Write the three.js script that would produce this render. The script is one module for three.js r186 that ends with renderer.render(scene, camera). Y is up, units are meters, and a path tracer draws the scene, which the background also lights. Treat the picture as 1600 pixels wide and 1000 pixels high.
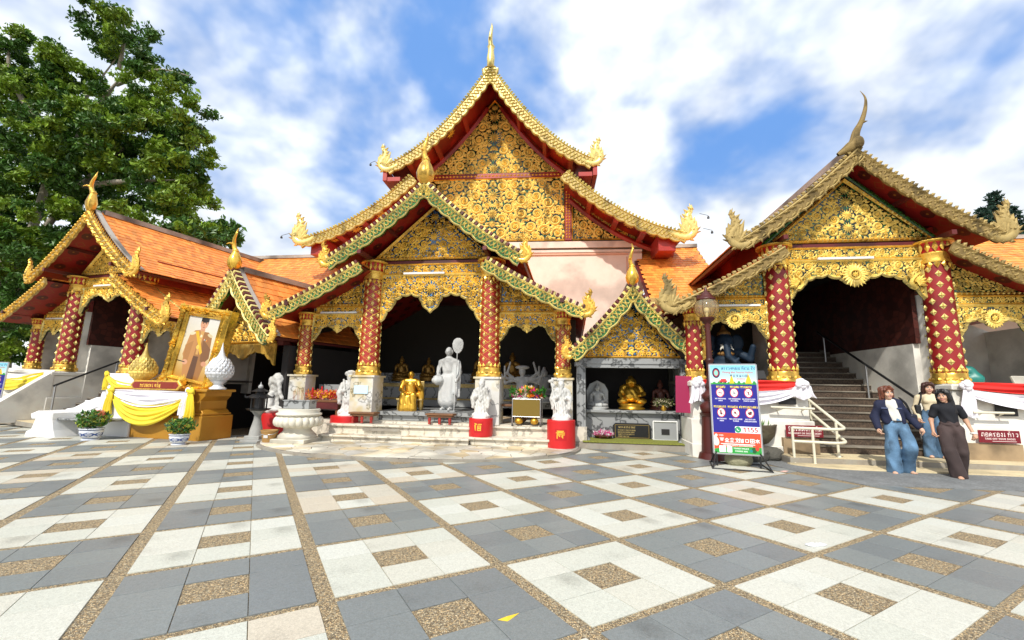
import * as THREE from 'three';
import { mergeGeometries } from 'three/addons/utils/BufferGeometryUtils.js';
import { RoundedBoxGeometry } from 'three/addons/geometries/RoundedBoxGeometry.js';

// ---------- camera, sky, sun, exposure ----------
const scene = new THREE.Scene();
const camera = new THREE.PerspectiveCamera(72.87, 1.6, 0.05, 900);
camera.position.set(0, 1.4676, 0);
camera.rotation.order = 'YXZ';
camera.rotation.set(0.1549, 0, 0.01665);
scene.add(camera);
const renderer = new THREE.WebGLRenderer({ antialias: true });
renderer.toneMapping = THREE.LinearToneMapping;
renderer.toneMappingExposure = 1.1;
renderer.shadowMap.enabled = true;

// seeded random numbers and value noise
function rng(seed) { let s = seed >>> 0; return () => { s = (s + 0x6d2b79f5) | 0; let t = Math.imul(s ^ (s >>> 15), 1 | s); t = (t + Math.imul(t ^ (t >>> 7), 61 | t)) ^ t; return ((t ^ (t >>> 14)) >>> 0) / 4294967296; }; }
const hash3 = (x, y, z) => { let h = Math.imul(x, 374761393) ^ Math.imul(y, 668265263) ^ Math.imul(z, 2147483647 - 58243); h = Math.imul(h ^ (h >>> 13), 1274126177); return ((h ^ (h >>> 16)) >>> 0) / 4294967296; };
const sm = t => t * t * (3 - 2 * t);
function noise3(x, y, z) {
  const X = Math.floor(x), Y = Math.floor(y), Z = Math.floor(z), u = sm(x - X), v = sm(y - Y), w = sm(z - Z);
  const l = (a, b, t) => a + (b - a) * t;
  return l(l(l(hash3(X, Y, Z), hash3(X + 1, Y, Z), u), l(hash3(X, Y + 1, Z), hash3(X + 1, Y + 1, Z), u), v),
    l(l(hash3(X, Y, Z + 1), hash3(X + 1, Y, Z + 1), u), l(hash3(X, Y + 1, Z + 1), hash3(X + 1, Y + 1, Z + 1), u), v), w);
}
function fbm(x, y, z, o = 4) { let a = 0.5, s = 0, n = 0; for (let i = 0; i < o; i++) { s += a * noise3(x, y, z); n += a; a *= 0.5; x = x * 2.03 + 7.1; y = y * 2.03 + 3.7; z = z * 2.03 + 1.3; } return s / n; }
const clamp = (x, a = 0, b = 1) => Math.min(b, Math.max(a, x));
const sstep = (a, b, x) => sm(clamp((x - a) / (b - a)));
const lerp = (a, b, t) => a + (b - a) * t;

// the sky: air and broken white cloud
{
  const W = 2048, H = 1024, data = new Float32Array(W * H * 4);
  const gaps = [[-0.209, 0.611, -0.764, 0.2, 0.2], [-0.326, 0.4, -0.857, 0.1, 0.27], [-0.256, 0.665, -0.702, 0.22, 0.17], [0.37, 0.441, -0.817, 0.07, 0.5], [0.511, 0.48, -0.713, 0.12, 0.24], [0.454, 0.474, -0.755, 0.08, 0.3], [0.059, 0.571, -0.819, 0.14, 0.2],
    [-0.42, 0.5, -0.76, 0.14, 0.12], [-0.05, 0.7, -0.71, 0.16, 0.16], [-0.515, 0.5, -0.696, 0.1, -0.2], [0.274, 0.355, -0.894, 0.14, -0.28], [0.6, 0.515, -0.613, 0.12, -0.14], [0.36, 0.62, -0.697, 0.16, -0.16], [-0.4, 0.42, -0.81, 0.1, -0.2]];
  for (let j = 0; j < H; j++) for (let i = 0; i < W; i++) {
    const lat = ((j + 0.5) / H - 0.5) * Math.PI, lon = ((i + 0.5) / W - 0.5) * 2 * Math.PI;
    const y = Math.sin(lat), c = Math.cos(lat), x = Math.cos(lon) * c, z = Math.sin(lon) * c, o = (j * W + i) * 4;
    if (y < -0.06) { data[o] = 0.16; data[o + 1] = 0.17; data[o + 2] = 0.15; data[o + 3] = 1; continue; }
    const yy = Math.max(y, 0), k = 1 / (yy + 0.32), px = x * k, pz = z * k;
    const wx = fbm(px * 1.6, 5, pz * 1.6, 4) - 0.5, wz = fbm(px * 1.6 + 9, 2, pz * 1.6, 4) - 0.5;
    const n = 0.5 * fbm(px * 2.2 + wx * 1.6 + 3.2, 0.5, pz * 2.6 + wz * 1.6 + 1.7, 7) + 0.5 * fbm(x * 4.2 + wx + 2.3, y * 5.5 + 1.1, z * 4.2 + wz + 4.4, 7);
    let g = 0; for (const [a, b, e, r, s] of gaps) { const d2 = (x - a) ** 2 + (y - b) ** 2 + (z - e) ** 2; if (d2 < r * r * 6) g += s * Math.exp(-d2 / (r * r)); }
    const fine = fbm(x * 15 + wx * 2, y * 21, z * 15 + wz * 2, 6), streak = fbm(px * 9 + wx * 4, 4, pz * 9 + wz * 4, 5);
    const cov = sstep(0.22, 0.72, n + 0.1 - g * 0.66 + 0.22 * (1 - sstep(0, 0.4, yy)) + 0.42 * (fine - 0.5) + 0.2 * (streak - 0.5));
    const air = [lerp(0.38, 0.13, sstep(0, 0.5, yy)), lerp(0.58, 0.34, sstep(0, 0.5, yy)), lerp(0.86, 0.8, sstep(0, 0.5, yy))];
    const shade = fbm(x * 7 + 11, y * 10, z * 7, 5), cl = 0.8 + 0.42 * (fine - 0.45) + 0.5 * (shade - 0.42) + 0.16 * cov;
    const thin = clamp(0.07 + 0.93 * cov);
    data[o] = lerp(air[0], cl * 0.94, thin); data[o + 1] = lerp(air[1], cl * 0.985, thin); data[o + 2] = lerp(air[2], cl * 1.04, thin); data[o + 3] = 1;
  }
  const sky = new THREE.DataTexture(data, W, H, THREE.RGBAFormat, THREE.FloatType);
  sky.mapping = THREE.EquirectangularReflectionMapping; sky.magFilter = THREE.LinearFilter; sky.minFilter = THREE.LinearFilter; sky.needsUpdate = true;
  scene.background = sky; scene.environment = sky;
}
const sun = new THREE.DirectionalLight(new THREE.Color(1, 0.95, 0.86), 3.8);
sun.position.set(-14, 40, 26); sun.target.position.set(0, 0, -10);
sun.castShadow = true; sun.shadow.mapSize.set(4096, 4096); sun.shadow.radius = 2.5;
Object.assign(sun.shadow.camera, { left: -32, right: 32, top: 32, bottom: -32, near: 1, far: 120 });
scene.add(sun, sun.target);

// ---------- helpers ----------
const used = {};
function numbered(n) { const k = used[n] = (used[n] ?? -1) + 1; return k ? n + '_' + String(k).padStart(3, '0') : n; }
const noiseTex = (w, h, f, srgb = true) => { const d = new Uint8Array(w * h * 4); for (let j = 0; j < h; j++) for (let i = 0; i < w; i++) { const c = f(i / w, j / h, i, j), o = (j * w + i) * 4; d[o] = clamp(c[0]) * 255; d[o + 1] = clamp(c[1]) * 255; d[o + 2] = clamp(c[2]) * 255; d[o + 3] = 255; } const t = new THREE.DataTexture(d, w, h); t.wrapS = t.wrapT = THREE.RepeatWrapping; t.magFilter = THREE.LinearFilter; t.minFilter = THREE.LinearMipmapLinearFilter; t.generateMipmaps = true; t.anisotropy = 8; if (srgb) t.colorSpace = THREE.SRGBColorSpace; t.needsUpdate = true; return t; };
const rep = (t, sx, sy = sx) => { t.repeat.set(1 / sx, 1 / sy); return t; };
// tileable fbm on a torus of period p cells
function tnoise(u, v, p, seed) { const x = u * p, y = v * p, X = Math.floor(x), Y = Math.floor(y), a = sm(x - X), b = sm(y - Y), m = q => ((q % p) + p) % p; const h = (i, j) => hash3(m(i), m(j), seed); return lerp(lerp(h(X, Y), h(X + 1, Y), a), lerp(h(X, Y + 1), h(X + 1, Y + 1), a), b); }
function tfbm(u, v, p, seed, o = 4) { let s = 0, n = 0, a = 0.5; for (let i = 0; i < o; i++) { s += a * tnoise(u, v, p << i, seed + i * 17); n += a; a *= 0.5; } return s / n; }
function cells(u, v, p, seed) { const x = u * p, y = v * p, X = Math.floor(x), Y = Math.floor(y), m = q => ((q % p) + p) % p; let d1 = 9, d2 = 9, id = 0; for (let j = -1; j <= 1; j++) for (let i = -1; i <= 1; i++) { const hx = hash3(m(X + i), m(Y + j), seed), hy = hash3(m(X + i), m(Y + j), seed + 5); const dx = X + i + hx - x, dy = Y + j + hy - y, d = Math.sqrt(dx * dx + dy * dy); if (d < d1) { d2 = d1; d1 = d; id = hash3(m(X + i), m(Y + j), seed + 9); } else if (d < d2) d2 = d; } return [d1, d2, id]; }

const lin = (r, g, b) => new THREE.Color().setRGB(r, g, b);
function M(c, rough = 0.7, metal = 0, extra = {}) { return new THREE.MeshPhysicalMaterial({ color: Array.isArray(c) ? lin(...c) : new THREE.Color(c), roughness: rough, metalness: metal, side: THREE.DoubleSide, ...extra }); }
const bumpFine = rep(noiseTex(256, 256, (u, v) => { const n = tfbm(u, v, 8, 3, 5); return [n, n, n]; }, false), 0.4);
const grime = (a, s, base = 1) => rep(noiseTex(512, 512, (u, v) => { const n = tfbm(u, v, 3, s, 6), m = tfbm(u, v, 12, s + 40, 4), k = base - a * sstep(0.42, 0.75, n) - a * 0.5 * (m - 0.5); return [k, k * (1 - a * 0.05), k * (1 - a * 0.14)]; }), 2.6);
const gGold = rep(noiseTex(512, 512, (u, v) => { const n = tfbm(u, v, 4, 71, 5), m = tfbm(u, v, 24, 75, 3); const k = 1 - 0.3 * sstep(0.5, 0.8, n) - 0.2 * (m - 0.5); return [k, k * 0.99, k * 0.93]; }), 1.1);
const gRough = rep(noiseTex(256, 256, (u, v) => { const n = 0.55 + 0.9 * (tfbm(u, v, 6, 31, 4) - 0.5); return [n, n, n]; }, false), 0.7);
const mat = {
  gold: M([0.86, 0.54, 0.11], 0.66, 0.62, { map: gGold, roughnessMap: gRough, bumpMap: bumpFine, bumpScale: 0.004 }),
  fil: M([0.97, 0.64, 0.11], 0.55, 0.15, { map: gGold }),
  filPale: M([0.97, 0.72, 0.2], 0.55, 0.12, { map: gGold }),
  goldBright: M([0.9, 0.58, 0.1], 0.5, 0.7, { map: gGold, roughnessMap: gRough }),
  goldLime: M([0.62, 0.53, 0.17], 0.7, 0.35, { map: gGold, roughnessMap: gRough }),
  goldWorn: M([0.28, 0.2, 0.085], 0.8, 0.3, { map: gGold, bumpMap: bumpFine, bumpScale: 0.006 }),
  goldWornPale: M([0.45, 0.34, 0.15], 0.75, 0.3, { map: gGold }),
  goldOld: M([0.5, 0.37, 0.15], 0.75, 0.4, { map: gGold, roughnessMap: gRough, bumpMap: bumpFine, bumpScale: 0.004 }),
  goldPale: M([0.84, 0.7, 0.28], 0.62, 0.42, { map: gGold, roughnessMap: gRough }),
  goldPaint: M([0.5, 0.25, 0.028], 0.45, 0.35, { map: grime(0.25, 7) }),
  goldStatue: M([0.7, 0.4, 0.05], 0.32, 0.85),
  red: M([0.38, 0.026, 0.016], 0.42, 0, { map: grime(0.3, 11), clearcoat: 0.25, clearcoatRoughness: 0.35 }),
  redShaft: M([0.3, 0.012, 0.012], 0.45, 0, { map: grime(0.3, 11), clearcoat: 0.15, clearcoatRoughness: 0.4 }),
  redDark: M([0.12, 0.012, 0.012], 0.5, 0, { map: grime(0.3, 13) }),
  redBright: M([0.55, 0.012, 0.014], 0.4, 0, { map: grime(0.15, 17) }),
  green: M([0.035, 0.24, 0.03], 0.25, 0.1, { clearcoat: 0.5, map: rep(noiseTex(128, 128, (u, v) => { const [a, b, id] = cells(u, v, 16, 4), k = b - a < 0.08 ? 0.3 : 0.5 + 0.5 * id; return [k, k, k]; }), 0.6) }),
  greenMosaic: M([0.02, 0.16, 0.05], 0.2, 0.2, { clearcoat: 0.6, map: rep(noiseTex(128, 128, (u, v) => { const [a, b, id] = cells(u, v, 14, 14), k = b - a < 0.09 ? 0.1 : id > 0.6 ? 0.3 + 0.8 * id : 0.16; return [k, k, k]; }), 0.7) }),
  blueMosaic: M([0.05, 0.22, 0.5], 0.2, 0.2, { clearcoat: 0.6, map: rep(noiseTex(128, 128, (u, v) => { const [a, b, id] = cells(u, v, 14, 24), k = b - a < 0.09 ? 0.1 : id > 0.62 ? 0.35 + 0.75 * id : 0.16; return [k, k, k]; }), 0.7) }),
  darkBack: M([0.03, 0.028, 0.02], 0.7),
  plaster: M([0.8, 0.79, 0.75], 0.85, 0, { map: grime(0.22, 21), bumpMap: bumpFine, bumpScale: 0.003 }),
  pink: M([0.82, 0.67, 0.58], 0.85, 0, { map: grime(0.16, 23) }),
  peach: M([0.75, 0.42, 0.3], 0.85, 0, { map: grime(0.1, 25) }),
  marble: M([0.72, 0.71, 0.68], 0.35, 0, { map: rep(noiseTex(512, 512, (u, v) => { const w = tfbm(u, v, 4, 51, 5), q = Math.abs(tfbm(u, v, 5, 57, 5) - 0.5 + 0.25 * (w - 0.5)), vein = 1 - sstep(0, 0.05, q), st = sstep(0.55, 0.8, tfbm(u, v, 3, 59, 4)); const k = 0.97 - 0.28 * vein - 0.14 * (w - 0.4); return [k - 0.05 * st, k - 0.12 * st, k - 0.3 * st]; }), 1.5) }),
  marbleStep: M([0.74, 0.68, 0.56], 0.55, 0, { map: rep(noiseTex(512, 512, (u, v) => { const w = tfbm(u, v, 3, 151, 6), q = Math.abs(tfbm(u, v, 5, 157, 5) - 0.5), vein = 1 - sstep(0, 0.05, q), st = sstep(0.5, 0.78, w); const k = 1 - 0.2 * vein - 0.12 * tfbm(u, v, 20, 33, 3); return [k - 0.2 * st, k - 0.36 * st, k - 0.58 * st]; }), 1.8), bumpMap: bumpFine, bumpScale: 0.004 }),
  greyMarble: M([0.3, 0.31, 0.31], 0.4, 0, { map: rep(noiseTex(256, 256, (u, v) => { const q = Math.abs(tfbm(u, v, 4, 67, 5) - 0.5), k = 1 - 0.45 * (1 - sstep(0, 0.06, q)); return [k, k, k]; }), 1.2) }),
  whiteStone: M([0.64, 0.65, 0.65], 0.6, 0, { map: grime(0.24, 27), bumpMap: bumpFine, bumpScale: 0.006 }),
  creamStone: M([0.66, 0.64, 0.56], 0.5, 0, { map: grime(0.22, 29), bumpMap: bumpFine, bumpScale: 0.004 }),
  greyStone: M([0.52, 0.54, 0.56], 0.7, 0, { map: grime(0.25, 33), bumpMap: bumpFine, bumpScale: 0.004 }),
  concrete: M([0.3, 0.28, 0.25], 0.9, 0, { map: grime(0.4, 37), bumpMap: bumpFine, bumpScale: 0.008 }),
  stair: M([0.12, 0.085, 0.062], 0.75, 0, { map: rep(noiseTex(256, 256, (u, v) => { const k = 0.7 + 0.6 * (tfbm(u, v, 32, 5, 3) - 0.35); return [k, k * 0.97, k * 0.92]; }), 0.8), bumpMap: bumpFine, bumpScale: 0.004 }),
  tread: M([0.26, 0.235, 0.2], 0.7, 0, { map: grime(0.35, 39) }),
  sand: M([0.66, 0.56, 0.36], 0.85, 0, { map: grime(0.2, 41), bumpMap: bumpFine, bumpScale: 0.006 }),
  asphalt: M([0.24, 0.25, 0.25], 0.85, 0, { map: rep(noiseTex(512, 512, (u, v) => { const k = 0.82 + 0.35 * (tfbm(u, v, 64, 45, 3) - 0.4) + 0.2 * (tfbm(u, v, 4, 46, 4) - 0.5); return [k, k, k]; }), 1.4), bumpMap: bumpFine, bumpScale: 0.003 }),
  maroon: M([0.075, 0.01, 0.007], 0.42, 0, { map: grime(0.3, 43) }),
  steel: M([0.5, 0.5, 0.5], 0.3, 0.9),
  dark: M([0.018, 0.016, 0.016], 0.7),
  black: M([0.012, 0.012, 0.013], 0.45),
  wood: M([0.2, 0.085, 0.03], 0.5, 0, { map: rep(noiseTex(256, 256, (u, v) => { const k = 0.6 + 0.6 * tfbm(u * 0.999, (v * 7) % 1, 4, 81, 5); return [k, k, k]; }), 0.6) }),
  creamPaint: M([0.7, 0.66, 0.52], 0.35, 0),
  whitePaint: M([0.78, 0.78, 0.77], 0.5, 0),
  yellowCloth: M([0.84, 0.66, 0.04], 0.75, 0, { sheen: 0.15, map: grime(0.12, 95), bumpMap: bumpFine, bumpScale: 0.003 }),
  whiteCloth: M([0.78, 0.76, 0.82], 0.8, 0, { sheen: 0.3 }),
  redCloth: M([0.7, 0.02, 0.014], 0.75, 0, { sheen: 0.3 }),
  glass: M([1, 1, 1], 0.02, 0, { transmission: 1, thickness: 0 }),
  tileOrange: M([0.76, 0.27, 0.05], 0.5, 0, { map: grime(0.3, 47) }),
  greyRidge: M([0.42, 0.4, 0.38], 0.85, 0, { map: grime(0.4, 49) }),
  leaf: M([0.05, 0.13, 0.02], 0.5, 0, { transmission: 0.3, thickness: 0 }),
  bark: M([0.2, 0.17, 0.13], 0.9, 0, { bumpMap: bumpFine, bumpScale: 0.02 }),
  teal: M([0.02, 0.2, 0.17], 0.4),
};
// lacquered soffit with stencilled lotus roundels
{
  const c = document.createElement('canvas'); c.width = c.height = 256; const x = c.getContext('2d');
  x.fillStyle = '#861410'; x.fillRect(0, 0, 256, 256);
  for (const [a, b] of [[64, 64], [192, 192]]) { x.fillStyle = '#4c0a08'; x.beginPath(); for (let k = 0; k < 8; k++) { const t = k * Math.PI / 4; x.ellipse(a + 26 * Math.cos(t), b + 26 * Math.sin(t), 22, 13, t, 0, 7); } x.fill(); x.fillStyle = '#8e5a1c'; x.beginPath(); x.arc(a, b, 9, 0, 7); x.fill(); }
  for (const [a, b] of [[192, 64], [64, 192]]) { x.strokeStyle = '#7c3d16'; x.lineWidth = 6; x.beginPath(); x.moveTo(a - 40, b); x.lineTo(a, b - 40); x.lineTo(a + 40, b); x.lineTo(a, b + 40); x.closePath(); x.stroke(); }
  const t = new THREE.CanvasTexture(c); t.colorSpace = THREE.SRGBColorSpace; t.wrapS = t.wrapT = THREE.RepeatWrapping; rep(t, 0.8);
  mat.soffit = M([1, 1, 1], 0.5, 0, { map: t });
}
const vcol = (rough = 0.7, extra = {}) => M([1, 1, 1], rough, 0, { vertexColors: true, ...extra });
mat.vcol = vcol(); mat.skin = vcol(0.55, { sheen: 0.2 });

function boxUV(g) { // planar uv in metres by the dominant normal
  const p = g.attributes.position, n = g.attributes.normal, uv = new Float32Array(p.count * 2);
  for (let i = 0; i < p.count; i++) { const a = Math.abs(n.getX(i)), b = Math.abs(n.getY(i)), c = Math.abs(n.getZ(i)); if (b >= a && b >= c) { uv[2 * i] = p.getX(i); uv[2 * i + 1] = p.getZ(i); } else if (a >= c) { uv[2 * i] = p.getZ(i); uv[2 * i + 1] = p.getY(i); } else { uv[2 * i] = p.getX(i); uv[2 * i + 1] = p.getY(i); } }
  g.setAttribute('uv', new THREE.BufferAttribute(uv, 2)); return g;
}
function prep(g, keep) { if (g.index) g = g.toNonIndexed(); if (!g.attributes.normal) g.computeVertexNormals(); if (!keep) boxUV(g); for (const k of Object.keys(g.attributes)) if (!['position', 'normal', 'uv', 'color'].includes(k)) g.deleteAttribute(k); return g; }
function mg(l, keep) { l = (Array.isArray(l) ? l : [l]).map(g => prep(g, keep)); return l.length > 1 ? mergeGeometries(l) : l[0]; }
function mesh(name, geo, material, parent, keepUV) { const m = new THREE.Mesh(mg(geo, keepUV), material); m.name = parent ? name : numbered(name); m.castShadow = m.receiveShadow = true; if (parent) parent.add(m); return m; }
function part(name, parent) { const g = new THREE.Group(); g.name = name; parent.add(g); return g; }
const stuff = m => { m.userData.kind = 'stuff'; return m; };
const T = (g, x = 0, y = 0, z = 0, rx = 0, ry = 0, rz = 0) => { if (rx || ry || rz) g.applyMatrix4(new THREE.Matrix4().makeRotationFromEuler(new THREE.Euler(rx, ry, rz))); g.translate(x, y, z); return g; };
const bx = (w, h, d, x = 0, y = 0, z = 0, ry = 0, rx = 0, rz = 0) => T(new THREE.BoxGeometry(w, h, d), x, y, z, rx, ry, rz);
const rbx = (w, h, d, r, x = 0, y = 0, z = 0, ry = 0, rx = 0, rz = 0) => T(new RoundedBoxGeometry(w, h, d, 2, r), x, y, z, rx, ry, rz);
const cyl = (r0, r1, h, n = 16, x = 0, y = 0, z = 0, rx = 0, ry = 0, rz = 0) => T(new THREE.CylinderGeometry(r1, r0, h, n), x, y, z, rx, ry, rz);
const sph = (r, x = 0, y = 0, z = 0, sx = 1, sy = 1, sz = 1, n = 14) => { const g = new THREE.SphereGeometry(r, n, Math.ceil(n * 0.7)); g.scale(sx, sy, sz); g.translate(x, y, z); return g; };
const lathe = (pts, n = 24, x = 0, y = 0, z = 0) => T(new THREE.LatheGeometry(pts.map(p => new THREE.Vector2(Math.max(p[0], 0.0005), p[1])), n), x, y, z);
const bar = (a, b, r, n = 8) => { const A = new THREE.Vector3(...a), B = new THREE.Vector3(...b), d = B.clone().sub(A), g = new THREE.CylinderGeometry(r, r, d.length(), n); g.applyQuaternion(new THREE.Quaternion().setFromUnitVectors(new THREE.Vector3(0, 1, 0), d.normalize())); g.translate((A.x + B.x) / 2, (A.y + B.y) / 2, (A.z + B.z) / 2); return g; };
const tube = (pts, r, seg = 24, n = 8, closed = false) => new THREE.TubeGeometry(new THREE.CatmullRomCurve3(pts.map(p => new THREE.Vector3(...p)), closed), seg, r, n, closed);
// a tube along a curve with its own radius at each point; sx squeezes it along z
function taper(pts, radii, seg = 30, n = 8, sq = 1) {
  const cv = new THREE.CatmullRomCurve3(pts.map(p => new THREE.Vector3(...p))), fr = cv.computeFrenetFrames(seg, false), pos = [], idx = [];
  for (let i = 0; i <= seg; i++) { const t = i / seg, q = t * (radii.length - 1), k = Math.min(Math.floor(q), radii.length - 2), r = lerp(radii[k], radii[k + 1], q - k), P = cv.getPointAt(t); for (let j = 0; j < n; j++) { const a = j / n * 2 * Math.PI, v = fr.normals[i].clone().multiplyScalar(Math.cos(a) * r).addScaledVector(fr.binormals[i], Math.sin(a) * r); pos.push(P.x + v.x, P.y + v.y, P.z + v.z * sq); } }
  for (let i = 0; i < seg; i++) for (let j = 0; j < n; j++) { const a = i * n + j, b = i * n + (j + 1) % n; idx.push(a, b, a + n, b, b + n, a + n); }
  const g = new THREE.BufferGeometry(); g.setAttribute('position', new THREE.Float32BufferAttribute(pos, 3)); g.setIndex(idx); g.computeVertexNormals(); return g;
}
function extrude(pts, depth, bevel = 0, holes = []) { const s = new THREE.Shape(pts.map(p => new THREE.Vector2(...p))); for (const h of holes) s.holes.push(new THREE.Path(h.map(p => new THREE.Vector2(...p)))); return new THREE.ExtrudeGeometry(s, { depth, bevelEnabled: bevel > 0, bevelThickness: bevel, bevelSize: bevel, bevelSegments: 1, curveSegments: 6 }); }
// raw triangle collector with ridged ribbons and leaves in the xy plane
class RB {
  constructor() { this.p = []; }
  tri(a, b, c) { this.p.push(...a, ...b, ...c); }
  quad(a, b, c, d) { this.tri(a, b, c); this.tri(a, c, d); }
  ribbon(pts, w0, w1, h, z, closed = false) {
    const n = pts.length; let prev = null;
    for (let i = 0; i < n; i++) {
      const a = pts[closed ? (i - 1 + n) % n : Math.max(i - 1, 0)], b = pts[closed ? (i + 1) % n : Math.min(i + 1, n - 1)], l = Math.hypot(b[0] - a[0], b[1] - a[1]) || 1, nx = -(b[1] - a[1]) / l, ny = (b[0] - a[0]) / l, w = lerp(w0, w1, i / (n - 1)) / 2, P = pts[i];
      const cur = [[P[0] + nx * w, P[1] + ny * w, z], [P[0], P[1], z + h], [P[0] - nx * w, P[1] - ny * w, z]];
      if (prev) { this.quad(prev[0], prev[1], cur[1], cur[0]); this.quad(prev[1], prev[2], cur[2], cur[1]); }
      prev = cur;
    }
  }
  leaf(x, y, ang, len, wid, h, z, curl = 0) {
    const c = Math.cos(ang), s = Math.sin(ang), P = (u, v, k) => [x + c * u - s * v, y + s * u + c * v, z + k];
    const a = P(0, 0, h * 0.3), t = P(len, curl * len, 0.2 * h), l = P(len * 0.38, wid / 2, 0), r = P(len * 0.38, -wid / 2, 0), m = P(len * 0.42, curl * len * 0.25, h);
    this.tri(a, m, l); this.tri(l, m, t); this.tri(a, r, m); this.tri(r, t, m);
  }
  stud(x, y, rx, ry, h, z) { const c = [x, y, z + h], q = [[x + rx, y, z], [x, y + ry, z], [x - rx, y, z], [x, y - ry, z]]; for (let i = 0; i < 4; i++) this.tri(q[i], q[(i + 1) % 4], c); }
  flower(x, y, r, n, h, z) { for (let k = 0; k < n; k++) this.leaf(x, y, k / n * 2 * Math.PI, r, r * 4.2 / n, h, z); this.stud(x, y, r * 0.3, r * 0.3, h * 1.5, z + h * 0.3); }
  geo() { const g = new THREE.BufferGeometry(); g.setAttribute('position', new THREE.Float32BufferAttribute(this.p, 3)); g.computeVertexNormals(); return boxUV(g); }
}
function inPoly(poly, x, y) { let r = false; for (let i = 0, j = poly.length - 1; i < poly.length; j = i++) { const [a, b] = poly[i], [c, d] = poly[j]; if ((b > y) !== (d > y) && x < (c - a) * (y - b) / (d - b) + a) r = !r; } return r; }
function edgeDist(poly, x, y) { let m = 1e9; for (let i = 0, j = poly.length - 1; i < poly.length; j = i++) { const [a, b] = poly[i], [c, d] = poly[j], dx = c - a, dy = d - b, t = clamp(((x - a) * dx + (y - b) * dy) / (dx * dx + dy * dy || 1)); m = Math.min(m, Math.hypot(x - a - t * dx, y - b - t * dy)); } return m; }
// carved scrollwork that fills a polygon: packed spirals with leaves and rosettes, mirrored when sym is set
function filigree(poly, o = {}) {
  const { r0 = 0.24, r1 = 0.07, sym = true, h = 0.05, z = 0, seed = 1, dens = 1, big = [] } = o, R = rng(seed), rb = new RB(), C = [];
  let x0 = 1e9, x1 = -1e9, y0 = 1e9, y1 = -1e9; for (const [x, y] of poly) { x0 = Math.min(x0, x); x1 = Math.max(x1, x); y0 = Math.min(y0, y); y1 = Math.max(y1, y); }
  const cx = (x0 + x1) / 2, fits = (x, y, r) => { if (!inPoly(poly, x, y) || edgeDist(poly, x, y) < r * 0.92) return false; for (const c of C) if (Math.hypot(c[0] - x, c[1] - y) < (c[2] + r) * 0.93) return false; return true; };
  const put = (x, y, r, kind) => { C.push([x, y, r, kind, 1]); if (sym && Math.abs(x - cx) > 0.02) C.push([2 * cx - x, y, r, kind, -1]); };
  for (const [x, y, r] of big) put(x, y, r, 2);
  for (let r = r0; r > r1; r *= 0.86) { const tries = Math.ceil(dens * 60 * (x1 - x0) * (y1 - y0) / (r * r) * 0.25); for (let k = 0; k < tries; k++) { let x = lerp(sym ? cx : x0, x1, R()), y = lerp(y0, y1, R()); if (sym && x - cx < r * 0.95) { if (x - cx < r * 0.35) x = cx; else continue; } if (fits(x, y, r)) put(x, y, r, x === cx || r < r0 * 0.4 ? 1 : 0); } }
  for (const [x, y, r, kind, m] of C) {
    const hh = Math.min(h, r * 0.16 + 0.006);
    if (kind === 2) { rb.flower(x, y, r, 14, hh * 0.7, z); rb.flower(x, y, r * 0.66, 10, hh * 0.7, z + hh * 0.5); rb.flower(x, y, r * 0.36, 7, hh * 0.6, z + hh * 0.9); continue; }
    if (kind === 1 && r > 0.1) { rb.flower(x, y, r * 0.98, 13, hh * 0.7, z); rb.flower(x, y, r * 0.6, 9, hh * 0.7, z + hh * 0.5); rb.flower(x, y, r * 0.32, 6, hh * 0.6, z + hh * 0.9); continue; }
    if (kind === 1) { const n = 5 + Math.floor(hash3(Math.round(Math.abs(x - cx) * 100), Math.round(y * 100), 3) * 3); rb.flower(x, y, r * 1.05, n, hh, z); continue; }
    const q = hash3(Math.round(Math.abs(x - cx) * 1000), Math.round(y * 1000), 7) * 6.28, pts = [], turns = 1.75, N = Math.max(16, Math.min(34, Math.round(r * 150))), dir = hash3(Math.round(Math.abs(x - cx) * 1000), 5, Math.round(y * 1000)) > 0.5 ? 1 : -1;
    for (let k = 0; k <= N; k++) { const t = k / N, a = q + dir * t * turns * 2 * Math.PI, rr = r * (0.86 - 0.74 * Math.pow(t, 0.85)); pts.push([x + m * rr * Math.cos(a), y + rr * Math.sin(a)]); }
    rb.ribbon(pts, r * 0.42, r * 0.24, hh, z);
    rb.flower(x, y, r * 0.3, 5, hh * 1.15, z + hh * 0.3);
    for (let k = 0; k < 8; k++) { const a = q + dir * (k + 0.4) / 8 * 6.28, cur = 0.35 * dir * m, aa = Math.atan2(Math.sin(a), m * Math.cos(a)); rb.leaf(x + m * r * 0.8 * Math.cos(a), y + r * 0.8 * Math.sin(a), aa + dir * m * 0.9, r * 0.72, r * 0.46, hh * 0.85, z, cur); }
    for (let k = 0; k < 4; k++) { const a = q + 1 + dir * k * 1.57, aa = Math.atan2(Math.sin(a), m * Math.cos(a)); rb.leaf(x + m * r * 0.55 * Math.cos(a), y + r * 0.55 * Math.sin(a), aa + Math.PI + dir * m * 0.8, r * 0.34, r * 0.18, hh * 0.9, z, 0.2); }
  }
  return rb.geo();
}
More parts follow.
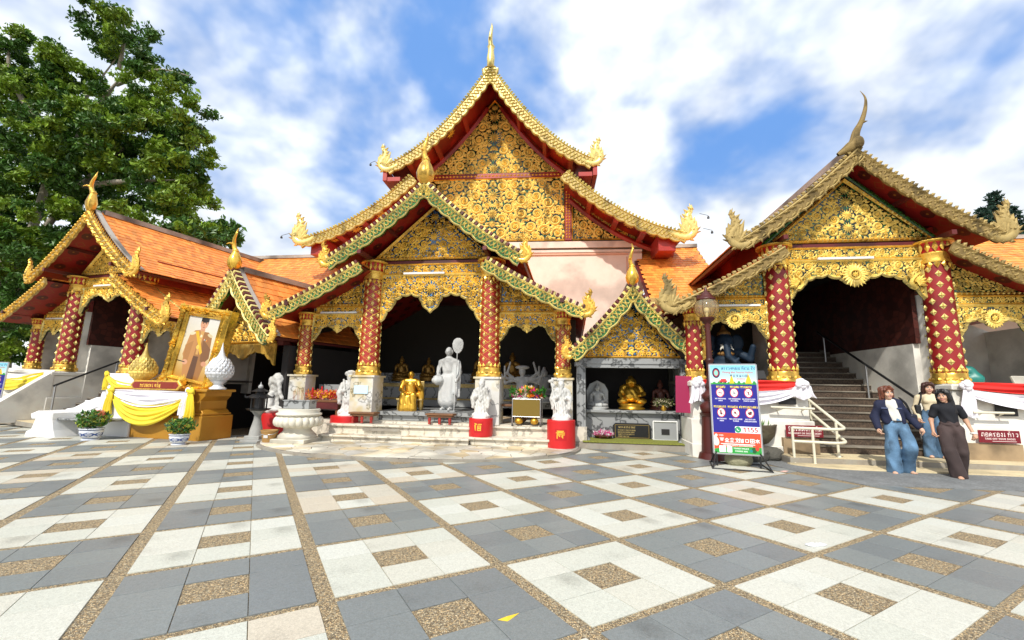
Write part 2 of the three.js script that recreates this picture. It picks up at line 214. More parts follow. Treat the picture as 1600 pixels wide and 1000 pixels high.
// surface nets: a smooth skin round capsules and ellipsoids, coloured by the nearest of them
function skin(prims, cell, kk = 0.03, warp = null, pad = 0.06) {
  let lo = [1e9, 1e9, 1e9], hi = [-1e9, -1e9, -1e9];
  for (const p of prims) { const pts = p.e ? [[p.e, Math.max(...p.r)]] : [[p.a, p.ra], [p.b, p.rb ?? p.ra]]; for (const [q, r] of pts) for (let i = 0; i < 3; i++) { lo[i] = Math.min(lo[i], q[i] - r - pad); hi[i] = Math.max(hi[i], q[i] + r + pad); } }
  const n = lo.map((l, i) => Math.ceil((hi[i] - l) / cell) + 1), [nx, ny, nz] = n, F = new Float32Array(nx * ny * nz).fill(1), I = new Uint16Array(nx * ny * nz), B = new Float32Array(nx * ny * nz).fill(9);
  prims.forEach((p, pi) => {
    const k = p.k ?? kk, mgn = k + cell * 3 + 0.02, e = p.e, rm = e ? Math.max(...p.r) : Math.max(p.ra, p.rb ?? p.ra), A = e || p.a, E = e || p.b, s = [], t = [];
    for (let i = 0; i < 3; i++) { const ex = e ? p.r[i] : rm; s[i] = Math.max(0, Math.floor((Math.min(A[i], E[i]) - (e && p.rot ? rm : ex) - mgn - lo[i]) / cell)); t[i] = Math.min(n[i] - 1, Math.ceil((Math.max(A[i], E[i]) + (e && p.rot ? rm : ex) + mgn - lo[i]) / cell)); }
    const d = [E[0] - A[0], E[1] - A[1], E[2] - A[2]], L2 = d[0] * d[0] + d[1] * d[1] + d[2] * d[2] || 1, ra = p.ra, rb = p.rb ?? p.ra, f = p.flat ?? 1;
    for (let z = s[2]; z <= t[2]; z++) for (let y = s[1]; y <= t[1]; y++) for (let x = s[0]; x <= t[0]; x++) {
      const X = lo[0] + x * cell, Y = lo[1] + y * cell, Z = lo[2] + z * cell; let v;
      if (e) { const u = (X - e[0]) / p.r[0], w = (Y - e[1]) / p.r[1], q = (Z - e[2]) / p.r[2], l = Math.sqrt(u * u + w * w + q * q), g = Math.sqrt((u / p.r[0]) ** 2 + (w / p.r[1]) ** 2 + (q / p.r[2]) ** 2) || 1e-6; v = l < 1e-6 ? -Math.min(...p.r) : l * (l - 1) / g; }
      else { const h = clamp(((X - A[0]) * d[0] + (Y - A[1]) * d[1] + (Z - A[2]) * d[2]) / L2), a = X - A[0] - d[0] * h, b = Y - A[1] - d[1] * h, c = (Z - A[2] - d[2] * h) / f; v = (Math.sqrt(a * a + b * b + c * c) - lerp(ra, rb, h)) * Math.min(1, f < 1 ? 0.5 + 0.5 * f : 1); }
      const o = (z * ny + y) * nx + x;
      if (v < B[o]) { B[o] = v; I[o] = pi; }
      if (p.cut) F[o] = Math.max(F[o], -v);
      else { const h = clamp(0.5 + 0.5 * (v - F[o]) / k); F[o] = lerp(v, F[o], h) - k * h * (1 - h); }
    }
  });
  if (warp) for (let z = 0, o = 0; z < nz; z++) for (let y = 0; y < ny; y++) for (let x = 0; x < nx; x++, o++) if (Math.abs(F[o]) < 0.12) F[o] += warp(lo[0] + x * cell, lo[1] + y * cell, lo[2] + z * cell);
  const V = new Int32Array(nx * ny * nz).fill(-1), pos = [], nor = [], col = [], idx = [];
  const off = [0, 1, nx, nx + 1, nx * ny, nx * ny + 1, nx * ny + nx, nx * ny + nx + 1];
  for (let z = 0; z < nz - 1; z++) for (let y = 0; y < ny - 1; y++) for (let x = 0; x < nx - 1; x++) {
    const o = (z * ny + y) * nx + x; let m = 0; for (let i = 0; i < 8; i++) if (F[o + off[i]] < 0) m |= 1 << i; if (m === 0 || m === 255) continue;
    let c = 0, sx = 0, sy = 0, sz = 0;
    for (const [a, b] of EDG) { const fa = F[o + off[a]], fb = F[o + off[b]]; if ((fa < 0) === (fb < 0)) continue; const t = fa / (fa - fb); sx += lerp(a & 1, b & 1, t); sy += lerp(a >> 1 & 1, b >> 1 & 1, t); sz += lerp(a >> 2, b >> 2, t); c++; }
    sx /= c; sy /= c; sz /= c; V[o] = pos.length / 3; pos.push(lo[0] + (x + sx) * cell, lo[1] + (y + sy) * cell, lo[2] + (z + sz) * cell);
    const L = (a, b, t) => a + (b - a) * t, g = i => F[o + off[i]];
    let gx = L(L(g(1) - g(0), g(3) - g(2), sy), L(g(5) - g(4), g(7) - g(6), sy), sz), gy = L(L(g(2) - g(0), g(3) - g(1), sx), L(g(6) - g(4), g(7) - g(5), sx), sz), gz = L(L(g(4) - g(0), g(5) - g(1), sx), L(g(6) - g(2), g(7) - g(3), sx), sy); const l = Math.hypot(gx, gy, gz) || 1; nor.push(gx / l, gy / l, gz / l);
    const cc = prims[I[o]].c || [1, 1, 1]; col.push(...cc);
  }
  for (let z = 1; z < nz - 1; z++) for (let y = 1; y < ny - 1; y++) for (let x = 1; x < nx - 1; x++) {
    const o = (z * ny + y) * nx + x, s = F[o] < 0;
    for (const [d, u, v] of [[1, nx, nx * ny], [nx, nx * ny, 1], [nx * ny, 1, nx]]) { if (s === (F[o + d] < 0)) continue; const a = V[o], b = V[o - u], c = V[o - u - v], e = V[o - v]; if (a < 0 || b < 0 || c < 0 || e < 0) continue; if (s) idx.push(a, b, c, a, c, e); else idx.push(a, c, b, a, e, c); }
  }
  const g = new THREE.BufferGeometry(); g.setAttribute('position', new THREE.Float32BufferAttribute(pos, 3)); g.setAttribute('normal', new THREE.Float32BufferAttribute(nor, 3)); g.setAttribute('color', new THREE.Float32BufferAttribute(col, 3)); g.setIndex(idx); return boxUV(g);
}
const EDG = [[0, 1], [2, 3], [4, 5], [6, 7], [0, 2], [1, 3], [4, 6], [5, 7], [0, 4], [1, 5], [2, 6], [3, 7]];
const cap = (a, b, ra, rb = ra, c, extra) => ({ a, b, ra, rb, c, ...extra });
const ell = (e, r, c, extra) => ({ e, r, c, ...extra });
// a mesh from a skin that keeps index and vertex colours
function skinMesh(name, prims, cell, material, parent, kk, warp) { const g = skin(prims, cell, kk, warp), m = new THREE.Mesh(g, material); if (material && !material.vertexColors) g.deleteAttribute('color'); m.name = name; m.castShadow = m.receiveShadow = true; if (parent) parent.add(m); return m; }

// frames of the precinct: a group at a building's foot, x along its front, z out of it
const frames = { centre: [-2.296, -12.022, -8], right: [8.09, -10.0, -8], left: [-13.6, -14.32, -21], shrine: [3.115, -11.242, -8], throne: [-9.49, -11.74, -16.4] };
function where(frame, x, z) { const [ox, oz, d] = frames[frame], a = d * Math.PI / 180; return [ox + Math.cos(a) * x + Math.sin(a) * z, oz - Math.sin(a) * x + Math.cos(a) * z, a]; }
function thing(name, label, category, frame, x = 0, y = 0, z = 0, turn = 0, group) {
  const o = new THREE.Group(); o.name = numbered(name); scene.add(o);
  if (frame) { const [X, Z, a] = where(frame, x, z); o.position.set(X, y, Z); o.rotation.y = a + turn; } else { o.position.set(x, y, z); o.rotation.y = turn; }
  o.userData = { label, category }; if (group) o.userData.group = group; return o;
}
function structure(o, label) { o.userData.kind = 'structure'; if (label) o.userData.label = label; if (!o.parent) scene.add(o); return o; }
// ---------- ground, plaza, terrace ----------
structure(mesh('ground', [bx(420, 0.3, 420, 0, -0.154, -60)], mat.concrete));
const plaza = new THREE.Group(); plaza.name = 'plaza'; scene.add(plaza); structure(plaza);
{
  const YAW = 0.526891643, S = 1.33, ASP = 0.862428, A0 = -0.41725257, B0 = -2.95767486;
  const agg = rep(noiseTex(512, 512, (u, v) => { const [d, e, id] = cells(u, v, 44, 8), k = (0.62 + 0.7 * id) * (0.55 + 0.55 * sstep(0.02, 0.3, e - d)); const w = hash3(Math.floor(id * 9999), 3, 1); return [0.62 * k + 0.07, (0.53 + 0.06 * w) * k + 0.055, (0.39 + 0.12 * w) * k + 0.045]; }), 0.42);
  const aggBump = rep(noiseTex(512, 512, (u, v) => { const [d, e] = cells(u, v, 44, 8), k = sstep(0, 0.4, e - d); return [k, k, k]; }, false), 0.42);
  const aggregate = M([0.94, 0.93, 0.88], 0.8, 0, { map: agg, bumpMap: aggBump, bumpScale: 0.004 });
  mesh('aggregate_bed', [T(new THREE.PlaneGeometry(56, 30), -3, 0.004, -6, -Math.PI / 2)], aggregate, plaza);
  const speck = rep(noiseTex(512, 512, (u, v, i, j) => { const f = hash3(i, j, 2), g = tnoise(u, v, 128, 4), k = 0.9 + 0.14 * (f - 0.5) * (f > 0.85 ? 2.2 : 1) + 0.09 * (g - 0.5) - 0.14 * sstep(0.48, 0.85, tfbm(u, v, 3, 6, 6)); return [k, k, k * 0.985]; }), 1.3);
  const tone = (c, r) => M(c, r, 0, { map: speck, bumpMap: bumpFine, bumpScale: 0.0015 });
  const WHITE = [[0.71, 0.71, 0.64], [0.67, 0.68, 0.61], [0.73, 0.74, 0.68], [0.69, 0.68, 0.6], [0.64, 0.65, 0.6]], BEIGE = [[0.68, 0.61, 0.5], [0.66, 0.62, 0.53]], GREY = [[0.258, 0.285, 0.292], [0.242, 0.266, 0.275], [0.272, 0.296, 0.3], [0.228, 0.25, 0.262]];
  const mats = new Map(), matFor = c => { const k = c.join(); if (!mats.has(k)) mats.set(k, tone(c, c[0] > 0.4 ? 0.42 : 0.38)); return mats.get(k); };
  const toWorld = (a, b) => { const A = a - A0, B = (b - B0) * ASP; return [(A * Math.cos(YAW) - B * Math.sin(YAW)) * S, -(A * Math.sin(YAW) + B * Math.cos(YAW)) * S]; };
  const TA = 0.4015, TB = 0.3535, geoTiles = [0, 1, 2, 3, 4, 5, 6, 7].map(k => { const g = prep(new RoundedBoxGeometry(TA, 0.012, TB, 1, 0.0025)), uv = g.attributes.uv; for (let i = 0; i < uv.count; i++) uv.setXY(i, uv.getX(i) + hash3(k, 1, 2) * 3, uv.getY(i) + hash3(k, 4, 2) * 3); return g; }), geoCore = prep(bx(TA - 0.004, 0.006, TB - 0.004));
  const pieces = [], R = rng(5);
  const onPath = (x, z) => { // dark asphalt walk before the right stair, and the round terrace
    const [ox, oz, d] = frames.right, a = d * Math.PI / 180, dx = x - ox, dz = z - oz, lx = Math.cos(a) * dx - Math.sin(a) * dz, lz = Math.sin(a) * dx + Math.cos(a) * dz;
    return (lx > -2.6 + 0.9 * Math.max(0, lz - 2) && lz < 2.95 - 0.02 * lx) || (lx > -2.0 && lz < 3.0);
  };
  for (let i = -26; i <= 12; i++) for (let j = -10; j <= 14; j++) {
    const [mx, mz] = toWorld(i + 0.5, j + 0.5); if (mz > 1.6 || mz < -19 || Math.abs(mx) > 3.5 - mz * 1.5 || (mz < -12.6 && mx > -11) || (mz < -11.8 && mx > 1.5)) continue;
    const white = ((i + j) % 2 + 2) % 2 === 0, beigeBlock = white && R() < 0.22;
    for (let p = 0; p < 3; p++) for (let q = 0; q < 3; q++) {
      const core = p === 1 && q === 1, ca = 0.5 + (p - 1) * 0.4065 / S, cb = 0.5 + (q - 1) * 0.3585 / (S * ASP), [x, z] = toWorld(i + ca, j + cb);
      if (onPath(x, z)) continue;
      const c = core ? null : white ? (beigeBlock && R() < 0.45 ? BEIGE[Math.floor(R() * 2)] : WHITE[Math.floor(R() * R() * 5)]) : GREY[Math.floor(R() * 4)];
      pieces.push({ x, z, c, core, d: Math.hypot(x, z + 0.4), y: 0.003 + (R() - 0.5) * 0.0022, t: (R() - 0.5) * 0.006 });
    }
  }
  pieces.sort((a, b) => a.d - b.d);
  const inView = p => p.z < -1.3 && Math.abs(p.x) < 0.7 - p.z * 1.22;
  let nt = 0, nc = 0; const rest = [], restCore = [];
  for (const p of pieces) {
    if (p.core ? (inView(p) && nc < 130) : (inView(p) && nt < 298)) {
      const m = new THREE.Mesh(p.core ? geoCore : geoTiles[Math.floor(R() * 8)], p.core ? aggregate : matFor(p.c)); m.name = p.core ? 'aggregate_inset' : 'tile'; m.position.set(p.x, p.core ? 0.0055 : p.y + 0.0035, p.z); m.rotation.set(p.t * 0.3, YAW, p.t * 0.3); m.receiveShadow = true; plaza.add(m); p.core ? nc++ : nt++;
    } else if (p.core) restCore.push(T(geoCore.clone(), p.x, 0.0055, p.z, 0, YAW)); else {
      const g = prep(bx(TA, 0.012, TB, 0, 0, 0)); T(g, p.x, p.y + 0.0035, p.z, 0, YAW); boxUV(g); { const uv = g.attributes.uv, a = R() * 3, b = R() * 3; for (let i = 0; i < uv.count; i++) uv.setXY(i, uv.getX(i) + a, uv.getY(i) + b); } const col = new Float32Array(g.attributes.position.count * 3); for (let k = 0; k < col.length; k += 3) { col[k] = p.c[0]; col[k + 1] = p.c[1]; col[k + 2] = p.c[2]; } g.setAttribute('color', new THREE.BufferAttribute(col, 3)); rest.push(g);
    }
  }
  const far = tone([1, 1, 1], 0.42); far.vertexColors = true;
  stuff(mesh('tiles', rest, far, plaza)); if (restCore.length) stuff(mesh('aggregate_insets', restCore, aggregate, plaza));
}
// asphalt walk before the right-hand stair
{
  const [x, z, a] = where('right', 0, 0);
  const g = extrude([[-2.75, 0.9], [-2.5, 1.9], [-1.95, 3.02], [-0.5, 2.98], [9, 2.85], [9, 0.4], [-2.75, 0.4]].map(p => [p[0], -p[1]]), 0.012); T(g, 0, 0, 0, -Math.PI / 2);
  const m = mesh('asphalt_path', g, mat.asphalt); m.position.set(x, 0.006, z); m.rotation.y = a; structure(m);
}
function clipCell(seed, all, poly) { // Voronoi cell of a seed inside a convex polygon
  let P = poly; for (const o of all) { if (o === seed) continue; const mx = (seed[0] + o[0]) / 2, my = (seed[1] + o[1]) / 2, nx = o[0] - seed[0], ny = o[1] - seed[1], f = p => (p[0] - mx) * nx + (p[1] - my) * ny, Q = []; for (let i = 0; i < P.length; i++) { const a = P[i], b = P[(i + 1) % P.length], fa = f(a), fb = f(b); if (fa <= 0) Q.push(a); if ((fa < 0) !== (fb < 0) && fa !== fb) { const t = fa / (fa - fb); Q.push([lerp(a[0], b[0], t), lerp(a[1], b[1], t)]); } } P = Q; if (P.length < 3) return null; } return P;
}
const inset = (P, d) => { const cx = P.reduce((s, p) => s + p[0], 0) / P.length, cy = P.reduce((s, p) => s + p[1], 0) / P.length; return P.map(([x, y]) => { const l = Math.hypot(x - cx, y - cy) || 1; return [cx + (x - cx) * Math.max(0.2, 1 - d / l), cy + (y - cy) * Math.max(0.2, 1 - d / l)]; }); };
{
  // low half-round terrace of crazy paving in front of the centre steps
  const [x, z, a] = where('centre', 0, 0), g = new THREE.Group(); g.name = 'terrace'; g.position.set(x, 0, z); g.rotation.y = a; scene.add(g); structure(g);
  const edge = []; for (let k = 0; k <= 26; k++) { const t = k / 26 * Math.PI, s = Math.cos(t); edge.push([0.1 - 4.05 * s, 0.35 + 2.9 * Math.pow(Math.sin(t), 0.8)]); }
  const outer = edge, flat = (P, h, y, b = 0) => T(extrude(P.map(p => [p[0], -p[1]]), h, b), 0, y, 0, -Math.PI / 2);
  mesh('mortar_bed', [flat([...outer, [4, -2.2], [-4, -2.2]], 0.06, 0.0)], mat.concrete, g);
  // rough kerb stones round the rim
  const R = rng(77);
  for (let k = 0; k < edge.length - 1; k++) { const p = edge[k], q = edge[k + 1], nx = q[1] - p[1], ny = -(q[0] - p[0]), l = Math.hypot(nx, ny) || 1, w = 0.16, ox = -nx / l * w, oy = -ny / l * w; const P = inset([p, q, [q[0] - ox, q[1] - oy], [p[0] - ox, p[1] - oy]], 0.01); mesh('kerb_stone', [flat(P, 0.06 + R() * 0.012, 0, 0.004)], mat.concrete, g); }
  const stones = [], rim = edge.map(([px, py]) => [0.1 + (px - 0.1) * 0.985, 0.35 + (py - 0.35) * 0.97]), poly = [...rim, [4.0, 0.3], [4.0, -1.0], [-3.85, -1.0]];
  for (let k = 0; k < 1600 && stones.length < 190; k++) { const s = [lerp(-4.1, 4.1, R()), lerp(-1, 3.2, R())]; if (inPoly(poly, ...s) && stones.every(o => Math.hypot(o[0] - s[0], (o[1] - s[1]) * 1.1) > 0.25)) stones.push(s); }
  const sm3 = [[0.72, 0.7, 0.62], [0.74, 0.66, 0.5], [0.66, 0.55, 0.36], [0.74, 0.73, 0.69], [0.6, 0.56, 0.47]].map(c => M(c, 0.55, 0, { map: grime(0.25, 90), bumpMap: bumpFine, bumpScale: 0.006 }));
  for (const s of stones) { let P = clipCell(s, stones, poly); if (!P) continue; P = inset(P, 0.016); if (P.length > 2) mesh('paving_stone', [flat(P, 0.016, 0.0585 + R() * 0.004, 0.003)], sm3[Math.floor(R() * R() * 5)], g); }
}
// marble steps and floor of the centre hall
{
  const [x, z, a] = where('centre', 0, 0), g = new THREE.Group(); g.name = 'marble_steps'; g.position.set(x, 0, z); g.rotation.y = a; scene.add(g); structure(g);
  const step = (n, x0, x1, y0, y1, z1, m = mat.marbleStep) => { mesh(n, [rbx(x1 - x0, 0.055, z1 + 1.6, 0.015, (x0 + x1) / 2, y1 - 0.0275, (z1 - 1.6) / 2)], m, g); mesh('riser', [bx(x1 - x0 - 0.06, y1 - y0 - 0.055, 1.5 + z1, (x0 + x1) / 2, (y0 + y1 - 0.055) / 2, (z1 - 1.6) / 2 - 0.02)], m, g); };
  step('step', -2.42, 1.47, 0.06, 0.235, 1.12); step('step', -2.4, 1.45, 0.235, 0.47, 0.78);
  step('step', 1.43, 3.66, 0.04, 0.26, 0.98); step('step', 1.42, 3.5, 0.26, 0.5, 0.5);
  mesh('hall_floor', [bx(8.6, 0.5, 5.6, 0, 0.27, -2.55)], mat.marbleStep, g);
  mesh('altar_step', [bx(3.1, 0.1, 4.6, 0, 0.72, -2.35), bx(3.0, 0.14, 4.5, 0, 0.6, -2.4)], mat.greyMarble, g);
  mesh('drain_grating', [bx(1.0, 0.07, 0.02, -0.9, 0.35, 0.772)], mat.concrete, g);
}
// ---------- carved and gilded building parts ----------
const lerpPts = (f, x0, x1, n) => Array.from({ length: n + 1 }, (_, i) => { const x = lerp(x0, x1, i / n); return [x, f(x)]; });
// dense evenly spaced points along a polyline, with arc length and lower normal
function along(pts, ds) { const out = []; let L = 0, cum = [0]; for (let i = 1; i < pts.length; i++) { L += Math.hypot(pts[i][0] - pts[i - 1][0], pts[i][1] - pts[i - 1][1]); cum.push(L); } const n = Math.ceil(L / ds); for (let k = 0; k <= n; k++) { const s = L * k / n; let i = 1; while (i < cum.length - 1 && cum[i] < s) i++; const t = (s - cum[i - 1]) / (cum[i] - cum[i - 1]), a = pts[i - 1], b = pts[i], l = Math.hypot(b[0] - a[0], b[1] - a[1]); let nx = (b[1] - a[1]) / l, ny = -(b[0] - a[0]) / l; if (ny > 0) { nx = -nx; ny = -ny; } out.push({ x: lerp(a[0], b[0], t), y: lerp(a[1], b[1], t), nx, ny, tx: (b[0] - a[0]) / l, ty: (b[1] - a[1]) / l, s }); } out.L = L; return out; }
const STY = {
  green: { board: 'green', trim: 'goldPale', lattice: true, tooth: 'redDark', tooth2: 'goldPale', p: 0.24 },
  gold: { board: 'goldOld', trim: 'goldLime', lattice: true, tooth: 'goldLime', p: 0.3 },
  old: { board: 'goldWorn', trim: 'goldWornPale', lattice: false, tooth: 'goldWornPale', p: 0.2 },
  warm: { board: 'goldOld', trim: 'gold', lattice: false, tooth: 'gold', p: 0.22 },
};
// barge board: shaped plank, carved face, row of teeth on its upper edge
function barge(parent, pts, z, w, style) {
  const st = STY[style], A = along(pts, 0.045), scal = w * 0.16, T0 = 0.07, rb = new RB(), low = q => w + scal * Math.abs(Math.sin(q.s / 0.2 * Math.PI / 2)) - scal * 0.5;
  const front = [], back = [];
  for (const q of A) { const l = low(q); front.push([[q.x, q.y, z], [q.x + q.nx * l, q.y + q.ny * l, z]]); back.push([[q.x, q.y, z - T0], [q.x + q.nx * l, q.y + q.ny * l, z - T0]]); }
  for (let i = 1; i < A.length; i++) { rb.quad(front[i - 1][0], front[i - 1][1], front[i][1], front[i][0]); rb.quad(back[i - 1][0], back[i][0], back[i][1], back[i - 1][1]); rb.quad(front[i - 1][0], front[i][0], back[i][0], back[i - 1][0]); rb.quad(front[i - 1][1], back[i - 1][1], back[i][1], front[i][1]); }
  const e = A.length - 1; rb.quad(front[0][0], back[0][0], back[0][1], front[0][1]); rb.quad(front[e][0], front[e][1], back[e][1], back[e][0]);
  mesh('barge_board', [rb.geo()], mat[st.board], parent);
  const t = new RB(), off = (q, d) => [q.x + q.nx * d, q.y + q.ny * d];
  t.ribbon(A.map(q => off(q, 0.03)), 0.06, 0.06, 0.035, z + 0.001); t.ribbon(A.map(q => off(q, low(q) - 0.022)), 0.05, 0.05, 0.03, z + 0.001);
  if (st.lattice) {
    const mid = w * 0.5, amp = w * 0.34, p = st.p;
    for (const sg of [1, -1]) t.ribbon(A.map(q => off(q, mid + sg * amp * Math.asin(Math.sin(q.s / p * Math.PI * 2)) / 1.571)), 0.036, 0.036, 0.03, z + 0.0015);
    for (let s = 0; s < A.L; s += p / 2) { const q = A[Math.min(e, Math.round(s / A.L * e))], c = off(q, mid); t.stud(c[0], c[1], 0.035, 0.035, 0.035, z + 0.004); }
  } else {
    const p = st.p; let k = 0;
    for (let s = p * 0.5; s < A.L; s += p * 0.5, k++) { const q = A[Math.min(e, Math.round(s / A.L * e))], dir = Math.atan2(q.ty, q.tx), sg = k % 2 ? 1 : -1, c = off(q, w * (0.5 - sg * 0.17)); t.leaf(c[0], c[1], dir + sg * 0.55 * (q.tx > 0 ? 1 : -1), p * 0.78, w * 0.3, 0.055, z + 0.002, 0.25 * sg); t.stud(c[0], c[1], 0.03, 0.03, 0.05, z + 0.004); t.leaf(c[0], c[1], dir - sg * 0.9, p * 0.4, w * 0.2, 0.045, z + 0.002, -0.3 * sg); }
    for (let s = p * 0.4; s < A.L; s += p) { const q = A[Math.min(e, Math.round(s / A.L * e))], c = off(q, low(q) - 0.03), dn = Math.atan2(q.ny, q.nx); t.leaf(c[0], c[1], dn + 0.5 * (q.tx > 0 ? 1 : -1), w * 0.34, w * 0.24, 0.05, z + 0.002, 0.2); }
  }
  stuff(mesh('barge_carving', [t.geo()], mat[st.trim], parent));
  const tt = [[], []]; let k = 0;
  for (let s = 0.06; s < A.L - 0.03; s += style === 'green' ? 0.085 : 0.13, k++) {
    const q = A[Math.min(e, Math.round(s / A.L * e))], ang = Math.atan2(q.ty, q.tx);
    if (style === 'green') tt[k % 2].push(bx(0.055, 0.09, 0.16, q.x - q.nx * 0.04, q.y - q.ny * 0.04, z - 0.05, 0, 0, ang));
    else { const r2 = new RB(), up = Math.atan2(-q.ny, -q.nx), lean = q.tx > 0 ? -0.5 : 0.5; for (const zz of [z - 0.01, z - 0.05]) r2.leaf(q.x, q.y, up + lean, 0.105, 0.095, zz < z - 0.03 ? -0.03 : 0.03, zz, 0.1); tt[0].push(r2.geo()); }
  }
  stuff(mesh('ridge_teeth', tt[0], mat[st.tooth], parent)); if (tt[1].length) stuff(mesh('ridge_teeth', tt[1], mat[st.tooth2], parent));
}
// flame-crested serpent finial at the low end of a barge board; dir is +1 when it points to +x
function naga(parent, x, y, z, h, dir, material) {
  const g = [], P = q => [x + dir * q[0] * h, y + q[1] * h, z];
  const spine = [[-0.5, 0.16], [-0.24, 0.02], [0.02, -0.02], [0.2, 0.1], [0.2, 0.32], [0.06, 0.5], [0.06, 0.68], [0.17, 0.84], [0.12, 1.08]];
  g.push(taper(spine.map(P), [0.09, 0.1, 0.11, 0.11, 0.11, 0.1, 0.085, 0.05, 0.004].map(r => r * h), 34, 8, 0.6));
  const rb = new RB(), A = along(spine.map(q => [q[0], q[1]]), 0.02), n = A.length;
  const L = (fx, fy, a, len, w, c) => { const ang = dir > 0 ? a : Math.PI - a; for (const s of [1, -1]) rb.leaf(x + dir * fx * h, y + fy * h, ang, len * h, w * h, 0.05 * h * s, z + 0.01 * s, c * dir); };
  for (const [i, a, l] of [[0.2, 1.9, 0.19], [0.28, 1.8, 0.21], [0.36, 0.5, 0.2], [0.42, 0.7, 0.26], [0.5, 0.85, 0.28], [0.57, 0.95, 0.28], [0.64, 1.0, 0.28], [0.71, 1.05, 0.26], [0.78, 1.1, 0.24], [0.86, 1.2, 0.2], [0.46, 2.3, 0.2], [0.54, 2.25, 0.24], [0.62, 2.2, 0.25], [0.7, 2.1, 0.24], [0.78, 2.0, 0.22], [0.86, 1.9, 0.18]]) { const q = A[Math.round(i * (n - 1))]; L(q.x, q.y, a, l, l * 0.62, 0.3); }
  for (const [a, l] of [[1.25, 0.62], [1.5, 0.85], [1.72, 0.72], [1.98, 0.5], [2.3, 0.36]]) L(0.02, 0.02, a, l, 0.2, 0.12);
  L(0.22, 0.14, -0.35, 0.2, 0.1, 0.5); L(0.24, 0.2, 0.15, 0.22, 0.1, 0.4); L(0.1, -0.06, -0.9, 0.14, 0.1, 0.3); L(-0.1, -0.06, -1.3, 0.13, 0.1, 0.3); L(-0.28, -0.02, -1.4, 0.12, 0.1, 0.3);
  g.push(rb.geo(), sph(0.03 * h, x + dir * 0.2 * h, y + 0.22 * h, z + 0.07 * h, 1, 1, 1, 8));
  return mesh('naga_finial', g, material, parent);
}
// tall plain horn on a ridge end
function horn(parent, x, y, z, h, material) {
  return mesh('ridge_finial', [taper([[x - 0.28 * h, y - 0.05 * h, z], [x - 0.06 * h, y + 0.1 * h, z + 0.03], [x + 0.0 * h, y + 0.3 * h, z + 0.04], [x + 0.1 * h, y + 0.5 * h, z + 0.05], [x + 0.17 * h, y + 0.72 * h, z + 0.05], [x + 0.18 * h, y + 0.88 * h, z + 0.05], [x + 0.12 * h, y + 1.0 * h, z + 0.05]], [0.03 * h, 0.085 * h, 0.062 * h, 0.04 * h, 0.032 * h, 0.02 * h, 0.004], 34, 10, 0.8), sph(0.088 * h, x, y + 0.12 * h, z + 0.04, 1, 1.25, 1), taper([[x + 0.1 * h, y + 0.46 * h, z + 0.05], [x + 0.16 * h, y + 0.46 * h, z + 0.09]], [0.03 * h, 0.004], 4, 6)], material, parent);
}
// swan-necked ridge-end finial
function chofa(parent, x, y, z, h, material, lean = 0.12, wide = 1) {
  const g = [lathe([[0.001, -0.02], [0.07, 0], [0.13 * wide, 0.1], [0.145 * wide, 0.2], [0.11 * wide, 0.32], [0.06, 0.43], [0.045, 0.5]].map(p => [p[0] * h, p[1] * h]), 16, x, y, z)];
  g.push(taper([[x, y + 0.44 * h, z], [x - lean * 0.5 * h, y + 0.58 * h, z + 0.03], [x - lean * 0.2 * h, y + 0.72 * h, z + 0.06], [x + lean * 0.3 * h, y + 0.86 * h, z + 0.05], [x + lean * 0.1 * h, y + h, z]], [0.05 * h, 0.045 * h, 0.035 * h, 0.024 * h, 0.004], 24, 10));
  g.push(taper([[x - lean * 0.42 * h, y + 0.6 * h, z + 0.04], [x - lean * 0.8 * h, y + 0.62 * h, z + 0.12], [x - lean * 1.0 * h, y + 0.58 * h, z + 0.2]], [0.035 * h, 0.02 * h, 0.003], 8, 8));
  g.push(lathe([[0.05, 0.42], [0.075, 0.45], [0.05, 0.48]].map(p => [p[0] * h, p[1] * h]), 14, x, y, z));
  return mesh('ridge_finial', g, material, parent);
}
// framed panel of scrollwork on a mosaic ground
function panel(parent, poly, z, o = {}) {
  const P = part(o.name || 'carved_panel', parent);
  mesh('mosaic_ground', [T(extrude(poly, 0.05), 0, 0, z - 0.05)], mat[o.back || 'greenMosaic'], P);
  stuff(mesh('scrollwork', [filigree(inset2(poly, o.margin ?? 0.03), { ...o, z: z + 0.002 })], o.mat || mat.fil, P));
  if (o.frame !== 0) { const fw = o.frame ?? 0.06, rb = new RB(); rb.ribbon(poly, fw, fw, fw * 0.7, z + 0.004, false); rb.ribbon([poly[poly.length - 1], poly[0]], fw, fw, fw * 0.7, z + 0.005); mesh('panel_frame', [rb.geo()], o.frameMat || mat.gold, P); if (o.beads) { const b = new RB(); poly.forEach((p, i) => { const q = poly[(i + 1) % poly.length], l = Math.hypot(q[0] - p[0], q[1] - p[1]), n = Math.floor(l / o.beads); for (let k = 1; k < n; k++) b.stud(lerp(p[0], q[0], k / n), lerp(p[1], q[1], k / n), 0.036, 0.036, 0.04, z + fw * 0.4); }); stuff(mesh('bead_row', [b.geo()], mat.goldPale, P)); } }
  return P;
}
const inset2 = (P, d) => d ? inset(P, d) : P;
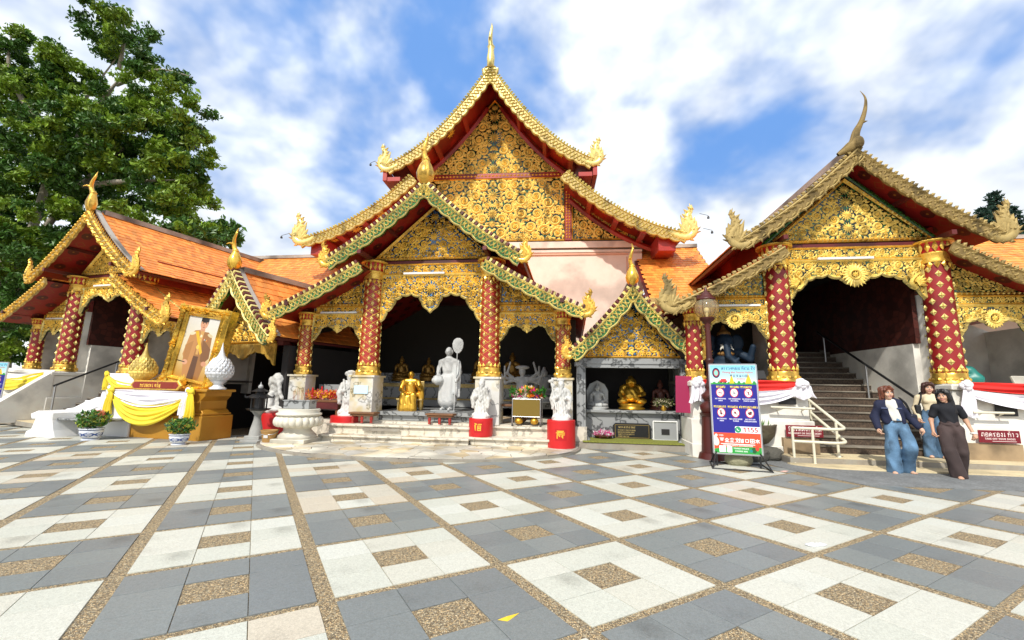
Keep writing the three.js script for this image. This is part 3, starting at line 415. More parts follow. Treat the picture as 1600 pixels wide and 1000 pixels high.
// half outline (right side) of a cusped Lanna arch, mirrored
function archPoly(w, yTop, yJamb, yArch, yPend, jw = 0.13) {
  const k = [[w, yJamb - 0.05], [w - jw, yJamb + 0.1], [w - jw - 0.03, lerp(yJamb, yArch, 0.32)], [w * 0.8 - jw * 0.4, lerp(yJamb, yArch, 0.55)], [w * 0.74 - jw * 0.3, lerp(yJamb, yArch, 0.8)], [w * 0.58, yArch - 0.03], [w * 0.4, yArch + 0.02], [w * 0.22, yArch - 0.06], [w * 0.17, lerp(yArch, yPend, 0.45)], [w * 0.07, lerp(yArch, yPend, 0.8)], [0, yPend]], R = [];
  for (let i = 0; i < k.length - 1; i++) { const a = k[i], b = k[i + 1], l = Math.hypot(b[0] - a[0], b[1] - a[1]), nx = (b[1] - a[1]) / l, ny = -(b[0] - a[0]) / l; for (let s = 0; s < 5; s++) { const t = s / 5, m = 0.13 * l * Math.sin(Math.PI * t) * (i < 9 ? 1 : -0.4); R.push([lerp(a[0], b[0], t) - nx * m, lerp(a[1], b[1], t) - ny * m]); } }
  R.push(k[k.length - 1]);
  const L = R.slice(0, -1).reverse().map(p => [-p[0], p[1]]);
  return [[-w, yTop], [w, yTop], ...R, ...L];
}
function archPanel(parent, x, z, w, yTop, yJamb, yArch, yPend, o = {}) {
  const poly = archPoly(w, yTop, yJamb, yArch, yPend).map(p => [p[0] + x, p[1]]), P = part('arch_panel', parent);
  mesh('mosaic_ground', [T(extrude(poly, 0.06), 0, 0, z - 0.06)], mat[o.back || 'greenMosaic'], P);
  const big = o.sun ? [] : [[x, lerp(yArch, yTop, 0.28), 0.15 * Math.min(1.4, w)]];
  stuff(mesh('scrollwork', [filigree(poly, { r0: o.r0 || 0.135, r1: 0.035, h: 0.055, seed: o.seed || 3, z: z + 0.002, big: o.sun ? [] : big, dens: 1.4 })], o.mat || mat.fil, P));
  const rb = new RB(); rb.ribbon(poly.slice(2), 0.07, 0.07, 0.05, z + 0.006); rb.ribbon([poly[0], poly[1]], 0.07, 0.07, 0.05, z + 0.005); rb.ribbon([poly[1], poly[2]], 0.06, 0.06, 0.05, z + 0.004); rb.ribbon([poly[poly.length - 1], poly[0]], 0.06, 0.06, 0.05, z + 0.0045);
  mesh('arch_rim', [rb.geo()], o.rim || mat.goldPale, P);
  const s = new RB(), cy = o.sun ? lerp(yPend, yTop, 0.42) : lerp(yArch, yPend, 0.35), r = o.sun ? o.sun : 0.14;
  if (o.sun) { for (let k = 0; k < 22; k++) { const a = k / 22 * 6.283; s.leaf(x + 0.08 * Math.cos(a), cy + 0.08 * Math.sin(a), a, r * (Math.sin(a) < -0.7 ? 1.1 : 1) - 0.08, 0.085, 0.02, z + 0.05); } s.ribbon(Array.from({ length: 17 }, (_, k) => [x + 0.11 * Math.cos(k * 0.3927), cy + 0.11 * Math.sin(k * 0.3927)]), 0.05, 0.05, 0.03, z + 0.062); s.flower(x, cy, 0.08, 8, 0.03, z + 0.065); }
  else { s.flower(x, cy, r * 0.9, 10, 0.03, z + 0.04); s.leaf(x, cy, -1.57, r * 1.3, r * 0.7, 0.03, z + 0.045); s.leaf(x, cy, -0.7, r * 1.0, r * 0.5, 0.03, z + 0.04); s.leaf(x, cy, -2.44, r * 1.0, r * 0.5, 0.03, z + 0.04); }
  if (o.birds) for (const d of [1, -1]) { const bx0 = x + d * (w - 0.2), by = yJamb + 0.32; for (let k = 0; k < 8; k++) s.leaf(bx0, by, Math.PI / 2 + d * (0.5 - k * 0.38), 0.26, 0.1, 0.05, z + 0.04 + k * 0.003, 0.2 * d); s.ribbon(Array.from({ length: 9 }, (_, k) => [bx0 - d * 0.1 * Math.sin(k * 0.5), by - 0.15 + k * 0.045]), 0.1, 0.04, 0.07, z + 0.05); }
  stuff(mesh(o.sun ? 'sun_medallion' : 'arch_pendant', [s.geo()], o.rim || mat.filPale, P));
}
const studGeo = {}; function getStud(s) { if (studGeo[s]) return studGeo[s]; const rb = new RB(); rb.stud(0, 0, 0.07 * s, 0.086 * s, 0.016 * s, 0); rb.stud(0, 0, 0.03 * s, 0.036 * s, 0.03 * s, 0.016 * s); for (let k = 0; k < 4; k++) { const a = k * 1.5708; rb.leaf(0, 0, a, 0.075 * s, 0.035 * s, 0.03 * s, 0.004); } return studGeo[s] = rb.geo(); }
// lacquered column with gilt lotus base and capital and rows of gilt studs
function column(parent, x, z, y0, y1, r, o = {}) {
  const c = part('column', parent); c.position.set(x, 0, z);
  const H = y1 - y0, capH = o.cap ?? 0.5, baseH = o.base ?? 0.24, sy = y0 + baseH, ey = y1 - capH;
  mesh('shaft', [lathe([[r * 1.04, sy - 0.05], [r * 1.03, sy + 0.1], [r * 0.97, ey + 0.1]], 28)], o.shaft || mat.red, c);
  const b = [lathe([[r * 1.28, 0], [r * 1.3, 0.05], [r * 1.16, 0.09], [r * 1.18, baseH * 0.6], [r * 1.12, baseH * 0.75], [r * 1.15, baseH], [r * 1.02, baseH + 0.01]], 28, 0, y0, 0)];
  const petal = (n, yy, len, down, rr, wid) => { const rb = new RB(); rb.leaf(0, 0, down ? -1.5708 : 1.5708, len, wid, 0.035, 0); const g0 = rb.geo(), out = []; for (let k = 0; k < n; k++) { const a = k / n * 2 * Math.PI; out.push(T(g0.clone(), Math.sin(a) * rr, yy, Math.cos(a) * rr, 0, a)); } return out; };
  b.push(...petal(16, y0 + baseH * 0.98, 0.14 * r / 0.28, false, r * 1.05, r * 0.42), ...petal(16, y0 + baseH * 0.6, 0.1, true, r * 1.18, r * 0.4));
  mesh('lotus_base', b, mat.gold, c);
  if (capH > 0) { const k = [lathe([[r * 1.06, ey - 0.02], [r * 1.1, ey + 0.02], [r * 1.02, ey + 0.07], [r * 1.06, ey + capH * 0.35], [r * 1.14, ey + capH * 0.4], [r * 1.05, ey + capH * 0.45]], 28), lathe([[r * 1.15, y1 - 0.05], [r * 1.45, y1 - 0.05], [r * 1.45, y1]], 24)]; k.push(...petal(14, ey + capH * 0.42, capH * 0.62, false, r * 1.1, r * 0.4), ...petal(14, ey - 0.01, 0.16, true, r * 1.05, r * 0.4)); mesh('lotus_capital', k, mat.gold, c); mesh('capital_core', [lathe([[r * 0.98, ey], [r * 0.98, ey + capH * 0.4], [r * 1.12, y1 - 0.05]], 20)], mat.redBright, c); }
  const n = o.n || 10, ds = o.ds || 0.125, rows = Math.floor((ey - sy - 0.16) / ds), back = [], sg = getStud(o.s || 1);
  for (let i = 0; i <= rows; i++) { const yy = sy + 0.12 + i * ds, rr = lerp(r * 1.03, r * 0.97, i / rows) + 0.001; for (let k = 0; k < n / 2; k++) { const a = (k + (i % 2) * 0.5) / (n / 2) * 2 * Math.PI + (o.ph || 0), front = Math.cos(a - (o.look || 0)) > -0.05; if (front) { const m = new THREE.Mesh(sg, mat.goldPale); m.name = 'gilt_stud'; m.position.set(Math.sin(a) * rr, yy, Math.cos(a) * rr); m.rotation.y = a; m.castShadow = m.receiveShadow = true; c.add(m); } else back.push(T(sg.clone(), Math.sin(a) * rr, yy, Math.cos(a) * rr, 0, a)); } }
  if (back.length) stuff(mesh('gilt_studs', back, mat.goldPale, c));
  if (o.lattice) { const L = []; const turns = (ey - sy - 0.16) / (ds * 2) / (n / 2); for (const d of [1, -1]) for (let k = 0; k < n / 2; k++) { const pts = []; for (let t = 0; t <= 14 * Math.ceil(turns); t++) { const u = t / (14 * Math.ceil(turns)), a = (k + 0.5) / (n / 2) * 2 * Math.PI + d * u * turns * 2 * Math.PI, rr = r * 1.005; pts.push([Math.sin(a) * rr, lerp(sy + 0.12, ey - 0.04, u), Math.cos(a) * rr]); } L.push(tube(pts, 0.0095, pts.length * 2, 4)); } stuff(mesh('gilt_lattice', L, mat.gold, c)); }
  return c;
}
// one slope of a tiled roof: slab, stencilled soffit, rows of tiles. pts runs from ridge to eave in the xy plane
const tileG = prep(T(new THREE.BoxGeometry(0.155, 0.018, 0.26), 0, 0, 0));
function roofSlope(parent, pts, z0, z1, o = {}) {
  const A = along(pts, 0.2), rb = new RB(), so = new RB(), th = 0.1;
  for (let i = 1; i < A.length; i++) { const a = A[i - 1], b = A[i], q = (p, d, z) => [p.x + p.nx * d, p.y + p.ny * d, z]; rb.quad(q(a, 0.03, z0), q(a, 0.03, z1), q(b, 0.03, z1), q(b, 0.03, z0)); rb.quad(q(a, 0.03, z0), q(b, 0.03, z0), q(b, th, z0), q(a, th, z0)); rb.quad(q(a, 0.03, z1), q(a, th, z1), q(b, th, z1), q(b, 0.03, z1)); so.quad(q(a, th, z0), q(b, th, z0), q(b, th, z1), q(a, th, z1)); }
  const e = A[A.length - 1]; rb.quad([e.x + e.nx * 0.03, e.y + e.ny * 0.03, z0], [e.x + e.nx * 0.03, e.y + e.ny * 0.03, z1], [e.x + e.nx * th, e.y + e.ny * th, z1], [e.x + e.nx * th, e.y + e.ny * th, z0]);
  mesh('roof_slab', [rb.geo()], mat.redDark, parent);
  const sg = so.geo(); { const p = sg.attributes.position, uv = sg.attributes.uv; let L = 0; for (let i = 0; i < p.count; i++) uv.setXY(i, p.getZ(i), Math.hypot(p.getX(i) - A[0].x, p.getY(i) - A[0].y)); }
  mesh('soffit', [sg], o.soffit || mat.soffit, parent, true);
  if (o.tiles !== false) {
    const rows = Math.floor(A.L / 0.2), cols = Math.floor(Math.abs(z0 - z1 - (o.verge || 0.1)) / 0.16), im = new THREE.InstancedMesh(tileG, mat.tileOrange, rows * cols); im.name = 'roof_tiles'; let k = 0; const R = rng(rows * 31 + cols), m4 = new THREE.Matrix4(), cl = new THREE.Color(), B = along(pts, A.L / rows);
    for (let r = 0; r < rows; r++) { const a = B[r], b = B[r + 1], mx = (a.x + b.x) / 2 - a.nx * 0.012, my = (a.y + b.y) / 2 - a.ny * 0.012, dir = new THREE.Vector3(b.x - a.x, b.y - a.y, 0).normalize(), up = new THREE.Vector3(-a.nx, -a.ny, 0); for (let c = 0; c < cols; c++) { const lift = 0.055, d2 = dir.clone().addScaledVector(up, lift).normalize(), u2 = up.clone().addScaledVector(dir, -lift).normalize(), xa = new THREE.Vector3().crossVectors(u2, d2); m4.makeBasis(xa, u2, d2); m4.setPosition(mx + (R() - 0.5) * 0.006, my + (R() - 0.5) * 0.006, Math.min(z0, z1) + 0.08 + c * 0.16 + (r % 2) * 0.07); im.setMatrixAt(k, m4); const v = 0.72 + 0.5 * R(), h = R(); cl.setRGB(v * (1 + 0.06 * h), v * (0.9 + 0.25 * h), v * (0.8 + 0.4 * h)); im.setColorAt(k++, cl); } }
    im.castShadow = im.receiveShadow = true; stuff(im); parent.add(im);
  }
}
const mirror = pts => pts.map(p => [-p[0], p[1]]);

// ---------- a porch of two roof tiers on four columns (three stand in the precinct) ----------
function porch(frame, name, label, o) {
  const t = thing(name, label, 'temple porch', frame), S = o.sx || 1, st = o.style, ft = o.fin || mat.gold;
  const ru = o.ru || 0, rk = o.rk || 1, f1 = x => 6.93 + ru * 1.5 - 0.98 * x / rk + 0.075 * x * x / rk + ru * -0.25 * x / 2.7, f2 = x => 4.74 + ru * 0.5 - 0.62 * (x - 1.75) + 0.037 * (x - 1.75) ** 2;
  const c1 = lerpPts(f1, 0, 2.72, 12).map(p => [p[0] * S, p[1]]), c2 = lerpPts(f2, 1.75, 4.3, 10).map(p => [p[0] * S, p[1]]), zf = o.zf ?? 1.0;
  for (const s of [1, -1]) { const m = s > 0 ? (q => q) : mirror; barge(t, m(c1), zf, o.bw || 0.36, st); barge(t, m(c2), zf - 0.02, (o.bw || 0.36) * 0.9, st); roofSlope(t, m(c1), zf - 0.075, o.back); roofSlope(t, m(c2), zf - 0.095, o.back2 ?? o.back); naga(t, s * 2.72 * S, f1(2.72) - 0.12, zf - 0.03, o.nh || 0.78, s, ft); naga(t, s * 4.3 * S, f2(4.3) - 0.12, zf - 0.05, o.nh || 0.78, s, ft); }
  if (o.horn) horn(t, 0.02, 6.88 + ru * 1.5, zf - 0.05, 1.5, o.chm); else chofa(t, 0, 6.9, zf - 0.05, o.ch || 1.5, o.chm || mat.gold, o.chl ?? 0.1, o.chw || 1);
  mesh('ridge_cap', [bx(0.22, 0.16, zf - o.back - 0.4, 0, 6.98 + ru * 1.5, (zf + o.back) / 2 - 0.2)], mat.greyRidge, t);
  // white mortar verge along the top tier
  for (const s of [1, -1]) mesh('verge_strip', along(c1, 0.3).slice(0, -1).map((q, i, A) => bx(0.32, 0.05, 0.14, s * (q.x + q.tx * 0.15) - s * q.nx * 0.05, q.y + q.ty * 0.15 - q.ny * 0.05, zf - 0.22, 0, 0, s * Math.atan2(q.ty, q.tx))), mat.greyRidge, t);
  const B = o.backing;
  // pediment, frieze and arch between the tall columns
  const w = 1.72 * S, px = 1.5 * S;
  panel(t, [[-1.72 * S, 5.1], [1.72 * S, 5.1], [0, 6.66]], 0, { name: 'pediment', back: B, r0: 0.16, r1: 0.035, h: 0.07, seed: o.seed, big: [[0, 5.42, 0.15]], frame: 0.1, beads: 0.11, dens: 1.5, margin: 0.1, mat: o.gm });
  if (o.greenBand) { const rb = new RB(); rb.ribbon([[-1.95 * S, 5.02], [0, 6.86], [1.95 * S, 5.02]], 0.12, 0.12, 0.02, -0.02); mesh('mosaic_band', [rb.geo()], mat.green, t); }
  mesh('rafter', [bx(3.9 * S, 0.09, 0.3, 0, 4.98, -0.12)], mat.redDark, t);
  panel(t, [[-px, 4.64], [px, 4.64], [px, 4.92], [-px, 4.92]], 0.02, { name: 'frieze', back: B, r0: 0.11, r1: 0.04, seed: o.seed + 1, frame: 0.06, dens: 1.6, mat: o.gm });
  archPanel(t, 0, 0.03, 1.46 * S, 4.6, o.jamb, o.arch, o.pend, { back: B, seed: o.seed + 2, sun: o.sun, birds: o.sun, mat: o.gm });
  for (const s of [1, -1]) { const X = (x) => s * x * S, tri = [[X(1.98), 3.76], [X(3.55), 3.76], [X(1.98), 4.58]]; panel(t, s > 0 ? tri : [tri[1], tri[0], tri[2]], 0, { name: 'side_pediment', back: B, r0: 0.13, r1: 0.035, sym: false, seed: o.seed + 5, frame: 0.08, beads: 0.1, dens: 1.6, margin: 0.09, mat: o.gm }); panel(t, [[X(2.0), 3.52], [X(3.5), 3.52], [X(3.5), 3.7], [X(2.0), 3.7]], 0.015, { name: 'frieze', back: B, r0: 0.08, r1: 0.035, seed: o.seed + 7, frame: 0.05, dens: 1.6, mat: o.gm }); archPanel(t, X(2.74), 0.02, 0.76 * S, 3.48, 2.78, 3.17, 2.97, { back: B, seed: o.seed + 8, r0: 0.12, sun: o.sun ? 0.21 : 0, mat: o.gm });
    column(t, s * w, 0.02, o.y0, 4.98, 0.27, { n: 10, ds: o.lattice ? 0.11 : 0.125, lattice: o.lattice, s: o.lattice ? 0.68 : o.studS || 1, ph: s * 0.2, look: o.look, shaft: o.shaft }); column(t, s * 3.7 * S, 0.02, o.y0, 3.52, 0.185, { n: 8, ds: 0.105, s: 0.72 * (o.studS || 1), cap: 0.36, base: 0.22, lattice: o.lattice, look: o.look, shaft: o.shaft });
    mesh('rafter', [bx(1.9 * S, 0.07, 0.25, X(2.85), 3.735, -0.12)], mat.redDark, t);
    for (let k = 0; k < 2; k++) mesh('bracket_beam', [bx(0.1, 0.1, 1.1 * zf, X(k ? 3.7 : 1.72), (k ? 3.6 : 5.0) + 0.02, 0.5 * zf)], mat.redDark, t);
    if (frame !== 'centre') mesh('tier_wall', [bx(0.08, 0.78, -o.back - 0.1, s * 1.86 * S, 5.02, o.back / 2 - 0.05)], mat.red, t);
    mesh('purlin', [bx(0.09, 0.09, zf - o.back - 0.2, X(1.1), f1(1.1) - 0.17, (zf - 0.15 + o.back) / 2)], mat.redDark, t);
  }
  if (o.tube !== false) { mesh('fluorescent_tube', [bx(1.2, 0.05, 0.06, -0.2, 4.63, 0.12)], mat.whitePaint, t); mesh('fluorescent_tube', [bx(1.1, 0.045, 0.05, -2.7 * S, 3.52, 0.1)], mat.whitePaint, t); if (o.tube2) mesh('fluorescent_tube', [bx(1.1, 0.045, 0.05, 2.7 * S, 3.52, 0.1)], mat.whitePaint, t); }
  return t;
}
const centre = porch('centre', 'temple_porch', 'centre temple porch with green barge boards and blue-backed gilt gable', { style: 'green', back: -4.9, y0: 1.74, backing: 'blueMosaic', seed: 11, jamb: 3.32, arch: 4.05, pend: 3.52, lattice: true, ch: 1.55, chl: 0.07, chw: 1.1, nh: 0.62, bw: 0.31, look: 0.2 });
const right = porch('right', 'temple_porch', 'right-hand temple porch over the stair the three women leave', { style: 'old', back: -7, y0: 1.7, backing: 'greenMosaic', seed: 41, jamb: 3.72, arch: 4.24, pend: 3.98, sun: 0.29, horn: true, zf: 0.64, ru: 0.14, studS: 0.92, fin: mat.goldWornPale, chm: mat.goldWorn, ch: 1.45, chl: -0.16, chw: 0.9, greenBand: true, bw: 0.27, nh: 0.85, look: -0.6, shaft: mat.redShaft, gm: mat.filPale });
const left = porch('left', 'temple_porch', 'left-hand temple porch with long orange tiled roof under the big tree', { style: 'warm', back: -9, y0: 1.7, backing: 'darkBack', seed: 71, jamb: 3.75, arch: 4.35, pend: 4.1, sx: 1.06, nh: 0.75, bw: 0.27, studS: 1.05, ch: 1.35, chl: 0.16, chw: 0.8, tube2: true, look: 0.9, shaft: mat.redShaft });

// centre porch: marble plinths, inner hall
for (const s of [1, -1]) { mesh('marble_plinth', [rbx(0.66, 1.24, 0.66, 0.02, s * 1.74, 1.12, 0), bx(0.74, 0.05, 0.74, s * 1.74, 1.715, 0)], mat.marble, centre); mesh('marble_plinth', [rbx(0.5, 1.24, 0.5, 0.02, s * 3.7, 1.12, 0), bx(0.58, 0.05, 0.58, s * 3.7, 1.715, 0)], mat.marble, centre); }
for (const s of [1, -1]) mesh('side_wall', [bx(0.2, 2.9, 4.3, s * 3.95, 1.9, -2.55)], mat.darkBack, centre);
mesh('side_dado', [bx(1.5, 0.75, 0.16, -2.75, 1.1, -0.6)], mat.greyMarble, centre);
mesh('altar', [bx(7.8, 0.8, 1.6, 0, 1.2, -3.6), bx(7.6, 0.35, 1.0, 0, 1.75, -3.9)], mat.greyMarble, centre);
mesh('altar_band', [bx(7.85, 0.12, 0.02, 0, 1.5, -2.78), bx(7.85, 0.05, 0.02, 0, 1.05, -2.78)], mat.goldOld, centre);
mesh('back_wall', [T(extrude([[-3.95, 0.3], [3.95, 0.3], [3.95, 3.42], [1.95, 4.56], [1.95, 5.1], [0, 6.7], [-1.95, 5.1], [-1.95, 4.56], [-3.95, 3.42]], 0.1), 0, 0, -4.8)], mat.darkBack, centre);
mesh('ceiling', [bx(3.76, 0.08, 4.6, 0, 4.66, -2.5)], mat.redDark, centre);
for (const s of [1, -1]) mesh('tier_wall', [bx(0.08, 0.8, 4.6, s * 1.9, 4.95, -2.5)], mat.red, centre);
mesh('paper_notice', [bx(0.4, 0.22, 0.02, -1.74, 1.35, 0.345)], M([0.55, 0.75, 0.85], 0.6), centre);

// ---------- the tall hall behind ----------
{
  const CX = 0.98, t = thing('temple_hall', 'tall temple hall with three-tiered gilt gable and red eaves behind the centre porch', 'temple hall', 'centre', CX, 0, 0, 0.05), zg = -5, zf = -3.45;
  const f1 = u => 14.05 - 1.65 * u + 0.155 * u * u, f2 = u => 9.5 - 0.99 * (u - 3.0) + 0.096 * (u - 3.0) ** 2;
  const c1 = lerpPts(f1, 0, 4.0, 16), c2 = lerpPts(f2, 3.0, 7.2, 14);
  for (const s of [1, -1]) {
    const m = s > 0 ? (q => q) : mirror; barge(t, m(c1), zf, 0.42, 'gold'); barge(t, m(c2), zf - 0.03, 0.4, 'gold'); roofSlope(t, m(c1), zf - 0.08, -16, { soffit: mat.red, verge: 1 }); roofSlope(t, m(c2), zf - 0.11, -16, { soffit: mat.red, verge: 1 });
    naga(t, s * 4.0, f1(4.0) - 0.16, zf - 0.03, 1.0, s, mat.goldPale); naga(t, s * 7.2, f2(7.2) - 0.16, zf - 0.06, 1.15, s, mat.goldPale);
    // red purlins that carry the eaves and their painted fields
    for (const [u, f] of [[1.15, f1], [2.2, f1], [3.2, f1], [3.9, f2], [4.85, f2], [5.8, f2], [6.7, f2]]) { const sl = (f(u + 0.1) - f(u - 0.1)) / 0.2; mesh('purlin', [bx(0.2, 0.22, 1.5, s * u, f(u) - 0.26, -4.25, 0, 0, s * Math.atan(sl))], mat.red, t); }
    for (const [a, b, f] of [[0.3, 3.9, f1], [3.1, 7.1, f2]]) { const A = along(lerpPts(f, a, b, 8).map(p => [s * p[0], p[1] - 0.42]), 0.2), r2 = new RB(); r2.ribbon(A.map(q => [q.x, q.y]), 0.22, 0.22, 0.06, -4.86); mesh('gable_rafter', [r2.geo()], mat.red, t); const r3 = new RB(); r3.ribbon(A.map(q => [q.x, q.y - 0.02]), 0.05, 0.05, 0.02, -4.8); }
    const fl = []; for (const [u, f] of [[1.65, f1], [2.7, f1], [4.35, f2], [5.3, f2], [6.25, f2]]) { const r4 = new RB(); r4.flower(0, 0, 0.24, 8, 0.02, 0); const g = r4.geo(), sl = Math.atan((f(u + 0.1) - f(u - 0.1)) / 0.2); g.rotateX(Math.PI / 2); g.rotateZ(s * sl); g.translate(s * u, f(u) - 0.145, -4.2); fl.push(g); } mesh('gilt_rosettes', fl, mat.gold, t);
    mesh('eave_end', [bx(0.16, 0.5, 1.5, s * 4.02, 9.55, -4.25)], mat.red, t); mesh('eave_end', [bx(0.5, 0.16, 1.5, s * 3.66, 9.35, -4.25)], mat.red, t); mesh('eave_end', [bx(0.6, 0.6, 1.25, s * 6.55, 6.72, -4.3)], mat.red, t);
    mesh('eave_board', [bx(0.62, 0.16, 0.03, s * 6.55, 6.96, -3.64)], mat.goldOld, t);
  }
  chofa(t, 0, 13.95, zf - 0.05, 2.0, mat.goldPale, 0.03, 0.55); chofa(t, 0.35, 14.2, -12, 1.9, mat.goldPale, 0.03, 0.5);
  mesh('ridge_cap', [bx(0.26, 0.2, 12, 0, 14.0, -9.7)], mat.greyRidge, t);
  for (const s of [1, -1]) naga(t, s * 3.95, 9.55, -9.5, 1.1, s, mat.goldPale);
  // gable: one triangle over a row of three fields
  panel(t, [[-3.05, 10.22], [3.05, 10.22], [2.1, 11.0], [1.1, 12.2], [0, 13.55], [-1.1, 12.2], [-2.1, 11.0]], zg, { name: 'pediment', r0: 0.28, r1: 0.05, h: 0.12, seed: 101, big: [[0, 11.0, 0.24]], frame: 0.1, dens: 1.7, margin: 0.08, mat: mat.filPale });
  panel(t, [[-2.92, 7.34], [2.92, 7.34], [2.92, 10.0], [-2.92, 10.0]], zg, { name: 'gable_panel', r0: 0.3, r1: 0.05, h: 0.12, seed: 103, big: [[0, 8.5, 0.26], [0, 8.05, 0.18]], frame: 0.08, dens: 1.7, mat: mat.filPale });
  for (const s of [1, -1]) { const q = [[s * 3.24, 7.34], [s * 6.1, 7.34], [s * 5.0, 7.95], [s * 3.9, 8.75], [s * 3.24, 9.2]]; panel(t, q, zg, { name: 'side_panel', sym: false, r0: 0.24, r1: 0.05, h: 0.11, seed: 107, frame: 0.08, dens: 1.7, margin: 0.06, mat: mat.filPale }); const b = new RB(); for (let y = 7.42; y < 9.9; y += 0.12) { b.stud(s * 3.08 - 0.055, y, 0.045, 0.055, 0.05, zg + 0.062); b.stud(s * 3.08 + 0.055, y, 0.045, 0.055, 0.05, zg + 0.062); } mesh('gable_post', [bx(0.26, 2.72, 0.12, s * 3.08, 8.66, zg)], mat.red, t); stuff(mesh('post_studs', [b.geo()], mat.gold, t)); }
  { const b = new RB(); for (let x = -3; x <= 3; x += 0.15) { b.stud(x, 10.11, 0.07, 0.05, 0.04, zg + 0.072); } mesh('gable_beam', [bx(6.2, 0.2, 0.14, 0, 10.11, zg)], mat.red, t); stuff(mesh('beam_studs', [b.geo()], mat.gold, t)); }
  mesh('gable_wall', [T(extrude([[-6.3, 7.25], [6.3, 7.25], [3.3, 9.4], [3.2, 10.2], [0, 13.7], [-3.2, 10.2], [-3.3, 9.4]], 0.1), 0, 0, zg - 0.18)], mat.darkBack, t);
  mesh('front_wall', [bx(12, 6.9, 0.3, -0.1, 3.45, zg - 0.12)], mat.pink, t); mesh('wall_cornice', [bx(12.1, 0.26, 0.42, -0.1, 7.1, zg - 0.1), bx(12.06, 0.1, 0.37, -0.1, 6.84, zg - 0.1)], mat.pink, t); mesh('wall_moulding', [bx(12.04, 0.06, 0.36, -0.1, 6.72, zg - 0.1), bx(0.05, 6.6, 0.02, 5.35, 3.3, zg + 0.042)], mat.peach, t);
  mesh('corner_pilaster', [bx(0.5, 6.7, 0.1, 5.66, 3.35, zg + 0.08)], mat.pink, t);
  mesh('side_wall', [bx(0.3, 6.9, 10.5, 5.75, 3.45, -10.4)], mat.pink, t); mesh('side_wall', [bx(0.3, 6.9, 10.5, -5.95, 3.45, -10.4)], mat.pink, t);
  // little bells that hang from the finial tips on wires
  for (const [x, y] of [[7.95, 7.6], [8.05, 7.05], [-7.95, 7.1], [-4.6, 10.0]]) { const w = [bar([x * 0.965, y + 0.12, zf - 0.05], [x, y + 0.02, zf], 0.008, 4), lathe([[0.045, -0.09], [0.04, -0.04], [0.02, 0]], 8, x, y, zf)]; mesh('hanging_bell', w, mat.black, t); }
}

// ---------- cross roofs of the galleries ----------
function gallery(name, label, x0, x1) {
  const t = thing(name, label, 'roofed gallery', 'centre', x1, 0, 0), pts = [[0, 7.15], [-1.7, 5.75], [-3.45, 4.36]].map(p => [-p[0], p[1]]), W = x1 - x0;
  const g = part('roof', t); g.position.set(0, 0, -6); g.rotation.y = -Math.PI / 2; // local x runs towards the court, z along the ridge
  roofSlope(g, pts, W, 0, { verge: 0 });
  mesh('ridge_cap', [bx(W, 0.14, 0.26, -W / 2, 7.2, -6)], mat.greyRidge, t);
  mesh('eave_fascia', [bx(W, 0.16, 0.08, -W / 2, 4.3, -2.53)], mat.goldOld, t);
  const rb = new RB(); for (let x = 0.15; x < W; x += 0.22) rb.leaf(-x, 4.26, -1.57, 0.2, 0.2, 0.04, -2.485); mesh('eave_pendants', [rb.geo()], mat.goldOld, t);
  mesh('back_wall', [bx(W, 4.6, 0.2, -W / 2, 2.3, -4.2)], mat.pink, t);
  return t;
}
gallery('gallery', 'orange tiled gallery roof between the tall hall and the right porch', 6.35, 8.9);
gallery('gallery', 'orange tiled gallery roof at the right edge, right of the right porch gable', 12.4, 26);
gallery('gallery', 'orange tiled gallery roof between the left porch roof and the centre porch', -11.5, -4.4);

// ---------- small shrines ----------
function shrine(frame, x, z, turn, label, o) {
  const t = thing('shrine', label, 'shrine', frame, x, 0, z, turn), zf = 0.55, f = u => 4.1 - 1.36 * u + 0.18 * u * u, c = lerpPts(f, 0, 1.62, 12), k = o.k || 1;
  for (const s of [1, -1]) { const m = s > 0 ? (q => q) : mirror; barge(t, m(c), zf, 0.3, o.style); roofSlope(t, m(c), zf - 0.075, -2.6); naga(t, s * 1.62, f(1.62) - 0.1, zf - 0.03, 0.52, s, o.fin || mat.gold); mesh('verge_strip', along(c, 0.3).slice(0, -1).map(q => bx(0.32, 0.05, 0.12, s * (q.x + q.tx * 0.15) - s * q.nx * 0.05, q.y + q.ty * 0.15 - q.ny * 0.05, zf - 0.2, 0, 0, s * Math.atan2(q.ty, q.tx))), mat.greyRidge, t); }
  chofa(t, 0, 4.08, zf - 0.04, 1.12, mat.goldBright, 0.08, 1.05);
  mesh('ridge_cap', [bx(0.2, 0.14, 2.8, 0, 4.15, -1.1)], mat.greyRidge, t);
  panel(t, [[-1.2, 2.3], [1.2, 2.3], [0.75, 2.85], [0, 3.82], [-0.75, 2.85]], 0.02, { name: 'pediment', back: o.back, r0: 0.15, r1: 0.035, h: 0.06, seed: o.seed, big: [[0, 2.85, 0.15]], frame: 0.07, dens: 1.7, margin: 0.06 });
  return t;
}
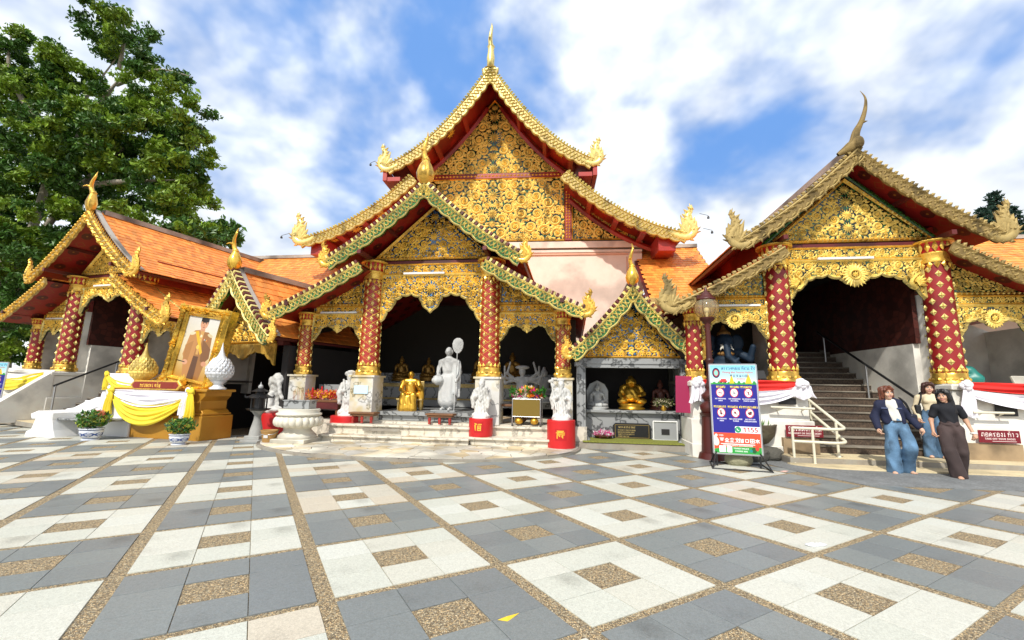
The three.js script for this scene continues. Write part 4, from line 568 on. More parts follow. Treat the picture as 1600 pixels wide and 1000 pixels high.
{
  const t = shrine('shrine', 0, 0, 0, 'small marble shrine with green-edged gilt gable housing a gold laughing figure', { style: 'green', back: 'blueMosaic', seed: 131 });
  mesh('lintel', [bx(2.7, 0.14, 0.3, 0, 2.19, -0.05), bx(2.5, 0.1, 0.26, 0, 2.07, -0.06)], mat.greyMarble, t);
  for (const s of [1, -1]) { mesh('pillar', [rbx(0.24, 1.95, 0.24, 0.03, s * 1.3, 1.15, -0.02), bx(0.1, 1.8, 0.05, s * 1.3, 1.15, 0.11), bx(0.34, 0.1, 0.34, s * 1.3, 2.1, -0.02), lathe([[0.24, 0], [0.24, 0.05], [0.17, 0.14], [0.16, 0.2]], 16, s * 1.3, 0.14, -0.02)], mat.greyMarble, t); }
  for (const s of [1, -1]) mesh('side_wall', [bx(0.12, 2.3, 1.9, s * 1.36, 1.15, -1.1)], mat.greyMarble, t);
  mesh('back_wall', [bx(2.8, 2.3, 0.12, 0, 1.15, -2.05)], mat.dark, t); mesh('ceiling', [bx(2.7, 0.06, 1.95, 0, 2.27, -1.1)], mat.dark, t);
  mesh('shelf', [rbx(2.6, 0.08, 1.3, 0.02, 0, 0.88, -1.2), bx(2.56, 0.72, 1.15, 0, 0.48, -1.25)], mat.greyMarble, t);
  mesh('grass_mat', [bx(2.55, 0.02, 0.95, 0, 0.185, -0.05)], M([0.3, 0.32, 0.08], 0.95, 0, { map: rep(noiseTex(256, 256, (u, v) => { const k = 0.5 + 0.7 * tfbm((u * 3 + v) % 1, v, 32, 15, 3); return [k, k, k * 0.8]; }), 0.5), bumpMap: bumpFine, bumpScale: 0.01 }), t);
  mesh('floor_slab', [rbx(3.0, 0.17, 2.6, 0.02, 0, 0.085, -0.9)], mat.concrete, t);
}
{
  const t = shrine(null, -7.95, -12.9, -0.42, 'left small shrine half hidden behind the portrait, with weathered barge boards', { style: 'green', back: 'darkBack', seed: 141 });
  t.scale.setScalar(1.16);
  mesh('arch_fringe', [T(extrude(archPoly(1.2, 2.25, 1.75, 2.05, 1.85), 0.05), 0, 0, 0)], mat.gold, t);
  for (const s of [1, -1]) mesh('side_wall', [bx(0.2, 2.2, 2.4, s * 1.4, 1.1, -1.3)], mat.dark, t); mesh('back_wall', [bx(2.8, 2.4, 0.1, 0, 1.2, -2.3)], mat.dark, t); mesh('lintel', [bx(2.8, 0.12, 0.2, 0, 2.27, -0.1)], mat.redDark, t);
}
// ---------- stairs, plinths and side rooms of the two outer porches ----------
function stairBlock(t, S, o) {
  const W = 1.36 * S, n = 15, rise = 0.172, run = 0.29, z0 = 0.3;
  for (let i = 0; i < n; i++) { const y = 0.15 + (i + 1) * rise, zf = z0 - i * run; mesh('stair_step', [bx(W * 2, rise - 0.035, run + 0.12, 0, y - rise / 2 - 0.0175, zf - run / 2 - 0.06)], mat.stair, t); mesh('stair_tread', [rbx(W * 2, 0.035, run + 0.13, 0.01, 0, y - 0.0175, zf - run / 2 - 0.04)], mat.tread, t); }
  mesh('landing', [bx(W * 2, 0.2, 3.2, 0, 0.15 + n * rise - 0.1, z0 - n * run - 1.62)], mat.stair, t);
  for (const s of [1, -1]) {
    mesh('stair_wall', [bx(0.14, 2.65, 6.2, s * (W + 0.07), 1.325, -3.5)], mat.plaster, t);
    mesh('mural_panel', [bx(0.1, 2.3, 6.4, s * (W + 0.06), 3.8, -3.5)], o.mural, t);
    mesh('stair_kerb', [T(extrude([[0.42, 0.12], [-4.2, 2.85], [-4.2, 2.6], [0.42, 0.0]], 0.06), 0, 0, 0, 0, -Math.PI / 2)].map(g => T(g, s * (W - 0.03) + 0.03, 0, 0)), mat.concrete, t);
    // plinth that carries the columns, in three courses
    const xa = 1.4 * S, xb = (s < 0 && o.dark ? 3.92 : 4.35) * S, pd = s < 0 && o.dark ? 0.62 : 0,  xm = s * (xa + xb) / 2, w = xb - xa;
    mesh('white_plinth', [rbx(w + 0.1, 0.3, 1.7 - pd, 0.02, xm, 0.15, -0.3 + pd / 2), rbx(w + 0.06, 0.55, 1.6 - pd, 0.02, xm, 0.57, -0.3 + pd / 2), rbx(w - 0.06, 0.72, 1.46 - pd, 0.02, xm, 1.2, -0.3 + pd / 2), rbx(w + 0.02, 0.12, 1.58 - pd, 0.03, xm, 1.63, -0.3 + pd / 2), bx(w - 0.05, 0.04, 1.5 - pd, xm, 1.69, -0.3 + pd / 2)], mat.plaster, t);
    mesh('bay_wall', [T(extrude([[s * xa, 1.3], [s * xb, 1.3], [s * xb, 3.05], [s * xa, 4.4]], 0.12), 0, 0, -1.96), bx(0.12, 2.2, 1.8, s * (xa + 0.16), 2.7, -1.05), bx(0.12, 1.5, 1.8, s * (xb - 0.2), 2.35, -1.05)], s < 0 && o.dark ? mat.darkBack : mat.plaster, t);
    mesh('bay_floor', [bx(w, 0.06, 1.3, xm, 1.68, -1.3)], mat.concrete, t);
  }
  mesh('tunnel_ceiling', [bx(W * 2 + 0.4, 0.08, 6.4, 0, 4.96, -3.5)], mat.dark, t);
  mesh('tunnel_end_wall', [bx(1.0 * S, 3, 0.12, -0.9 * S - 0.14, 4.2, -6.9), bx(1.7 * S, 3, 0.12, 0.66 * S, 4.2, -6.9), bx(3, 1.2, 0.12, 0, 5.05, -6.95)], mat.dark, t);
  // stone step and sand-coloured apron before the stair
  mesh('front_step', [rbx(6.2 * S, 0.15, 0.86, 0.02, 0.9 * S, 0.075, 0.66)], mat.concrete, t); mesh('front_step_top', [bx(6.16 * S, 0.012, 0.84, 0.9 * S, 0.153, 0.66)], mat.sand, t);
}
const muralM = M([0.075, 0.016, 0.012], 0.55, 0, { map: rep(noiseTex(256, 256, (u, v) => { const [a, b, id] = cells(u, v, 9, 61), k = 0.65 + 0.6 * id * sstep(0.02, 0.2, b - a); return [k, k * 0.9, k * 0.8]; }), 1.6) });
stairBlock(right, 1, { mural: muralM, dark: true });
mesh('bay_pier', [bx(0.1, 2.2, 1.5, -1.62, 2.7, -0.95)], mat.plaster, right);
mesh('stair_parapet', [T(extrude([[0.4, 0.1], [1.5, 0.1], [1.62, 0.62], [1.45, 0.78], [0.4, 1.72]], 0.24, 0.012), -1.5, 0, 0, 0, -Math.PI / 2)], mat.plaster, left);
stairBlock(left, 1.06, { mural: muralM });
left.rotation.order = 'YXZ'; left.rotation.z = -0.036;
mesh('gold_door_leaf', [bx(0.3, 1.7, 0.05, -0.45, 3.55, -9.2)], mat.goldPale, right);
mesh('door_leaf', [bx(0.06, 2.2, 0.5, 0.02, 3.75, -5.2, 0.3)], mat.greyStone, right);
for (const [w, x] of [[0.72, -1.72], [1.0, 1.95]]) mesh('stone_dado', [bx(w, 0.34, 0.1, x, 0.32, 0.54)], M([0.36, 0.27, 0.17], 0.8, 0, { map: grime(0.35, 91) }), right);
{ // curved apron
  const pts = [[-2.2, 1.08]]; for (let k = 0; k <= 10; k++) { const a = Math.PI - k / 10 * 1.45; pts.push([-1.0 + 1.25 * Math.cos(a), 1.08 + 0.52 * Math.sin(a)]); } pts.push([5, 1.62], [5, 1.08]);
  mesh('sand_apron', [T(extrude(pts.map(p => [p[0], -p[1]]), 0.04), 0, 0.006, 0, -Math.PI / 2)], mat.sand, right);
}
mesh('wall_plaque', [rbx(0.02, 0.22, 0.6, 0.008, -1.425, 2.3, -1.7)], mat.black, left);
mesh('wall_plaque', [rbx(0.36, 0.14, 0.03, 0.01, -1.9, 1.27, 0.5), rbx(0.4, 0.4, 0.03, 0.01, 2.35, 1.25, 0.47)], mat.black, right);
mesh('plaque_stand', [rbx(0.7, 0.22, 0.05, 0.01, -2.5, 1.86, 0.1, 0, -0.5)], mat.black, right);
mesh('name_stone', [rbx(0.75, 0.2, 0.06, 0.02, 3.15, 1.8, 0.2, 0, -0.4)], mat.creamStone, right);

// handrails
function railing(name, label, frame, build, material) { const t = thing(name, label, 'handrail', frame); build(t, material); return t; }
railing('handrail', 'cream double pipe handrail curling round the left plinth of the right stair', 'right', (t, m) => {
  for (const [k, dy] of [[0, 0], [1, -0.27]]) mesh('rail', [tube([[-1.26, 1.5 + dy, -0.35], [-1.2, 1.1 + dy, 0.45], [-1.12, 0.82 + dy, 0.95], [-1.13, 0.76 + dy, 1.1], [-1.3, 0.74 + dy, 1.18], [-1.7, 0.74 + dy, 1.14], [-2.1, 0.74 + dy, 1.06]], 0.03, 50, 8)], m, t);
  for (const [x, z, y0, y1] of [[-1.24, 0.1, 0.3, 1.28], [-1.17, 0.9, 0.15, 0.86], [-1.75, 1.13, 0.0, 0.74], [-2.1, 1.06, 0.0, 0.76]]) mesh('post', [cyl(0.026, 0.026, y1 - y0, 10, x, (y0 + y1) / 2, z), cyl(0.05, 0.035, 0.05, 10, x, y0 + 0.025, z)], m, t);
}, mat.creamPaint);
railing('handrail', 'straight cream wall rail above the red notice on the left plinth', 'right', (t, m) => { mesh('rail', [bar([-2.3, 1.14, 0.62], [-1.42, 1.12, 0.62], 0.026)], m, t); for (const x of [-2.1, -1.6]) mesh('bracket', [bar([x, 1.13, 0.62], [x, 1.05, 0.42], 0.014)], m, t); }, mat.creamPaint);
railing('handrail', 'straight cream wall rail behind the woman in black', 'right', (t, m) => { mesh('rail', [bar([1.62, 1.12, 0.62], [2.35, 1.12, 0.62], 0.024)], m, t); for (const x of [1.8, 2.2]) mesh('bracket', [bar([x, 1.12, 0.62], [x, 1.04, 0.42], 0.014)], m, t); }, mat.creamPaint);
railing('handrail', 'dark sloping handrail on the right wall of the right stair', 'right', (t, m) => { mesh('rail', [bar([1.02, 3.35, -3.7], [1.05, 1.3, 0.1], 0.03)], mat.black, t); for (const [z, y] of [[-3.4, 3.2], [-1.6, 2.22], [0.0, 1.35]]) mesh('post', [bar([1.03, y, z], [1.03, y - 0.9, z], 0.026)], mat.steel, t); });
railing('handrail', 'dark sloping handrail on the left-hand porch stair', 'left', (t, m) => { mesh('rail', [bar([-0.9, 1.28, 0.6], [-0.9, 3.0, -2.6], 0.032)], mat.black, t); for (const [z, y] of [[0.55, 1.3], [-1.0, 2.13], [-2.5, 2.95]]) mesh('post', [bar([-0.9, y, z], [-0.9, y - 0.95, z], 0.03)], mat.steel, t); });

// ---------- writing ----------
const TH = { 'ท': 'o13 13 19|15 43 54 59', 'ร': 'o38 38 35 14 23 43 52', 'ง': 'o33 33 43 48 39 16', 'พ': 'o13 13 19 35 59 52', 'ะ': 'o14 14 33|o17 17 36', 'เ': 'o18 18 12', 'จ': 'o26 26 48 54 32 14', 'ญ': '19 14 23 34 39 59 52', 'ถ': 'o18 18 15 24 13 32 53 59', 'อ': 'o25 25 15 19 59 53 32 13', 'ด': 'o36 36 19 14 32 54 59', 'า': '13 22 33 39', 'ห': 'o13 13 19|16 43|o53 53 59', 'ม': 'o13 13 18|o18 18 59 52', 'ว': 'o38 38 47 43 13', 'ส': 'o26 26 19 14 33 44 49|44 61', 'น': 'o13 13 19|o48 48 19|52 59', 'ไ': '29 23 12 30 41', 'ก': '19 15 24 13 32 53 59', 'ป': 'o13 13 19 59 50', 'ต': 'o36 36 19 14 22 33 42 54 59', 'บ': 'o13 13 19 59 52', 'ล': 'o18 18 26 49 54 32 13', 'ี': '^10 50 51 41', 'ิ': '^10 40', '้': '^20 31 40', '่': '^30 31' };
function thai(x, s, X, Y, h, col, lw) { // a plain stroke alphabet for Thai letters
  x.strokeStyle = col; x.lineWidth = lw || h * 0.09; x.lineCap = x.lineJoin = 'round'; const u = h / 9; let cx = X;
  for (const ch of s) { if (ch === ' ') { cx += u * 4; continue; } const def = TH[ch]; if (!def) continue; const up = def[0] === '^'; const bx0 = up ? cx - 6.6 * u : cx, oy = up ? -0.6 * u : 0;
    for (const st of def.replace('^', '').split('|')) { let first = true; x.beginPath(); for (const p of st.split(' ')) { if (p[0] === 'o') { x.moveTo(bx0 + (+p[1] + 0.75) * u, Y + oy + +p[2] * u); x.arc(bx0 + +p[1] * u, Y + oy + +p[2] * u, 0.75 * u, 0, 6.3); x.moveTo(bx0 + +p[1] * u, Y + oy + +p[2] * u); first = true; continue; } const q = [bx0 + +p[0] * u, Y + oy + +p[1] * u]; if (first && st[0] !== 'o') x.moveTo(...q); else x.lineTo(...q); first = false; } x.stroke(); }
    if (!up) cx += 6.6 * u; }
  return cx - X;
}
const HAN = { '福': '12 18|01 32|03 13 04 19|52 92|44 84 86 46 44|47 87 89 49 47', '寿': '11 81|22 72|03 93|41 15 19|25 95|75 78 67|36 47', '吉': '11 91|51 53|23 83|34 74 76 36 34', '木': '13 93|51 59|53 18|53 98', '永': '40 51|23 53 59 48|25 35 18|73 54 98', '文': '50 51|12 92|82 58 19|32 58 99', '田': '11 91 99 19 11|15 95|51 59', '口': '22 82 88 28 22', '全': '51 14|51 94|35 75|55 59|27 87|19 99', '立': '50 51|12 92|34 38|74 68|09 99' };
function han(x, s, X, Y, h, col, lw) { x.strokeStyle = col; x.lineWidth = lw || h * 0.11; x.lineCap = 'round'; const u = h / 10; let cx = X; for (const ch of s) { for (const st of (HAN[ch] || '').split('|')) { x.beginPath(); st.split(' ').forEach((p, i) => i ? x.lineTo(cx + +p[0] * u, Y + +p[1] * u) : x.moveTo(cx + +p[0] * u, Y + +p[1] * u)); x.stroke(); } cx += h * 1.08; } }
function print(w, h, draw) { const c = document.createElement('canvas'); c.width = w; c.height = h; const x = c.getContext('2d'); draw(x, w, h); const t = new THREE.CanvasTexture(c); t.colorSpace = THREE.SRGBColorSpace; t.anisotropy = 8; t.generateMipmaps = true; t.minFilter = THREE.LinearMipmapLinearFilter; return t; }
const printed = (t, rough = 0.5) => M([0.86, 0.86, 0.86], rough, 0, { map: t });
const plate = (name, w, h, x, y, z, t, parent, ry = 0, rx = 0, rough = 0.5) => mesh(name, [T(new THREE.PlaneGeometry(w, h), x, y, z, rx, ry)], printed(t, rough), parent, true);

function redNotice(label, x, l1, l2) { const t = thing('notice_board', label, 'sign', 'right', x, 0.64, 0.62); mesh('board', [rbx(0.74, 0.25, 0.03, 0.008)], M([0.25, 0.012, 0.02], 0.4), t); plate('lettering', 0.72, 0.235, 0, 0, 0.0165, print(512, 168, (c, w, h) => { c.fillStyle = '#7c1424'; c.fillRect(0, 0, w, h); thai(c, l1, 22, 14, 66, '#f4e9e4', 8); c.fillStyle = '#f4e9e4'; c.font = 'bold 36px sans-serif'; c.textAlign = 'center'; c.fillText(l2, w / 2, 128, w - 30); c.fillRect(w * 0.3, 146, w * 0.6, 6); }), t); }
redNotice('maroon notice in white lettering on the plinth left of the stair, behind the cream rail', -1.66, 'ไปรดแต่งกายให้สภาพ', 'NO SHORT OR SHORT SKIRT');
redNotice('maroon notice in white lettering on the plinth beside the woman in black', 2.02, 'ถอดรองเท้าวางไว้', 'TAKE OFF YOUR SHOES');

// ---------- hanging cloth ----------
// swag: a sagging sheet between two points with folds that follow the sag
function swag(a, b, sag0, sag1, bulge, n = 26, m = 12, folds = 4, ph = 0) {
  const pos = [], idx = [];
  for (let j = 0; j <= m; j++) for (let i = 0; i <= n; i++) { const u = i / n, v = j / m, s = Math.pow(Math.sin(Math.PI * u), 0.75), e = lerp(1, 0.55 + 0.45 * s, 1), y = lerp(a[1], b[1], u) - lerp(sag0, sag1, v) * s - (1 - s) * v * 0.12, f = Math.sin(v * folds * 6.283 + ph + u * 0.8) * 0.022 * (0.35 + s) + 0.012 * Math.sin(v * 17 + u * 9 + ph * 3); pos.push(lerp(a[0], b[0], u), y, lerp(a[2], b[2], u) + bulge * s * (0.4 + 0.8 * Math.sin(v * 1.6)) + f); }
  for (let j = 0; j < m; j++) for (let i = 0; i < n; i++) { const k = j * (n + 1) + i; idx.push(k, k + n + 1, k + 1, k + 1, k + n + 1, k + n + 2); }
  const g = new THREE.BufferGeometry(); g.setAttribute('position', new THREE.Float32BufferAttribute(pos, 3)); g.setIndex(idx); g.computeVertexNormals(); return boxUV(g);
}
// gathered tail of cloth hanging from a knot
function tail(x, y, z, w, h, seed, flare = 0.4) { const pos = [], idx = [], n = 18, m = 10; for (let j = 0; j <= m; j++) for (let i = 0; i <= n; i++) { const u = i / n - 0.5, v = j / m, ww = w * (0.35 + 0.65 * Math.pow(v, flare)); pos.push(x + u * ww + 0.02 * Math.sin(v * 5 + seed), y - h * v - 0.04 * Math.sin(u * 9 + seed) * v, z + 0.035 * Math.sin(u * 22 + seed * 2) * (0.4 + v) + 0.03 * Math.cos(u * 3)); } for (let j = 0; j < m; j++) for (let i = 0; i < n; i++) { const k = j * (n + 1) + i; idx.push(k, k + n + 1, k + 1, k + 1, k + n + 1, k + n + 2); } const g = new THREE.BufferGeometry(); g.setAttribute('position', new THREE.Float32BufferAttribute(pos, 3)); g.setIndex(idx); g.computeVertexNormals(); return boxUV(g); }
const knot = (x, y, z, r, seed) => { const R = rng(seed), g = []; for (let k = 0; k < 7; k++) { const a = k / 7 * 6.28 + R(); g.push(sph(r * (0.45 + 0.25 * R()), x + Math.cos(a) * r * 0.55, y + Math.sin(a) * r * 0.5, z + (R() - 0.5) * r * 0.5, 1, 0.7 + 0.4 * R(), 0.7, 9)); } g.push(sph(r * 0.5, x, y, z + r * 0.25, 1, 1, 0.8, 9)); return g; };
{
  const t = thing('bunting', 'red and white cloth swag along the left plinth behind the warning board', 'bunting', 'right');
  mesh('red_swag', [swag([-3.75, 1.72, 0.52], [-1.62, 1.7, 0.54], -0.02, 0.22, 0.05, 26, 8, 2)], mat.redCloth, t); mesh('white_swag', [swag([-3.75, 1.62, 0.525], [-1.62, 1.62, 0.545], 0.14, 0.44, 0.06, 26, 10, 3, 1)], mat.whiteCloth, t);
  mesh('knot', [...knot(-1.62, 1.66, 0.6, 0.13, 3), ...knot(-3.78, 1.66, 0.58, 0.13, 4)], mat.whiteCloth, t); mesh('tail', [tail(-1.6, 1.64, 0.58, 0.5, 0.3, 2), tail(-3.78, 1.64, 0.57, 0.42, 0.42, 5)], mat.whiteCloth, t);
  const u = thing('bunting', 'red and white cloth swag right of the stair at the photo edge', 'bunting', 'right');
  mesh('red_swag', [swag([1.55, 1.74, 0.54], [4.1, 1.66, 0.54], -0.02, 0.2, 0.05, 26, 8, 2)], mat.redCloth, u); mesh('white_swag', [swag([1.55, 1.62, 0.545], [4.1, 1.58, 0.545], 0.12, 0.42, 0.06, 26, 10, 3, 1)], mat.whiteCloth, u); mesh('knot', [...knot(1.58, 1.68, 0.6, 0.12, 8)], mat.whiteCloth, u); mesh('tail', [tail(1.6, 1.64, 0.58, 0.34, 0.62, 7)], mat.whiteCloth, u);
  const v = thing('bunting', 'yellow and white cloth swag on the left-hand porch plinth', 'bunting', 'left');
  mesh('yellow_swag', [swag([-4.5, 1.4, 0.56], [-1.75, 1.72, 0.54], 0.0, 0.42, 0.07, 24, 9, 3)], mat.yellowCloth, v); mesh('white_swag', [swag([-4.5, 1.62, 0.53], [-1.8, 1.7, 0.52], 0.0, 0.2, 0.05, 24, 6, 2)], mat.whiteCloth, v);
  const w = thing('bunting', 'yellow and white cloth swag on the plinth behind the gold urn', 'bunting', 'left');
  mesh('yellow_swag', [swag([1.75, 1.72, 0.56], [4.4, 1.7, 0.54], 0.3, 0.62, 0.08, 24, 9, 3)], mat.yellowCloth, w); mesh('white_swag', [swag([1.75, 1.7, 0.53], [4.4, 1.68, 0.52], 0.0, 0.34, 0.07, 24, 6, 2)], mat.whiteCloth, w); mesh('knot', [...knot(1.78, 1.68, 0.58, 0.08, 9)], mat.yellowCloth, w); mesh('tail', [tail(1.78, 1.64, 0.56, 0.2, 0.4, 3)], mat.yellowCloth, w);
}

// ---------- the portrait on its gilded pedestal ----------
{
  const P = thing('gold_pedestal', 'stepped gold-painted pedestal draped in yellow and white, under the large portrait', 'pedestal', 'throne'), zc = -0.42;
  mesh('base', [rbx(3.5, 0.62, 0.9, 0.02, 0.03, 0.31, zc), rbx(3.42, 0.06, 0.84, 0.02, 0.03, 0.655, zc)], mat.goldPaint, P);
  mesh('waist', [T(extrude([[-1.62, 0.68], [1.72, 0.68], [1.66, 0.74], [1.58, 0.78], [1.58, 1.0], [1.7, 1.12], [1.72, 1.24], [-1.6, 1.24], [-1.58, 1.12], [-1.46, 1.0], [-1.46, 0.78], [-1.56, 0.74]], 0.74, 0.01), 0, 0, zc - 0.37)], mat.goldPaint, P);
  mesh('cornice', [rbx(3.5, 0.07, 0.86, 0.02, 0.06, 1.26, zc)], mat.goldPaint, P);
  const D = thing('pedestal_drape', 'yellow and white satin swag with knotted corners on the gold pedestal front', 'drapery', 'throne', 0, 0, 0.03);
  mesh('white_swag', [swag([-1.4, 1.24, 0.06], [1.35, 1.22, 0.06], -0.02, 0.42, 0.09, 40, 16, 4)], mat.whiteCloth, D); mesh('yellow_swag', [swag([-1.42, 1.2, 0.07], [1.37, 1.18, 0.07], 0.32, 0.86, 0.14, 40, 20, 4.5, 0.6)], mat.yellowCloth, D);
  for (const x of [-1.45, 1.4]) { mesh('knot', [...knot(x, 1.24, 0.08, 0.11, 5 + x)], mat.yellowCloth, D); mesh('yellow_tail', [tail(x + (x > 0 ? 0.1 : 0.02), 1.18, 0.12, 0.36, 0.62, 3 + x)], mat.yellowCloth, D); mesh('white_tail', [tail(x - (x > 0 ? 0.14 : 0.22), 1.18, 0.1, 0.3, 0.58, 6 + x)], mat.whiteCloth, D); mesh('white_knot', [...knot(x - 0.08, 1.27, 0.08, 0.08, 15 + x)], mat.whiteCloth, D); }
  const F = thing('framed_portrait', 'large gilt-framed portrait of an officer in a tan coat with yellow sash', 'portrait', 'throne', 0.62, 1.3, -0.3); F.rotation.order = 'YXZ'; F.rotation.x = -0.05; F.rotation.z = -0.15;
  const fw = 1.82, fh = 2.24, iw = 1.24, ih = 1.72, oy = fh / 2;
  mesh('frame_box', [T(extrude([[-fw / 2, 0], [fw / 2, 0], [fw / 2, fh], [-fw / 2, fh]], 0.22, 0.01, [[[-iw / 2, oy - ih / 2], [-iw / 2, oy + ih / 2], [iw / 2, oy + ih / 2], [iw / 2, oy - ih / 2]]]), 0, 0, -0.22)], mat.goldBright, F);
  const rb = new RB(), ring = (a, b) => [[-a, oy - b], [a, oy - b], [a, oy + b], [-a, oy + b], [-a, oy - b]];
  rb.ribbon(ring(fw / 2 - 0.06, fh / 2 - 0.06), 0.12, 0.12, 0.08, 0.012); rb.ribbon(ring(iw / 2 + 0.05, ih / 2 + 0.05), 0.08, 0.08, 0.05, 0.013);
  const R = rng(12); for (const [a, b] of [[fw / 2 - 0.1, fh / 2 - 0.1]]) for (const [dx, dy, L] of [[1, 0, a], [0, 1, b]]) for (const s of [1, -1]) for (let t = -L; t <= L; t += 0.085) { const x = dx ? t : s * a, y = oy + (dy ? t : s * b); rb.leaf(x, y, (dx ? 0 : 1.57) + (R() - 0.5) * 1.6 + (t > 0 ? 0 : Math.PI), 0.15, 0.08, 0.06, 0.05, 0.4 * (R() - 0.5)); }
  for (const sx of [-1, 0, 1]) for (const sy of [-1, 0, 1]) if (sx || sy) rb.flower(sx * (fw / 2 - 0.1), oy + sy * (fh / 2 - 0.1), sx && sy ? 0.17 : 0.13, 8, 0.09, 0.05);
  for (let k = 0; k < 9; k++) rb.leaf(0, 0.1, 0.35 + k * 0.31, 0.3 - Math.abs(k - 4) * 0.025, 0.1, 0.07, 0.09);
  mesh('frame_carving', [rb.geo()], mat.goldBright, F);
  plate('portrait_print', iw, ih, 0, oy, -0.04, print(512, 768, (c, w, h) => {
    const g = c.createLinearGradient(0, 0, 0, h); g.addColorStop(0, '#d9d8d4'); g.addColorStop(0.55, '#d8cba8'); g.addColorStop(1, '#b8862c'); c.fillStyle = g; c.fillRect(0, 0, w, h);
    const el = (x, y, a, b, f, r = 0) => { c.fillStyle = f; c.beginPath(); c.ellipse(x, y, a, b, r, 0, 7); c.fill(); }, py = (f, ...p) => { c.fillStyle = f; c.beginPath(); p.forEach(([x, y], i) => i ? c.lineTo(x, y) : c.moveTo(x, y)); c.closePath(); c.fill(); };
    c.save(); c.translate(256, 768); c.scale(1.22, 1.14); c.translate(-258, -768); py('#9b6a34', [170, 250], [345, 250], [400, 300], [425, 500], [400, 560], [370, 768], [165, 768], [120, 560], [95, 520], [120, 300]);
    py('#b98247', [170, 250], [240, 235], [235, 768], [165, 768], [120, 560], [95, 520], [120, 300]); py('#7c5128', [300, 330], [420, 420], [430, 520], [380, 580], [330, 560]); py('#a8743a', [100, 420], [190, 360], [180, 590], [120, 600]);
    py('#c99a55', [245, 240], [290, 240], [285, 500], [255, 500]); py('#5d3a1c', [236, 520], [300, 520], [310, 768], [225, 768]);
    py('#e0ad18', [180, 262], [215, 250], [330, 470], [310, 500]); el(265, 300, 12, 16, '#e7d8b0'); el(262, 340, 9, 12, '#d8b440'); el(150, 285, 38, 17, '#dccfae', -0.3); el(372, 282, 36, 16, '#cdbb90', 0.3);
    py('#c78f6c', [236, 205], [286, 205], [292, 245], [232, 245]); el(262, 165, 47, 62, '#d19a78'); el(262, 118, 49, 34, '#191412'); py('#191412', [214, 130], [216, 165], [224, 140], [262, 122], [302, 140], [310, 165], [311, 125]); el(244, 162, 9, 4, '#2a1a14'); el(282, 162, 9, 4, '#2a1a14'); el(263, 182, 7, 12, '#bf8564'); el(263, 204, 15, 4, '#95503f'); py('#20160f', [230, 150], [256, 150], [256, 154], [230, 155]); py('#20160f', [270, 150], [296, 151], [296, 155], [270, 154]);
    el(150, 600, 34, 28, '#d19a78'); el(385, 585, 32, 26, '#c98f6d'); py('#2b1c12', [40, 590], [150, 596], [150, 606], [40, 600]); el(260, 420, 20, 24, '#e5c054'); for (let k = 0; k < 5; k++) el(300 + k * 13, 330 + k * 3, 5, 9, ['#c03a2a', '#e8d9b0', '#3a5aa0', '#e2b23a', '#c03a2a'][k]); c.restore();
  }), F, 0, 0, 0.3);
  mesh('frame_strut', [bar([-0.4, 0.2, -0.25], [-0.4, 1.5, -0.23], 0.03), bar([0.4, 0.2, -0.25], [0.4, 1.5, -0.23], 0.03)], mat.goldPaint, F);
  // lotus-bud offerings either side
  const bud = (name, label, m, x, z, h) => { const t = thing(name, label, 'urn', 'throne', x, 1.3, z), q = h; mesh('foot', [lathe([[0.2, 0], [0.22, 0.03], [0.15, 0.07], [0.11, 0.12], [0.16, 0.17], [0.22, 0.2]].map(p => [p[0] * q, p[1] * q]), 24)], m, t); mesh('bowl', [lathe([[0.12, 0.16], [0.24, 0.24], [0.33, 0.36], [0.345, 0.4], [0.31, 0.43]].map(p => [p[0] * q, p[1] * q]), 28)], m, t); mesh('bud', [lathe([[0.31, 0.42], [0.33, 0.5], [0.27, 0.62], [0.17, 0.74], [0.09, 0.84], [0.045, 0.95], [0.02, 1.08], [0.004, 1.16]].map(p => [p[0] * q, p[1] * q]), 28)], m, t); const sc = []; for (let r = 0; r < 7; r++) { const yy = (0.27 + r * 0.065) * q, rr = [0.27, 0.31, 0.335, 0.33, 0.31, 0.275, 0.225][r] * q, n = 16; for (let k = 0; k < n; k++) { const rb2 = new RB(), a = (k + (r % 2) * 0.5) / n * 6.283; rb2.leaf(0, 0, 1.5708, 0.12 * q, 0.11 * q, 0.024, 0); sc.push(T(rb2.geo(), Math.sin(a) * rr, yy, Math.cos(a) * rr, r < 2 ? 0.3 : r > 3 ? -0.35 : 0, 0).applyMatrix4(new THREE.Matrix4())); const g = sc[sc.length - 1]; g.translate(-Math.sin(a) * rr, -yy, -Math.cos(a) * rr); g.applyMatrix4(new THREE.Matrix4().makeRotationY(a)); g.translate(Math.sin(a) * rr, yy, Math.cos(a) * rr); } } stuff(mesh('petals', sc, m, t)); return t; };
  bud('lotus_urn', 'gold lotus-bud urn on the left of the pedestal', mat.filPale, -0.72, -0.12, 0.92).scale.y = 1.16;
  bud('lotus_urn', 'silver-white lotus-bud urn on the right of the pedestal', M([0.72, 0.73, 0.75], 0.42, 0.35), 1.98, -0.15, 0.9).scale.y = 1.16;
  const N = thing('name_board', 'dark red pointed name board with gold lettering leaning before the portrait', 'sign', 'throne', 0.22, 1.38, 0.12);
  mesh('board', [T(extrude([[-0.9, 0], [-0.78, 0.11], [0.78, 0.11], [0.9, 0], [0.78, -0.11], [-0.78, -0.11]], 0.04, 0.012), 0, 0, 0)], mat.gold, N);
  mesh('board_face', [T(extrude([[-0.83, 0], [-0.75, 0.085], [0.75, 0.085], [0.83, 0], [0.75, -0.085], [-0.75, -0.085]], 0.008), 0, 0, 0.052)], M([0.25, 0.02, 0.012], 0.5), N);
